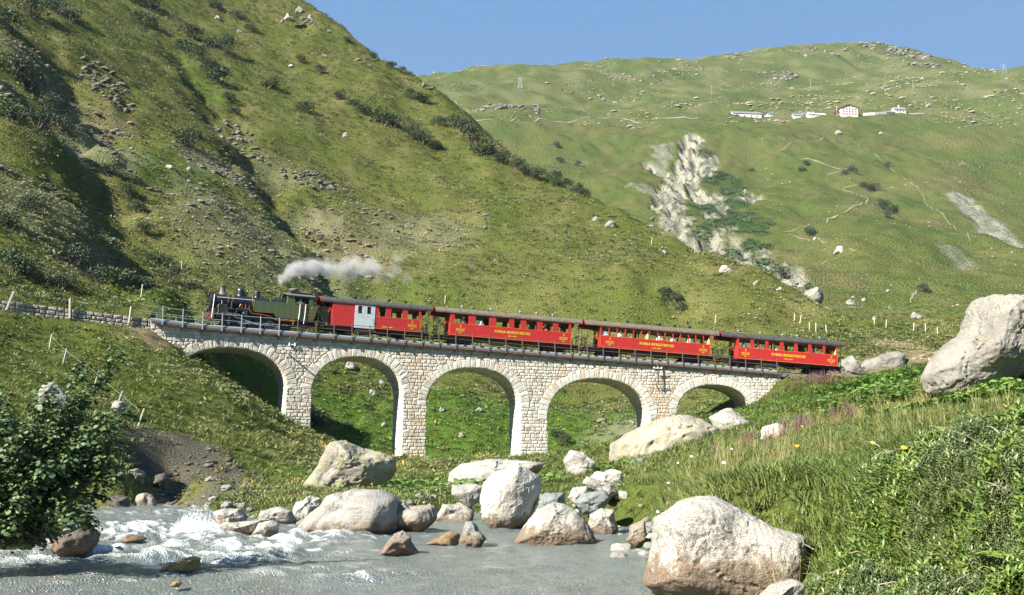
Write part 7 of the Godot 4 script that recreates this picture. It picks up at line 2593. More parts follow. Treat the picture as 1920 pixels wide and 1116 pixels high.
func cover_valley() -> void:
	var at := []
	var tint := PackedColorArray()
	var ga := []
	var gt := PackedColorArray()
	var na := []
	var nt := PackedColorArray()
	var z := -9.0
	while z > -126.0:
		var step := clampf(0.10 + (-z - 9.0) * 0.0085, 0.10, 0.62)
		var x := maxf(-60.0, z * 0.56 - 6.0)
		while x < minf(76.0, -z * 0.54 + 2.5):
			var px := x + rng.randf_range(-0.5, 0.5) * step
			var pz := z + rng.randf_range(-0.5, 0.5) * step
			x += step
			if pz > -48.0 and px < 8.0 and px > -33.0 and f_river.at(px, pz) < 0.55:
				continue
			if pz < -72.0 and pz > -113.0:
				var off := -f_off.at(px, pz)
				if off > -0.35 and off < 4.4:
					var s := f_along.at(px, pz)
					if s < -31.0 or s > 26.0:
						if off > -0.1:
							continue
					else:
						var open := false
						for a in ARCHES:
							if absf(s - a[0]) < a[1] - 0.1:
								open = true
						if not open:
							continue
			var y := near_y(px, pz)
			var hill := smoothstep(-60.0, -95.0, pz) * 0.5
			var c := land_color(px, pz, y, hill)
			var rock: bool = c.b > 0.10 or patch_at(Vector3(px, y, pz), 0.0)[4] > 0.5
			if rock and rng.randf() < 0.85:
				continue
			var n := n_mid.get_noise_2d(px * 1.3 + 7.0, pz * 1.3)
			var right := px > 0.03 * -pz and pz > -97.0
			var left_grass := pz > -72.0 and px < -14.0 and n > -0.05
			if right or left_grass or rng.randf() < 0.28:
				var h := rng.randf_range(0.16, 0.34) * (1.0 + 0.5 * maxf(n, -0.6))
				if right:
					h *= 0.95
				elif pz < -88.0:
					h *= 0.75
				h *= 0.75 + 0.4 * clampf(step * 2.0, 0.0, 1.0)
				var g := c.lerp(Color(0.13, 0.19, 0.035), 0.45)
				if (right and n_patch.get_noise_2d(px * 2.5, pz * 2.5) > 0.14) or (left_grass and rng.randf() < 0.5):
					g = g.lerp(Color(0.24, 0.22, 0.075), rng.randf_range(0.05, 0.5))
				var w := maxf(step * rng.randf_range(2.0, 3.2), rng.randf_range(0.5, 0.8))
				(na if pz > -27.0 else ga).append(Transform3D(Basis(Vector3.UP, rng.randf() * TAU).scaled(Vector3(w, h, w)), Vector3(px, y - 0.02, pz)))
				if pz > -27.0:
					nt.append(g * rng.randf_range(0.9, 1.4))
				else:
					gt.append(g * rng.randf_range(0.85, 1.35))
			else:
				var s := step * rng.randf_range(0.75, 1.5)
				if n > 0.2 and rng.randf() < 0.4:
					c = c.lerp(HEATH, 0.5)
					s *= 1.3
				at.append(Transform3D(Basis(Vector3.UP, rng.randf() * TAU).scaled(Vector3(s, s * rng.randf_range(0.5, 0.8), s)), Vector3(px, y - 0.03, pz)))
				tint.append(c * rng.randf_range(0.95, 1.5))
		z -= step
	spread("meadow_grass", "tall green and yellowing meadow grass on the banks and slopes", grasses, m_grass, ga, gt)
	spread("bank_grass", "dense grass on the near river banks", thick, m_grass, na, nt)
	spread("herb_cover", "low leafy herbs and heath on the valley slopes", clumps, m_leafy, at, tint)

# ---------------------------------------------------------------- fences, far houses, paths
func fence(label: String, posts: Array, h: float, w: float, tone: Color, wires: int) -> void:
	var o := thing("wire_fence", label, "fence")
	var m := grain(mat(tone, 0.85), null, 2.0, masonry_bump, 2.0)
	for p in posts:
		var b := MB.new()
		b.box(X(0, h * 0.5 - 0.12, 0), Vector3(w, h + 0.24, w * 0.85), w * 0.2)
		var q := part("post", b.mesh(), m, o)
		q.transform = Transform3D(Basis.from_euler(Vector3(rng.randf_range(-0.05, 0.05), rng.randf() * 1.5, 0)) * Basis(Vector3.BACK, rng.randf_range(-0.28, 0.05)), p)
	if wires:
		var wr := MB.new()
		for i in posts.size() - 1:
			for k in wires:
				var y := h * (0.9 - 0.35 * k)
				var a: Vector3 = posts[i] + Vector3(0, y, 0)
				var c: Vector3 = posts[i + 1] + Vector3(0, y, 0)
				wr.tube([a, (a + c) * 0.5 - Vector3(0, 0.05 * a.distance_to(c) * 0.1, 0), c], 0.012, 4, false)
		part("wire", wr.mesh(), mat(Color(0.35, 0.35, 0.34), 0.5, 0.6), o)

# a small far house: w along the front, d deep, eave height, ridge height, gable to the viewer or not
func house(called: String, label: String, at: Vector3, turn: float, w: float, d: float, eave: float, ridge: float, gable: bool, wall: Color, roof_c: Color, windows: Array, shutter: Color) -> Node3D:
	var o := thing(called, label, "house" if called == "house" else "building", at)
	o.rotation.y = turn
	var wm := MB.new()
	if gable:
		wm.prism(X(0, 0, 0), PackedVector2Array([Vector2(-w * 0.5, -3), Vector2(w * 0.5, -3), Vector2(w * 0.5, eave), Vector2(0, ridge), Vector2(-w * 0.5, eave)]), -d, 0.0)
	else:
		wm.prism(Transform3D(Basis(Vector3.UP, PI / 2), Vector3.ZERO), PackedVector2Array([Vector2(0, -3), Vector2(d, -3), Vector2(d, eave), Vector2(d * 0.5, ridge), Vector2(0, eave)]), -w * 0.5, w * 0.5)
	var walls := part("wall", wm.mesh(), mat(wall, 0.8), o)
	var rf := MB.new()
	var t := 0.35
	if gable:
		var ov := 0.9
		for s in [-1.0, 1.0]:
			var k := (ridge - eave) / (w * 0.5)
			var e := Vector2(s * (w * 0.5 + ov), eave - k * ov)
			rf.prism(X(0, 0, 0), PackedVector2Array([Vector2(0, ridge + 0.03), e + Vector2(0, 0.03), e + Vector2(0, t), Vector2(0, ridge + t)]), -d - 0.8, 0.9)
	else:
		var k := (ridge - eave) / (d * 0.5)
		var ov := 0.6
		for s in [0.0, 1.0]:
			var e := Vector2(-ov if s == 0.0 else d + ov, eave - k * ov)
			rf.prism(Transform3D(Basis(Vector3.UP, PI / 2), Vector3.ZERO), PackedVector2Array([Vector2(d * 0.5, ridge + 0.03), e + Vector2(0, 0.03), e + Vector2(0, t), Vector2(d * 0.5, ridge + t)]), -w * 0.5 - 0.5, w * 0.5 + 0.5)
	part("roof", rf.mesh(), mat(roof_c, 0.7), o)
	for q in windows:
		var wn := MB.new()
		wn.box(X(q[0], q[1], 0.06), Vector3(q[2], q[3], 0.14), 0.02)
		var win := part("window", wn.mesh(), mat(shutter, 0.6), o)
		var pn := MB.new()
		pn.box(X(q[0], q[1], 0.12), Vector3(q[2] * 0.45, q[3] * 0.85, 0.06))
		part("pane", pn.mesh(), mat(Color(0.05, 0.06, 0.07), 0.15), win)
	return o

# a band laid over the slope along points of the ground
func ribbon(called: String, label: String, pts: Array, width: float, tone: Color, hf: Callable, lift: float, m0: StandardMaterial3D = null) -> void:
	var mb := MB.new()
	var path := []
	for i in pts.size() - 1:
		var n := maxi(2, int(pts[i].distance_to(pts[i + 1]) / (width * 2.0)))
		for k in n:
			path.append(pts[i].lerp(pts[i + 1], float(k) / n))
	path.append(pts[-1])
	var L := []
	for i in path.size():
		var d: Vector3 = path[mini(i + 1, path.size() - 1)] - path[maxi(i - 1, 0)]
		var s := Vector3(-d.z, 0, d.x).normalized() * width * 0.25 * rng.randf_range(0.75, 1.25)
		var row := []
		for q in [-1.0, 0.0, 1.0]:
			var p: Vector3 = path[i] + s * q + Vector3(rng.randf_range(-0.2, 0.2), 0, rng.randf_range(-0.2, 0.2)) * width
			row.append(Vector3(p.x, hf.call(p.x, p.z) + lift, p.z))
		L.append(row)
	for i in L.size() - 1:
		for k in 2:
			mb.quad(L[i][k], L[i + 1][k], L[i + 1][k + 1], L[i][k + 1])
	var o := obj(numbered(called), mb.mesh(), m0 if m0 else mat(tone, 0.95))
	tag(o, label, "", "", "structure")

func make_details() -> void:
	# left hand fence on the bank, then posts along the retaining wall and on the slopes
	fence("leaning grey wooden fence posts with wire down the left bank", [Vector3(-34.98, 10.73, -74.10), Vector3(-32.20, 9.21, -70.50), Vector3(-28.27, 7.21, -66.75), Vector3(-25.04, 5.54, -62.70), Vector3(-22.59, 4.25, -60.00), Vector3(-21.28, 3.48, -52.05)], 1.15, 0.10, Color(0.42, 0.38, 0.32), 1)
	var wall_posts := []
	for s in [-47.8, -42.85, -38.35, -33.85]:
		wall_posts.append(on_line(s, deck(s) - 0.55, -0.12))
	fence("weathered round posts with wire in front of the low track wall", wall_posts, 1.35, 0.17, Color(0.40, 0.36, 0.30), 1)
	var back := []
	for s in [-46.5, -42.6, -38.8, -35.3]:
		back.append(on_line(s, deck(s) - 0.4, 4.6))
	fence("thin tan posts behind the track on the left", back, 1.2, 0.09, Color(0.45, 0.36, 0.22), 0)
	fence("short row of posts on the slope above the locomotive", [Vector3(-34.09, 17.40, -89.24), Vector3(-43.37, 25.17, -122.36), Vector3(-44.17, 26.76, -124.83), Vector3(-43.20, 27.61, -126.34)], 1.2, 0.10, Color(0.45, 0.40, 0.32), 0)
	fence("tan fence posts running along the slope above the last coaches", [Vector3(37.63, 21.32, -129.92), Vector3(37.72, 20.68, -127.86), Vector3(37.71, 19.19, -123.84), Vector3(38.36, 19.00, -123.35), Vector3(39.30, 18.61, -122.12), Vector3(46.73, 20.17, -125.83), Vector3(47.74, 19.62, -124.58), Vector3(50.57, 18.94, -123.10), Vector3(52.10, 18.90, -123.10), Vector3(52.60, 18.12, -120.91)], 1.15, 0.11, Color(0.50, 0.44, 0.34), 0)
	fence("single posts standing on the open mountainside behind the coaches", [Vector3(-10.37, 27.25, -150.02), Vector3(27.81, 21.50, -133.61), Vector3(31.21, 38.33, -164.47), Vector3(24.31, 40.53, -167.45)], 1.3, 0.11, Color(0.50, 0.42, 0.28), 0)
	# ---- the houses by the pass road
	var white := Color(0.58, 0.57, 0.55)
	var slate := Color(0.15, 0.15, 0.16)
	var ww := []
	for r in 4:
		for c in [5, 5, 5, 3][r]:
			ww.append([(c - ([5, 5, 5, 3][r] - 1) * 0.5) * 3.1, 1.6 + r * 2.6, 1.7, 1.4])
	var hotel := house("mountain_inn", "big white inn with red shuttered gable front on the far slope", Vector3(329.79, 343.44, -916.89), 0.12, 17.0, 16.0, 8.0, 11.5, true, white, Color(0.09, 0.07, 0.06), ww, Color(0.50, 0.03, 0.04))
	var hm := MB.new()
	hm.box(X(1.0, 11.8, -6), Vector3(0.9, 2.0, 0.9))
	part("chimney", hm.mesh(), mat(white, 0.8), hotel)
	house("long_barn", "long white barn with wide grey roof left of the inn", Vector3(234.95, 349.62, -937.26), 0.1, 29.0, 12.0, 3.8, 7.6, false, white, Color(0.17, 0.165, 0.16), [[-9.0, 1.2, 1.6, 1.2], [-3.0, 1.2, 1.6, 1.2], [4.0, 1.2, 1.6, 1.2], [10.0, 1.2, 1.6, 1.2]], slate)
	house("house", "tiny white gabled house right beside the long barn", Vector3(255.11, 352.41, -942.90), 0.1, 4.0, 5.0, 2.6, 4.4, true, white, slate, [[-0.8, 1.4, 0.8, 0.9], [0.8, 1.4, 0.8, 0.9]], slate)
	house("house", "low white house under a blue roof beside the barn", Vector3(259.92, 352.73, -942.90), 0.1, 5.0, 5.0, 2.4, 4.2, false, white, Color(0.08, 0.17, 0.28), [[0, 1.2, 0.9, 0.9]], slate)
	house("shed", "small pale shed with bluish roof below the inn", Vector3(284.22, 347.14, -931.66), 0.1, 10.0, 6.0, 2.4, 4.6, false, white, Color(0.17, 0.21, 0.24), [[-1.0, 1.2, 1.0, 1.0]], Color(0.3, 0.06, 0.06))
	house("long_shed", "long low white shed just left of the inn", Vector3(300.39, 345.33, -924.25), 0.15, 18.0, 6.0, 2.2, 4.4, false, white, Color(0.45, 0.45, 0.44), [[-4.0, 1.0, 1.2, 0.9], [3.0, 1.0, 1.2, 0.9]], slate)
	house("chalet", "small orange brown wooden chalet at the inn's left side", Vector3(318.98, 344.11, -918.72), 0.1, 6.0, 6.0, 2.0, 4.6, true, Color(0.42, 0.18, 0.05), Color(0.16, 0.12, 0.10), [[0, 1.0, 1.0, 0.9]], Color(0.08, 0.06, 0.04))
	var hut := house("stone_hut", "grey stone hut with hipped slate roof and tall chimney", Vector3(391.67, 357.34, -946.67), 0.1, 12.0, 9.0, 4.0, 7.4, false, Color(0.46, 0.44, 0.38), Color(0.20, 0.20, 0.20), [[-3.0, 2.2, 1.0, 1.4], [0.0, 2.2, 1.0, 1.4], [3.0, 2.2, 1.0, 1.4]], Color(0.2, 0.18, 0.15))
	var ch := MB.new()
	ch.box(X(0.5, 8.4, -4.0), Vector3(1.0, 3.0, 1.0))
	part("chimney", ch.mesh(), mat(Color(0.6, 0.58, 0.52), 0.8), hut)
	var tw := thing("terrace_wall", "long pale terrace wall between the inn and stone hut", "wall")
	var tm := MB.new()
	var pts := [Vector3(345.02, 346.23, -924.25), Vector3(354.46, 344.91, -918.72), Vector3(368.16, 347.94, -924.25), Vector3(380.37, 351.61, -933.52)]
	for i in 3:
		tm.bar(pts[i] + Vector3(0, 0.9, 0.5), pts[i + 1] + Vector3(0, 0.9, 0.5), 0.5, 2.4)
	part("wall", tm.mesh(), mat(Color(0.45, 0.445, 0.42), 0.9), tw)
	var cr := MB.new()
	for i in 3:
		for k in 7:
			cr.box(Transform3D(Basis(), pts[i].lerp(pts[i + 1], (k + 0.5) / 7.0) + Vector3(0, 2.3, 0.5)), Vector3(0.5, 0.6, 0.5))
	part("kerb_stones", cr.mesh(), mat(Color(0.48, 0.475, 0.45), 0.9), tw)
	var fp := thing("flag_pole", "thin flag pole with red and white flag by the chalet", "flagpole", Vector3(317.42, 344.16, -918.72))
	var fm := MB.new()
	fm.tube([Vector3(0, -0.5, 1.0), Vector3(0, 9.5, 1.0)], 0.12, 6)
	part("pole", fm.mesh(), mat(white, 0.6), fp)
	part("flag", bx(0.75, 8.4, 1.0, 1.3, 1.6, 0.05), mat(Color(0.6, 0.08, 0.08), 0.8), fp)
	# masts on the heights
	for q in [Vector3(359.62, 455.84, -1124.15), Vector3(442.83, 416.77, -1031.60), Vector3(226.11, 421.05, -1058.75), Vector3(121.80, 456.22, -1124.15)]:
		var mp := thing("power_pole", "thin grey power pole standing on the far heights", "pole", q, "power poles on the far heights")
		var pm := MB.new()
		pm.tube([Vector3(0, -0.5, 0), Vector3(0, 11, 0)], [0.28, 0.16], 6)
		pm.bar(Vector3(-1.6, 10.2, 0), Vector3(1.6, 10.2, 0), 0.2, 0.2)
		part("pole", pm.mesh(), mat(Color(0.30, 0.29, 0.27), 0.7), mp)
	for q in [[Vector3(9.28, 439.04, -1084.44), "lattice mast on the left part of the far heights"], [Vector3(561.42, 446.47, -1062.99), "lattice mast on the right hand skyline"]]:
		var lp := thing("lattice_mast", q[1], "mast", q[0])
		var lm := MB.new()
		for s in [-1.0, 1.0]:
			for z in [-1.0, 1.0]:
				lm.bar(Vector3(s * 2.6, -0.5, z * 2.0), Vector3(s * 0.5, 13, z * 0.4), 0.22, 0.22)
			for k in 4:
				var f := k / 4.0
				lm.bar(Vector3(-s * lerpf(2.6, 0.5, f), f * 13, 1.5 - f), Vector3(s * lerpf(2.6, 0.5, f + 0.25), (f + 0.25) * 13, 1.2 - f), 0.15, 0.15)
		for y in [9.0, 12.0]:
			lm.bar(Vector3(-4, y, 0), Vector3(4, y, 0), 0.25, 0.25)
		part("frame", lm.mesh(), mat(Color(0.40, 0.41, 0.42), 0.5, 0.4), lp)
	# ---- the pass road and the footpaths
	var grit := grain(mat(Color(0.20, 0.195, 0.17), 0.95), null, 0.3, masonry_bump, 10.0)
	ribbon("mountain_road", "pale mountain road crossing the far slope below the houses", [Vector3(-39.62, 321.51, -873.96), Vector3(-9.75, 318.18, -860.10), Vector3(25.99, 340.31, -916.89), Vector3(68.95, 347.97, -935.39), Vector3(106.07, 347.78, -935.39), Vector3(143.83, 336.49, -905.96), Vector3(178.01, 333.43, -896.96), Vector3(213.80, 340.63, -915.06)], 3.4, Color(), far_y, 0.5, grit)
	ribbon("mountain_road", "pale stretch of mountain road right of the stone hut", [Vector3(400.23, 356.60, -946.67), Vector3(418.95, 355.47, -946.67), Vector3(439.36, 346.93, -933.52), Vector3(455.98, 332.57, -904.15)], 3.0, Color(), far_y, 0.5, grit)
	var soil := grain(mat(Color(0.165, 0.145, 0.088), 0.95), null, 0.4, masonry_bump, 8.0)
	ribbon("footpath", "worn footpath climbing the far slope in bends", [Vector3(151.72, 133.45, -537.82), Vector3(161.73, 136.35, -538.89), Vector3(168.87, 137.35, -534.60), Vector3(187.78, 149.27, -569.90), Vector3(196.63, 153.60, -576.77), Vector3(208.19, 160.71, -590.77), Vector3(216.89, 165.68, -597.89), Vector3(247.07, 187.44, -662.03)], 2.6, Color(), far_y, 0.35, soil)
	ribbon("footpath", "upper bend of the worn footpath", [Vector3(247.07, 187.44, -662.03), Vector3(249.36, 199.49, -690.40), Vector3(240.95, 203.57, -694.55), Vector3(244.40, 206.34, -697.33), Vector3(253.59, 208.94, -698.72)], 1.7, Color(), far_y, 0.35, soil)
	ribbon("footpath", "short level piece of footpath high on the far slope", [Vector3(229.35, 244.16, -747.84), Vector3(242.04, 236.44, -735.98), Vector3(253.77, 229.85, -728.67), Vector3(258.17, 229.62, -727.21), Vector3(247.55, 225.75, -722.87), Vector3(240.63, 224.75, -724.31)], 1.8, Color(), far_y, 0.35, soil)
	ribbon("footpath", "uppermost piece of footpath below the shed", [Vector3(218.00, 258.29, -770.59), Vector3(228.81, 267.55, -779.89), Vector3(247.06, 275.20, -795.62), Vector3(272.57, 288.59, -824.76)], 1.9, Color(), far_y, 0.35, soil)
	ribbon("footpath", "lower bends of the footpath above the boulder field", [Vector3(153.42, 131.52, -533.54), Vector3(160.65, 125.43, -521.94), Vector3(159.12, 115.17, -486.69)], 1.2, Color(), far_y, 0.3, soil)
	ribbon("footpath", "footpath bend beside the pointed rock", [Vector3(146.76, 98.18, -458.37), Vector3(155.41, 102.11, -464.83), Vector3(161.65, 104.30, -463.90), Vector3(165.33, 105.83, -463.90), Vector3(164.27, 108.46, -469.49)], 1.3, Color(), far_y, 0.3, soil)
	ribbon("footpath", "lowest footpath piece above the huge boulder", [Vector3(148.39, 63.19, -362.82), Vector3(154.93, 67.91, -375.36), Vector3(163.01, 73.23, -391.44)], 1.6, Color(), far_y, 0.3, soil)
	ribbon("footpath", "straight trace running down the far right slope", [Vector3(295.74, 256.76, -772.13), Vector3(296.56, 236.25, -743.37), Vector3(292.73, 214.00, -705.74), Vector3(293.10, 196.10, -680.81), Vector3(274.85, 166.17, -614.85), Vector3(271.50, 149.71, -588.41), Vector3(244.38, 122.23, -512.64)], 1.8, Color(), far_y, 0.3, grain(mat(Color(0.10, 0.13, 0.04), 0.95), null, 0.3, masonry_bump, 10.0))
	# ---- single rocks on the slopes
	var k := 0
	for q in [[Vector3(-39.84, 80.66, -225.97), 1.9, "pale rock alone in the middle of the grassy mountainside"], [Vector3(-53.58, 50.64, -157.71), 1.5, "tall grey rock of a pair on the mountainside above locomotive"], [Vector3(-55.87, 50.25, -154.90), 1.7, "flat grey rock of a pair on the mountainside above locomotive"],
			[Vector3(16.20, 49.53, -185.41), 1.4, "grey rock near the ridge edge above the third coach"], [Vector3(18.79, 47.31, -181.74), 2.4, "long pale rock on the ridge edge above the third coach"], [Vector3(25.00, 36.75, -158.02), 1.2, "dark edged rock on the ridge below the white ravine"],
			[Vector3(32.76, 31.89, -148.53), 2.3, "pale flat rock on the ridge edge right of the ravine foot"], [Vector3(35.96, 28.70, -142.71), 1.2, "small rock on the lower ridge edge"], [Vector3(38.75, 27.46, -140.45), 1.0, "low rock on the ridge edge near the pale crag"],
			[Vector3(290.41, 297.21, -838.05), 6.5, "pointed pale rock standing just below the inn"], [Vector3(331.83, 300.73, -848.15), 4.5, "flat rock right below the terrace wall"], [Vector3(160.46, 107.26, -472.32), 6.0, "pointed pale rock in the middle of the far slope"], [Vector3(158.29, 121.07, -502.50), 2.4, "small pale rock beside the footpath"],
			[Vector3(125.85, 62.97, -362.10), 4.0, "pale slab in the boulder field right of the ridge"], [Vector3(132.92, 65.01, -367.20), 2.2, "rounded pale rock behind the pale slab"], [Vector3(148.53, 71.36, -382.93), 2.6, "greyish rock uphill of the boulder field"], [Vector3(113.48, 44.24, -273.74), 3.0, "pale rock left of the huge boulder"], [Vector3(96.98, 41.48, -260.93), 1.6, "small pale rock below the boulder field"],
			[Vector3(129.22, 66.37, -367.93), 1.6, "narrow pale rock at the top of the boulder field"], [Vector3(431.76, 373.87, -971.58), 7.0, "blocky grey rock above the stone hut"], [Vector3(-70.08, 140.80, -288.92), 3.6, "dark grey crag near the top of the left mountain"], [Vector3(-67.84, 146.14, -294.75), 3.2, "grey crag beneath the top edge of picture"], [Vector3(-63.59, 142.13, -291.24), 2.4, "small crag right of the dark grey crag"], [Vector3(-81.23, 130.25, -275.39), 2.2, "pale rock left of the summit crags"], [Vector3(-89.54, 137.01, -280.39), 2.0, "pale rock in the shrubs high on the left"], [Vector3(-56.41, 135.14, -285.47), 1.7, "upright small rock near the skyline"], [Vector3(-62.24, 113.69, -261.97), 1.8, "light rock on the upper mountainside"], [Vector3(-54.82, 120.96, -271.57), 1.7, "narrow grey rock on the upper mountainside"], [Vector3(-20.19, 14.31, -122.12), 1.6, "grey rock seen through the second arch near its crown"], [Vector3(-15.94, 12.18, -120.91), 0.9, "small pale rock inside the second arch on the right"], [Vector3(-16.75, 10.72, -118.51), 1.1, "flat shadowed rock inside the second arch"], [Vector3(-14.35, 6.64, -110.95), 0.8, "yellowish stone low inside the second arch"], [Vector3(-17.95, 6.63, -107.89), 0.7, "tan stone low inside the second arch"], [Vector3(-5.71, 5.47, -112.29), 0.8, "white stone low inside the third arch"], [Vector3(-8.17, 8.57, -115.94), 0.9, "greyish rock inside the third arch on the left"], [Vector3(-3.91, 8.64, -117.34), 1.0, "flat rock inside the third arch in its middle"]]:
		var s: float = q[1]
		var out := PackedVector2Array([Vector2(-0.52, -0.25), Vector2(-0.46, 0.02), Vector2(-0.2, 0.3), Vector2(0.08, 0.36), Vector2(0.36, 0.16), Vector2(0.52, -0.08), Vector2(0.46, -0.3), Vector2(-0.3, -0.34)])
		for i in out.size():
			out[i] = Vector2(out[i].x * rng.randf_range(0.85, 1.15) * (-1.0 if k % 2 else 1.0), out[i].y * rng.randf_range(0.8, 1.5)) * s
		var n := obj(numbered("rock"), boulder_mesh(out, s * 0.45, ["granite", "grey", "white"][k % 3] if q[0].z < -400.0 or k % 2 == 0 else "grey", 60 + k, 3, 1.2), m_rock)
		n.position = q[0] + Vector3(0, s * 0.12, 0)
		tag(n, q[2], "rock")
		k += 1
	boulder("pale rounded crag rising behind the ridge at the ravine foot", Vector3(46.41, 28.09, -150.00), PackedVector2Array([Vector2(-1.99, -0.71), Vector2(-1.60, 0.46), Vector2(-0.65, 1.30), Vector2(0.60, 1.55), Vector2(1.56, 0.96), Vector2(1.99, -0.21), Vector2(1.76, -1.38), Vector2(-0.39, -1.55)]), 2.0, "grey", 120, 4, 0.9)
	boulder("grey rock cutting left of the track end", Vector3(36.76, 12.59, -106.00), PackedVector2Array([Vector2(-2.23, -0.92), Vector2(-1.19, 1.04), Vector2(0.10, 1.50), Vector2(1.04, -0.00), Vector2(2.23, -1.27), Vector2(-0.08, -1.50)]), 1.2, "huge", 121, 4, 1.0)
	boulder("wide pale grey rock face beside the track near huge boulder", Vector3(40.60, 13.12, -108.00), PackedVector2Array([Vector2(-3.19, -1.27), Vector2(-1.79, 0.50), Vector2(0.03, 1.44), Vector2(2.28, 1.73), Vector2(3.19, 1.32), Vector2(2.75, 0.02), Vector2(1.02, -1.27), Vector2(-0.88, -1.73)]), 1.6, "huge", 122, 4, 1.0)

# broken rock standing out of the slopes: place, radius, how many, size
func crags() -> void:
	var slab := []
	for i in 4:
		slab.append(boulder_mesh(PackedVector2Array([Vector2(-0.55, -0.3), Vector2(-0.5, 0.05), Vector2(-0.15, 0.3), Vector2(0.2, 0.34), Vector2(0.5, 0.12), Vector2(0.55, -0.3)]), 0.4, "grey", 400 + i, 2, 1.6))
	var at := []
	var tint := PackedColorArray()
	for q in [[Vector3(-80.40, 77.26, -182.84), 5.0, 90, 1.3], [Vector3(-75.38, 71.33, -177.79), 4.0, 70, 1.2], [Vector3(-69.81, 56.88, -155.21), 4.0, 70, 1.1], [Vector3(-68.46, 59.21, -162.51), 3.0, 50, 1.0], [Vector3(-61.75, 73.93, -206.12), 5.5, 110, 1.3], [Vector3(-56.45, 67.10, -198.45), 4.0, 80, 1.2], [Vector3(-52.03, 54.29, -168.46), 4.5, 50, 0.9], [Vector3(-44.09, 61.97, -196.47), 4.0, 60, 1.0], [Vector3(-39.65, 60.69, -196.47), 4.5, 80, 1.1], [Vector3(-34.81, 57.37, -194.52), 4.5, 60, 1.0], [Vector3(-28.23, 51.48, -187.65), 5.0, 45, 0.8], [Vector3(-38.01, 43.33, -171.17), 6.0, 60, 0.7], [Vector3(-32.75, 44.13, -173.58), 4.0, 40, 0.6], [Vector3(-19.34, 47.19, -183.20), 6.0, 60, 0.8], [Vector3(-12.59, 45.87, -181.38), 5.0, 45, 0.7], [Vector3(-86.91, 75.24, -170.49), 5.0, 50, 1.2], [Vector3(-73.37, 55.27, -137.95), 4.5, 45, 1.1], [Vector3(-58.81, 36.20, -119.46), 3.5, 45, 0.7], [Vector3(-51.59, 30.78, -124.09), 2.5, 35, 0.6], [Vector3(-41.69, 27.60, -127.10), 1.6, 50, 0.4], [Vector3(-68.50, 142.14, -290.65), 5.0, 16, 2.6], [Vector3(-63.92, 138.53, -287.76), 4.0, 10, 2.0], [Vector3(-42.37, 120.95, -273.74), 4.0, 8, 1.5], [Vector3(-23.95, 107.75, -262.50), 4.0, 8, 1.4], [Vector3(-31.56, 24.65, -130.70), 3.0, 12, 0.4],
			[Vector3(-13.53, 368.17, -952.36), 22.0, 60, 5.5], [Vector3(2.77, 375.25, -975.47), 18.0, 45, 5.0], [Vector3(27.54, 370.17, -969.64), 16.0, 36, 4.5], [Vector3(364.24, 523.43, -1249.72), 26.0, 46, 6.0], [Vector3(445.34, 596.62, -1337.57), 30.0, 40, 6.0], [Vector3(546.36, 621.38, -1378.26), 34.0, 60, 7.0], [Vector3(576.16, 594.40, -1348.30), 30.0, 60, 7.5], [Vector3(559.46, 541.51, -1252.22), 24.0, 44, 6.5], [Vector3(334.70, 613.02, -1389.32), 14.0, 24, 5.5], [Vector3(162.94, 492.73, -1188.83), 26.0, 34, 4.5], [Vector3(62.71, 446.45, -1099.71), 22.0, 26, 4.0], [Vector3(117.45, 511.86, -1207.99), 22.0, 24, 4.5], [Vector3(-49.50, 444.31, -1084.44), 20.0, 18, 4.0], [Vector3(289.00, 356.38, -942.90), 10.0, 24, 3.0], [Vector3(424.73, 444.09, -1095.33), 30.0, 30, 4.5], [Vector3(505.44, 387.02, -975.47), 30.0, 24, 4.0], [Vector3(126.01, 57.19, -338.32), 10.0, 30, 1.6], [Vector3(121.53, 59.54, -346.53), 6.0, 18, 1.6], [Vector3(88.40, 147.79, -567.63), 9.0, 30, 3.0], [Vector3(112.25, 71.02, -378.37), 6.0, 30, 2.4]]:
		for i in q[2]:
			var a := rng.randf() * TAU
			var r: float = q[1] * sqrt(rng.randf())
			var x: float = q[0].x + cos(a) * r
			var z: float = q[0].z + sin(a) * r
			var far: bool = q[0].z < -360.0
			var s: float = q[3] * (0.22 + 1.25 * pow(rng.randf(), 2.4))
			var y := far_y(x, z) if far or q[3] > 1.5 and q[0].x > 60.0 else ground_y(x, z)
			at.append(Transform3D(Basis.from_euler(Vector3(rng.randf_range(-0.7, 0.7), rng.randf() * TAU, rng.randf_range(-0.8, 0.4))).scaled(Vector3(s * rng.randf_range(0.9, 1.4), s * rng.randf_range(0.6, 1.1), s)), Vector3(x, y + s * 0.06, z)))
			tint.append((Color(0.85, 0.82, 0.75) if far else Color(0.70, 0.66, 0.58)) * rng.randf_range(0.45, 1.05))
	spread("rocky_outcrops", "broken grey rock ribs and crags standing out of slopes", slab, m_rock, at, tint)

# ---------------------------------------------------------------- bushes, the alder, shrubs and flowers
func crown_mesh(n: int, size: float, squat: float) -> ArrayMesh:
	var mb := MB.new()
	# several lobes of leafy twigs
	var lobes := []
	for i in 9:
		var d := rdir(-0.1, 0.95)
		lobes.append([Vector3(d.x * 0.42, 0.3 + d.y * 0.38 * squat, d.z * 0.42), rng.randf_range(0.2, 0.34)])
	for i in n:
		var lb: Array = lobes[i % 9]
		var d := rdir(-0.6, 1.0)
		var p: Vector3 = lb[0] + d * lb[1] * pow(rng.randf(), 0.35)
		if p.y < 0.0:
			p.y *= -0.5
		mb.col = shade_var(0.65, 1.3)
		leaf(mb, p, (d + rdir(-0.2, 1.0) * 0.9).normalized(), rdir(0.0, 1.0), size * rng.randf_range(0.7, 1.4), size * rng.randf_range(0.5, 0.8))
	return mb.mesh()

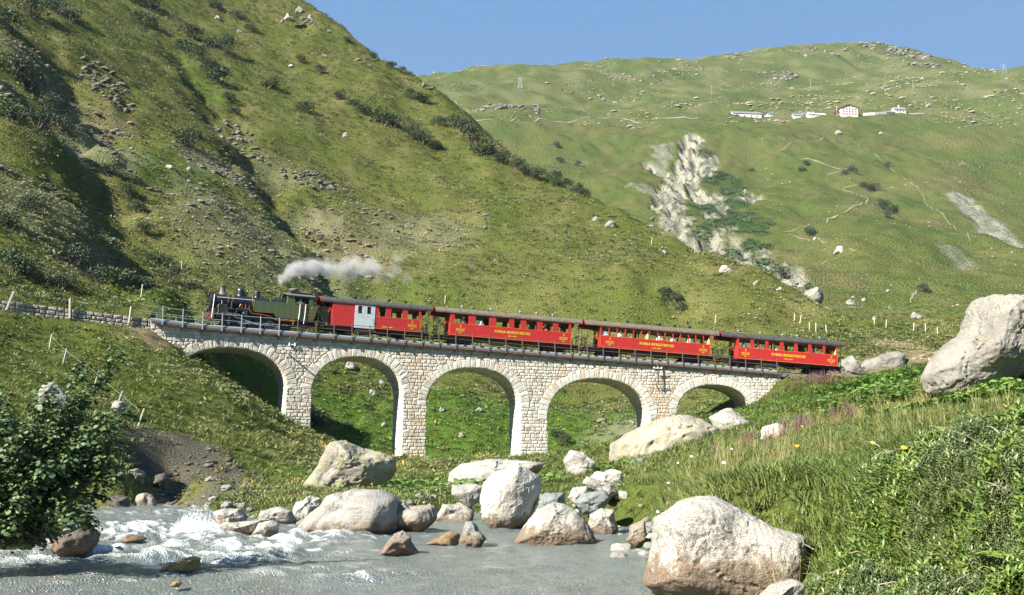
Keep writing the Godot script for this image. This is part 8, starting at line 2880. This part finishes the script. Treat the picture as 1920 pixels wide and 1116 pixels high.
func stems_mesh() -> ArrayMesh:
	var mb := MB.new()
	for i in 6:
		var d := rdir(0.4, 0.9)
		mb.tube([Vector3.ZERO - Vector3(0, 0.1, 0), d * 0.3, d * 0.6 + Vector3(0, 0.08, 0)], [0.03, 0.02, 0.008], 5, false)
	return mb.mesh()

func make_bushes() -> void:
	var m_bark := mat(Color(0.12, 0.10, 0.08), 0.9)
	var crowns := []
	for i in 4:
		crowns.append(crown_mesh(900, 0.085, 0.8 + 0.15 * i))
	var stems := stems_mesh()
	var spots := [[Vector3(-50.77, 88.26, -230.53), 4.2], [Vector3(-63.43, 99.20, -241.85), 5.0], [Vector3(-72.11, 96.14, -231.91), 5.5], [Vector3(-76.88, 101.48, -238.01), 4.5], [Vector3(-59.42, 60.04, -171.51), 4.6], [Vector3(-60.59, 64.22, -180.30), 3.6], [Vector3(-31.72, 85.36, -231.45), 5.5], [Vector3(-29.48, 84.77, -231.45), 4.5], [Vector3(-37.20, 90.62, -237.54), 4.2], [Vector3(-40.74, 93.28, -238.97), 3.5], [Vector3(-44.12, 96.17, -242.33), 3.2], [Vector3(-24.65, 81.67, -229.61), 4.0], [Vector3(-21.90, 79.65, -228.24), 4.5], [Vector3(-19.04, 78.22, -228.24), 3.5], [Vector3(-12.74, 85.64, -237.07), 4.6], [Vector3(-9.78, 80.37, -230.99), 5.2], [Vector3(-6.92, 75.04, -223.27), 5.2], [Vector3(-4.46, 76.23, -226.42), 4.4], [Vector3(-1.84, 71.33, -218.42), 4.0], [Vector3(-15.18, 87.60, -239.45), 4.0], [Vector3(-18.79, 88.73, -240.40), 3.5], [Vector3(-23.08, 99.60, -253.73), 3.6], [Vector3(-25.26, 100.38, -253.73), 3.2], [Vector3(-27.49, 101.38, -254.24), 3.0], [Vector3(1.22, 69.61, -217.11), 3.2], [Vector3(3.63, 67.88, -215.82), 3.4], [Vector3(6.20, 65.89, -212.82), 3.6], [Vector3(9.48, 64.43, -211.55), 3.8], [Vector3(11.87, 63.83, -211.97), 3.0], [Vector3(13.36, 59.86, -202.45), 3.0], [Vector3(14.82, 58.48, -200.84), 2.6], [Vector3(-81.31, 106.44, -240.40), 4.8], [Vector3(-85.74, 109.94, -242.82), 4.2], [Vector3(-88.32, 119.40, -255.77), 5.5], [Vector3(-81.61, 115.41, -253.73), 4.4], [Vector3(-78.81, 114.77, -254.24), 5.0], [Vector3(-98.02, 118.71, -246.24), 5.5], [Vector3(-101.95, 131.25, -263.02), 6.0], [Vector3(-103.96, 130.17, -258.33), 5.0], [Vector3(-84.04, 137.54, -282.64), 4.2], [Vector3(-78.21, 131.01, -277.05), 3.8], [Vector3(-90.84, 142.31, -285.47), 4.6], [Vector3(-93.09, 82.15, -171.86), 5.2], [Vector3(-100.98, 96.00, -194.13), 5.5], [Vector3(-102.76, 103.33, -206.54), 5.0], [Vector3(-98.39, 100.20, -205.30), 4.6], [Vector3(-82.13, 66.13, -153.66), 4.4], [Vector3(-80.18, 63.61, -154.59), 4.2], [Vector3(-73.66, 58.05, -149.13), 3.6], [Vector3(-69.70, 49.92, -132.28), 4.0], [Vector3(-69.08, 50.96, -137.12), 3.6], [Vector3(-71.25, 54.20, -148.24), 3.0], [Vector3(-41.14, 122.39, -275.94), 2.6], [Vector3(-35.25, 118.35, -273.74), 2.8], [Vector3(-31.64, 115.08, -269.94), 2.4], [Vector3(-50.38, 130.05, -282.64), 2.4], [Vector3(-67.45, 88.61, -223.72), 3.4], [Vector3(-63.93, 82.76, -216.68), 3.0], [Vector3(-60.88, 116.73, -265.66), 3.0], [Vector3(-53.59, 111.02, -260.41), 2.8], [Vector3(23.95, 25.98, -144.72), 2.6], [Vector3(24.42, 24.45, -143.00), 2.2], [Vector3(22.82, 27.66, -145.89), 2.0], [Vector3(92.01, 159.74, -589.59), 1.6], [Vector3(-20.67, 6.74, -102.63), 2.0], [Vector3(-20.00, 5.94, -103.05), 1.6], [Vector3(5.23, 5.08, -113.64), 1.9], [Vector3(6.02, 4.53, -112.51), 1.4], [Vector3(-52.72, 29.54, -105.12), 2.6], [Vector3(-50.89, 25.83, -97.44), 2.6], [Vector3(-48.61, 26.37, -101.82), 2.2], [Vector3(-45.35, 22.67, -100.20), 2.4], [Vector3(-39.99, 19.72, -94.37), 2.6], [Vector3(-38.03, 19.30, -94.75), 2.6], [Vector3(-44.60, 19.44, -89.95), 2.4], [Vector3(-45.66, 19.03, -88.18), 2.6], [Vector3(-44.94, 23.36, -118.51), 2.2], [Vector3(-41.85, 18.12, -89.60), 2.4], [Vector3(-59.37, 45.59, -143.00), 2.6], [Vector3(-56.74, 41.64, -141.01), 2.4], [Vector3(-54.52, 38.67, -138.78), 2.4], [Vector3(-50.91, 34.19, -133.88), 2.4], [Vector3(-45.84, 27.90, -125.83), 2.6], [Vector3(-43.19, 25.21, -122.61), 2.4],
		[Vector3(223.92, 229.71, -733.05), 5.5], [Vector3(229.26, 236.75, -738.93), 5.0], [Vector3(263.16, 201.76, -691.78), 9.0], [Vector3(257.37, 204.74, -694.55), 7.0], [Vector3(228.53, 160.99, -589.59), 9.0], [Vector3(231.88, 157.43, -586.07), 8.0], [Vector3(258.15, 224.01, -718.55), 7.0], [Vector3(251.47, 221.69, -717.11), 5.0], [Vector3(163.52, 129.08, -526.13), 6.0], [Vector3(189.25, 235.57, -752.34), 5.0], [Vector3(224.82, 152.37, -576.77), 6.0], [Vector3(164.90, 72.30, -389.88), 4.5], [Vector3(38.39, 245.22, -758.37), 6.0], [Vector3(37.23, 273.76, -805.22), 6.0], [Vector3(53.28, 242.33, -758.37), 5.0], [Vector3(294.48, 236.20, -743.37), 5.0]]
	var first: Node3D = null
	for i in spots.size():
		var q: Array = spots[i]
		var far: bool = q[0].z < -360.0
		var lab := "dark green round shrub on the far slope across the valley" if far else "dark green bushy shrub on the steep left mountainside"
		var gr := "shrubs on the far slope" if far else "shrubs on the left mountainside"
		if not far:
			# which patch of the mountainside the shrub stands in
			var az: float = q[0].x / -q[0].z
			if az > -0.19:
				lab = "dark shrub in the long belt of bushes along the mountain's right hand ridge"
				gr = "shrubs of the ridge belt"
			elif q[0].y > 62.0 and az < -0.40:
				lab = "large shrub near the top left corner of the mountainside"
				gr = "shrubs of the upper left corner"
			elif q[0].y > 62.0:
				lab = "dark round shrub on the upper middle mountainside below the crags"
				gr = "shrubs of the upper mountainside"
			else:
				lab = "low shrub on the lower left spur above the track wall"
				gr = "shrubs of the lower left spur"
			if i == 0:
				lab = "single dark shrub standing alone in the middle of the mountainside"
				gr = ""
			elif i == 4:
				lab = "light green feathery shrub beside the grey scree on mountainside"
				gr = ""
		if q[0].z > -116.0 and q[0].y < 7.5:
			lab = ["yellow green bush beside first pier seen through second arch", "small bush under the yellow green bush by the pier", "dark bush at the left inside the fourth arch", "lower dark bush inside the fourth arch"][i % 4]
			gr = ""
		var o: Node3D
		if first == null:
			o = thing("shrub", lab, "shrub", q[0], gr)
			var c := part("crown", crowns[0], null, o)
			c.set_meta("kind", "stuff")
			part("stems", stems, m_bark, o)
			first = o
		else:
			o = first.duplicate()
			o.name = numbered("shrub")
			add_child(o)
			if o.has_meta("group"):
				o.remove_meta("group")
			tag(o, lab, "shrub", gr)
		(o.get_node("crown") as MeshInstance3D).mesh = crowns[i % 4]
		(o.get_node("crown") as MeshInstance3D).material_override = m_shrub[i % 3]
		o.transform = Transform3D(Basis(Vector3.UP, rng.randf() * TAU).scaled(Vector3(q[1], q[1] * rng.randf_range(0.8, 1.05), q[1])), q[0] - Vector3(0, q[1] * 0.06, 0))
	crags()
	alder()
	willows()
	flowers()

var m_shrub := []

func foliage_mat(c: Color, rough := 0.55) -> StandardMaterial3D:
	var m := vmat(rough)
	m.albedo_color = c.linear_to_srgb()
	m.backlight_enabled = true
	m.backlight = Color(0.4, 0.4, 0.4)
	return m

# the alder leaning over the water on the left
func alder() -> void:
	var o := thing("alder_bush", "large dark leafy alder bush overhanging the river at left", "bush", Vector3(-7.76, 0.76, -16.00))
	var m_bark := mat(Color(0.075, 0.062, 0.05), 0.9)
	var base := Vector3.ZERO
	var br := MB.new()
	var at := []
	var tint := PackedColorArray()
	for i in 104:
		var a := rng.randf() * TAU
		var reach := rng.randf_range(0.7, 1.75)
		var rise := rng.randf_range(0.5, 2.55) * (1.25 - reach * 0.32)
		var tip := Vector3(cos(a) * reach * 1.15 - 0.25, rise, sin(a) * reach * 0.8)
		if i >= 54:
			tip = Vector3(rng.randf_range(-1.7, 1.35), rng.randf_range(-0.1, 1.3), rng.randf_range(-0.3, 1.3))
		if i < 4:
			tip = [Vector3(1.45, 2.72, 0.1), Vector3(0.9, 2.5, 0.3), Vector3(1.65, 1.7, 0.3), Vector3(1.5, 1.1, 0.4)][i]
		var mid := tip * 0.5 + Vector3(0, 0.30, 0)
		var path := [base + Vector3(rng.randf_range(-1.3, 0.5), -0.3, rng.randf_range(-0.4, 0.4)), mid * 0.6, mid, tip * 0.8 + Vector3(0, 0.12, 0), tip]
		br.tube(path, [0.022, 0.018, 0.014, 0.010, 0.005] if i < 54 else [0.011, 0.010, 0.008, 0.006, 0.003], 6, false)
		for k in 290:
			var t := pow(rng.randf(), 0.6) * 3.99
			var j := int(t)
			var p: Vector3 = (path[j] as Vector3).lerp(path[j + 1], t - j)
			var d := rdir(-0.7, 1.0)
			p += d * rng.randf_range(0.03, 0.34) * (0.5 + 0.5 * rng.randf())
			var up := (d * 0.7 + Vector3(0, 0.8, 0) + rdir(-0.3, 0.6) * 0.6).normalized()
			var s := rng.randf_range(0.055, 0.10)
			at.append(Transform3D(tilt_to(up, rng.randf() * TAU, Vector3(s, s, s)), p))
			var g := rng.randf()
			tint.append(Color(0.044, 0.084, 0.028).lerp(Color(0.105, 0.155, 0.042), g * g))
	part("branches", br.mesh(), m_bark, o)
	var lf := MB.new()
	round_leaf(lf, Vector3(-0.5, 0, 0), Vector3.RIGHT, Vector3.UP, 1.0)
	var m := foliage_mat(Color.WHITE, 0.58)
	scatter("foliage", lf.mesh(), m, at, tint, o)

func sprig_mesh(n: int, l: float, w: float, tall: float) -> ArrayMesh:
	var mb := MB.new()
	mb.col = Color(1.2, 0.8, 0.6)
	mb.tube([Vector3.ZERO, Vector3(0.03, tall * 0.5, 0), Vector3(0.02, tall, 0.02)], [0.006, 0.005, 0.003], 4, false)
	for i in n:
		var f := 0.3 + 0.7 * i / n
		var a := i * 2.4 + rng.randf() * 0.5
		var d := Vector3(cos(a), lerpf(0.1, 1.1, pow(f, 2.0)), sin(a)).normalized()
		mb.col = shade_var(0.75, 1.3)
		leaf(mb, Vector3(0.02, tall * f, 0.01), d, Vector3.UP, l * rng.randf_range(0.75, 1.2), w * rng.randf_range(0.8, 1.2), 0.2, 0.12)
	return mb.mesh()

# low willows and alpine roses that fill the near right corner
func willows() -> void:
	var at := []
	var tint := PackedColorArray()
	var big := []
	var bt := PackedColorArray()
	var sp := []
	for i in 3:
		sp.append(sprig_mesh(18, 0.044, 0.016, 0.15))
	var broad := []
	for i in 2:
		broad.append(sprig_mesh(11, 0.072, 0.025, 0.19))
	for i in 40000:
		var z := -rng.randf_range(6.2, 15.5)
		var x := -z * rng.randf_range(0.24, 0.58)
		# the shrubs end along a line from the pale boulder up to the right
		var edge := -11.5 - (x - 3.2) * 0.75 + n_small.get_noise_2d(x * 1.5, z * 1.5) * 1.8
		if z < edge or x < 2.75 + maxf(0.0, (-z - 8.0)) * 0.16 + n_small.get_noise_2d(z * 2.0, x) * 0.35:
			continue
		var lump := n_small.get_noise_2d(x * 2.2 + 40.0, z * 2.2)
		if lump < -0.42 and rng.randf() < 0.85:
			continue
		var h := clampf(0.30 + lump * 0.38, 0.06, 0.55) * smoothstep(0.0, 1.2, z - edge)
		var up := Vector3(rng.randf_range(-0.5, 0.5), 1.0, rng.randf_range(-0.3, 0.6)).normalized()
		var s := rng.randf_range(0.75, 1.25)
		var y := near_y(x, z) + h * pow(rng.randf(), 0.45)
		var t := Transform3D(tilt_to(up, rng.randf() * TAU, Vector3(s, s, s)), Vector3(x, y - 0.05, z))
		var kind := n_patch.get_noise_2d(x * 14.0, z * 14.0)
		if kind > 0.12:
			big.append(t)
			bt.append(Color(0.100, 0.175, 0.036).lerp(Color(0.190, 0.205, 0.045), rng.randf() * rng.randf()))
		else:
			at.append(t)
			tint.append(Color(0.090, 0.145, 0.050).lerp(Color(0.150, 0.195, 0.080), rng.randf()))
	spread("low_willow", "dense low grey green willow shrubs in the near right corner", sp, foliage_mat(Color.WHITE, 0.4), at, tint)
	spread("alpine_rose", "low shrubs with larger glossy leaves among the willows", broad, foliage_mat(Color.WHITE, 0.35), big, bt)
	# dead twigs
	var tw := MB.new()
	for i in 110:
		var z := -rng.randf_range(7.0, 13.0)
		var x := -z * rng.randf_range(0.28, 0.55)
		var d := rdir(-0.1, 0.5) * rng.randf_range(0.15, 0.5)
		var p := Vector3(x, near_y(x, z) + rng.randf_range(0.15, 0.42), z)
		tw.tube([p, p + d * 0.5 + Vector3(0, 0.03, 0), p + d], [0.006, 0.005, 0.002], 4, false)
	var o := obj("dead_twigs", tw.mesh(), mat(Color(0.32, 0.27, 0.22), 0.9))
	tag(o, "bare dead twigs sticking out of the low shrubs", "", "", "stuff")
	# large pale lobed leaves at the right edge
	for i in 5:
		var p: Vector3 = [Vector3(4.07, 1.04, -8.60), Vector3(4.05, 0.97, -8.30), Vector3(4.91, 1.51, -10.50), Vector3(5.29, 1.57, -10.80), Vector3(5.04, 1.41, -10.00)][i]
		var pl := MB.new()
		for k in 5:
			var a := TAU * k / 5.0 + rng.randf()
			var d := Vector3(cos(a), 0.25, sin(a)).normalized()
			pl.col = shade_var(0.85, 1.2)
			for f in [-0.6, -0.3, 0.0, 0.3, 0.6]:
				leaf(pl, Vector3(0, 0.15, 0) + d * 0.05, d.rotated(Vector3.UP, f), Vector3.UP, 0.15 * (1.0 - absf(f) * 0.3), 0.07, 0.1, 0.2)
			pl.tube([Vector3(0, -0.3, 0), Vector3(0, 0.1, 0), Vector3(0, 0.15, 0) + d * 0.05], 0.005, 4, false)
		var n := obj(numbered("leafy_herb"), pl.mesh(), foliage_mat(Color(0.17, 0.26, 0.045), 0.5))
		n.position = Vector3(p.x, near_y(p.x, p.z) + 0.32, p.z)
		tag(n, "bright green herb with lobed leaves among the dark shrubs", "herb", "lobed leaf herbs at the right edge")

func flower_head(petals: int, r: float, petal: Color, heart: Color) -> ArrayMesh:
	var mb := MB.new()
	mb.col = Color(0.10, 0.16, 0.04)
	mb.tube([Vector3(0, -r * 7.0, 0), Vector3(r * 0.5, -r * 3.0, 0), Vector3.ZERO], r * 0.09, 4, false)
	mb.col = petal
	for i in petals:
		var a := TAU * i / petals
		leaf(mb, Vector3(cos(a), 0, sin(a)) * r * 0.2, Vector3(cos(a), 0.12, sin(a)).normalized(), Vector3.UP, r * 0.85, r * 0.36, 0.05, 0.1)
	mb.col = heart
	mb.lathe(Transform3D(), [Vector2(r * 0.3, 0.0), Vector2(r * 0.22, r * 0.14), Vector2(0, r * 0.18)], 8)
	return mb.mesh()

func flowers() -> void:
	var m := foliage_mat(Color.WHITE, 0.6)
	var tip := Basis(Vector3.RIGHT, 0.7)
	var daisy := flower_head(14, 0.035, Color(0.85, 0.85, 0.84), Color(0.65, 0.42, 0.03))
	var first: MeshInstance3D = null
	for p in [Vector3(3.12, 1.55, -24.00), Vector3(3.55, 1.68, -24.50), Vector3(3.92, 1.83, -25.00), Vector3(4.05, 1.92, -26.00), Vector3(4.48, 2.11, -27.00), Vector3(4.45, 1.89, -21.00), Vector3(6.17, 2.28, -28.00), Vector3(4.67, 2.12, -26.00)]:
		var o := obj(numbered("daisy"), daisy, m)
		o.transform = Transform3D(tip.scaled(Vector3.ONE * rng.randf_range(1.0, 1.6)), Vector3(p.x, near_y(p.x, p.z) + 0.36, p.z))
		tag(o, "white daisy with yellow heart in the right bank grass", "flower", "white daisies in the right bank grass")
	var yel := flower_head(9, 0.03, Color(0.80, 0.50, 0.02), Color(0.6, 0.35, 0.02))
	for p in [Vector3(5.07, 1.81, -14.00), Vector3(4.86, 1.69, -17.00), Vector3(8.76, 2.62, -30.00), Vector3(4.52, 1.47, -11.50)]:
		var o := obj(numbered("yellow_flower"), yel, m)
		o.transform = Transform3D(tip.scaled(Vector3.ONE * 1.3), Vector3(p.x, near_y(p.x, p.z) + 0.36, p.z))
		tag(o, "small golden yellow flower above the meadow grass", "flower", "yellow flowers in the meadow")
	# fireweed: pink spikes
	var fw := MB.new()
	fw.col = Color(0.22, 0.12, 0.08)
	fw.tube([Vector3.ZERO, Vector3(0.02, 0.5, 0), Vector3(0.0, 1.0, 0.02)], [0.012, 0.01, 0.004], 4, false)
	for i in 16:
		var a := i * 2.4
		fw.col = Color(0.13, 0.17, 0.05)
		leaf(fw, Vector3(0, 0.08 + i * 0.033, 0), Vector3(cos(a), 0.5, sin(a)).normalized(), Vector3.UP, 0.14, 0.03)
	for i in 26:
		var a := i * 2.4
		var f := i / 26.0
		fw.col = Color(0.52, 0.20, 0.42).lerp(Color(0.60, 0.32, 0.50), rng.randf())
		leaf(fw, Vector3(0, 0.6 + f * 0.4, 0), Vector3(cos(a), 0.4, sin(a)).normalized(), Vector3.UP, 0.065 * (1.15 - f * 0.7), 0.05 * (1.15 - f * 0.7))
	var fm := fw.mesh()
	var at := []
	var tint := PackedColorArray()
	for q in [[Vector2(8.88, -36.00), 2.2, 26], [Vector2(8.85, -33.00), 2.0, 24], [Vector2(10.44, -36.00), 2.4, 26], [Vector2(12.91, -40.00), 2.4, 14], [Vector2(27.41, -92.00), 2.2, 40], [Vector2(29.38, -92.00), 2.0, 26], [Vector2(28.34, -91.00), 1.4, 20]]:
		for i in q[2]:
			var a := rng.randf() * TAU
			var r: float = q[1] * sqrt(rng.randf())
			var x: float = q[0].x + cos(a) * r
			var z: float = q[0].y + sin(a) * r
			var s := rng.randf_range(0.55, 1.0) * (1.5 if z < -80.0 else 1.0)
			at.append(Transform3D(Basis(Vector3.UP, a).scaled(Vector3(s, s, s)) * Basis(Vector3.RIGHT, rng.randf_range(-0.15, 0.15)), Vector3(x, near_y(x, z) - 0.02, z)))
			tint.append(Color.WHITE * rng.randf_range(0.8, 1.1))
	spread("fireweed", "pink flowering fireweed on the right bank and by the track", [fm], m, at, tint)
	# tall dry stalks with seed heads
	var st := []
	for k in 3:
		var mb := MB.new()
		for i in 4:
			var a := rng.randf() * TAU
			var lean := rng.randf_range(0.05, 0.35)
			var p0 := Vector3(cos(a), 0, sin(a)) * 0.06
			var p1 := p0 + Vector3(cos(a) * lean * 0.4, 0.5, sin(a) * lean * 0.4)
			var p2 := p0 + Vector3(cos(a) * lean, 1.0, sin(a) * lean)
			mb.col = Color.WHITE * rng.randf_range(0.8, 1.15)
			mb.tube([p0, p1, p2], [0.004, 0.0035, 0.002], 4, false)
			for j in 9:
				leaf(mb, p1.lerp(p2, 0.6 + 0.045 * j), (p2 - p1).normalized() + rdir(0.0, 0.6) * 0.5, Vector3.UP, 0.035, 0.012)
			mb.tri(p0, p0 + Vector3(0.008, 0, 0), p1 + Vector3(cos(a + 1.0) * 0.2, -0.1, sin(a + 1.0) * 0.2))
		st.append(mb.mesh())
	at = []
	tint = PackedColorArray()
	for i in 560:
		var z := -rng.randf_range(10.5, 48.0)
		var x := -z * rng.randf_range(0.12, 0.56)
		if n_patch.get_noise_2d(x * 2.5, z * 2.5) < -0.02 or x < 3.0 + (-z - 10.0) * 0.05:
			continue
		if z > -13.0 and x > 4.0 and rng.randf() < 0.8:
			continue
		var s := rng.randf_range(0.4, 0.85)
		at.append(Transform3D(Basis(Vector3.UP, rng.randf() * TAU).scaled(Vector3(s, s, s)), Vector3(x, near_y(x, z) - 0.02, z)))
		tint.append(Color(0.42, 0.36, 0.17).lerp(Color(0.30, 0.30, 0.10), rng.randf()))
	spread("dry_stalks", "tall dry grass stalks with seed heads on the right bank", st, m, at, tint)
	# big leaved butterbur on the green mound and by the piers
	var bl := MB.new()
	for i in 7:
		var a := rng.randf() * TAU
		var h := rng.randf_range(0.25, 0.55)
		var c := Vector3(cos(a) * 0.3 * rng.randf(), h, sin(a) * 0.3 * rng.randf())
		bl.col = shade_var(0.8, 1.2)
		round_leaf(bl, c, Vector3(cos(a), -0.15, sin(a)).normalized(), Vector3(0.2, 1, 0.3).normalized(), rng.randf_range(0.26, 0.42))
		bl.tube([Vector3(0, 0, 0), c], 0.008, 4, false)
	var bm := bl.mesh()
	at = []
	tint = PackedColorArray()
	for q in [[Vector2(23.68, -60.00), 5.5, 420], [Vector2(20.47, -55.00), 4.0, 160], [Vector2(17.87, -36.00), 4.5, 200], [Vector2(15.37, -34.00), 3.0, 70], [Vector2(0.00, -42.00), 2.0, 22], [Vector2(-3.74, -44.00), 2.5, 40], [Vector2(3.18, -46.00), 2.5, 24], [Vector2(17.06, -48.00), 3.0, 80], [Vector2(-12.22, -50.00), 2.0, 20], [Vector2(-12.25, -48.00), 2.2, 25]]:
		for i in q[2]:
			var a := rng.randf() * TAU
			var r: float = q[1] * sqrt(rng.randf())
			var x: float = q[0].x + cos(a) * r
			var z: float = q[0].y + sin(a) * r * 1.3
			if z > -48.0 and x < 8.0 and f_river.at(x, z) < 0.6:
				continue
			var s := rng.randf_range(0.4, 0.95)
			at.append(Transform3D(Basis(Vector3.UP, a).scaled(Vector3(s, s, s)) * Basis(Vector3.RIGHT, rng.randf_range(-0.3, 0.3)), Vector3(x, near_y(x, z) - 0.03, z)))
			tint.append(Color(0.085, 0.185, 0.026).lerp(Color(0.13, 0.22, 0.035), rng.randf()))
	spread("butterbur", "bright green large leaved butterbur on the mound and banks", [bm], m, at, tint)
	# yellow autumn herbs on the valley floor
	at = []
	tint = PackedColorArray()
	for i in 420:
		var z := -rng.randf_range(44.0, 112.0)
		var x := rng.randf_range(-0.30, 0.02) * -z
		if n_mid.get_noise_2d(x * 0.7 + 200.0, z * 0.7) < 0.06 or near_y(x, z) > 8.0:
			continue
		if z < -72.0 and -f_off.at(x, z) > -0.4 and -f_off.at(x, z) < 4.4:
			continue
		var s := rng.randf_range(0.3, 0.7)
		at.append(Transform3D(Basis(Vector3.UP, rng.randf() * TAU).scaled(Vector3(s, s * 1.2, s)), Vector3(x, near_y(x, z), z)))
		tint.append(Color(0.42, 0.30, 0.05).lerp(Color(0.30, 0.26, 0.06), rng.randf()))
	spread("yellow_herbs", "yellowing herbs dotted over the valley floor", [clumps[0], clumps[1]], m, at, tint)
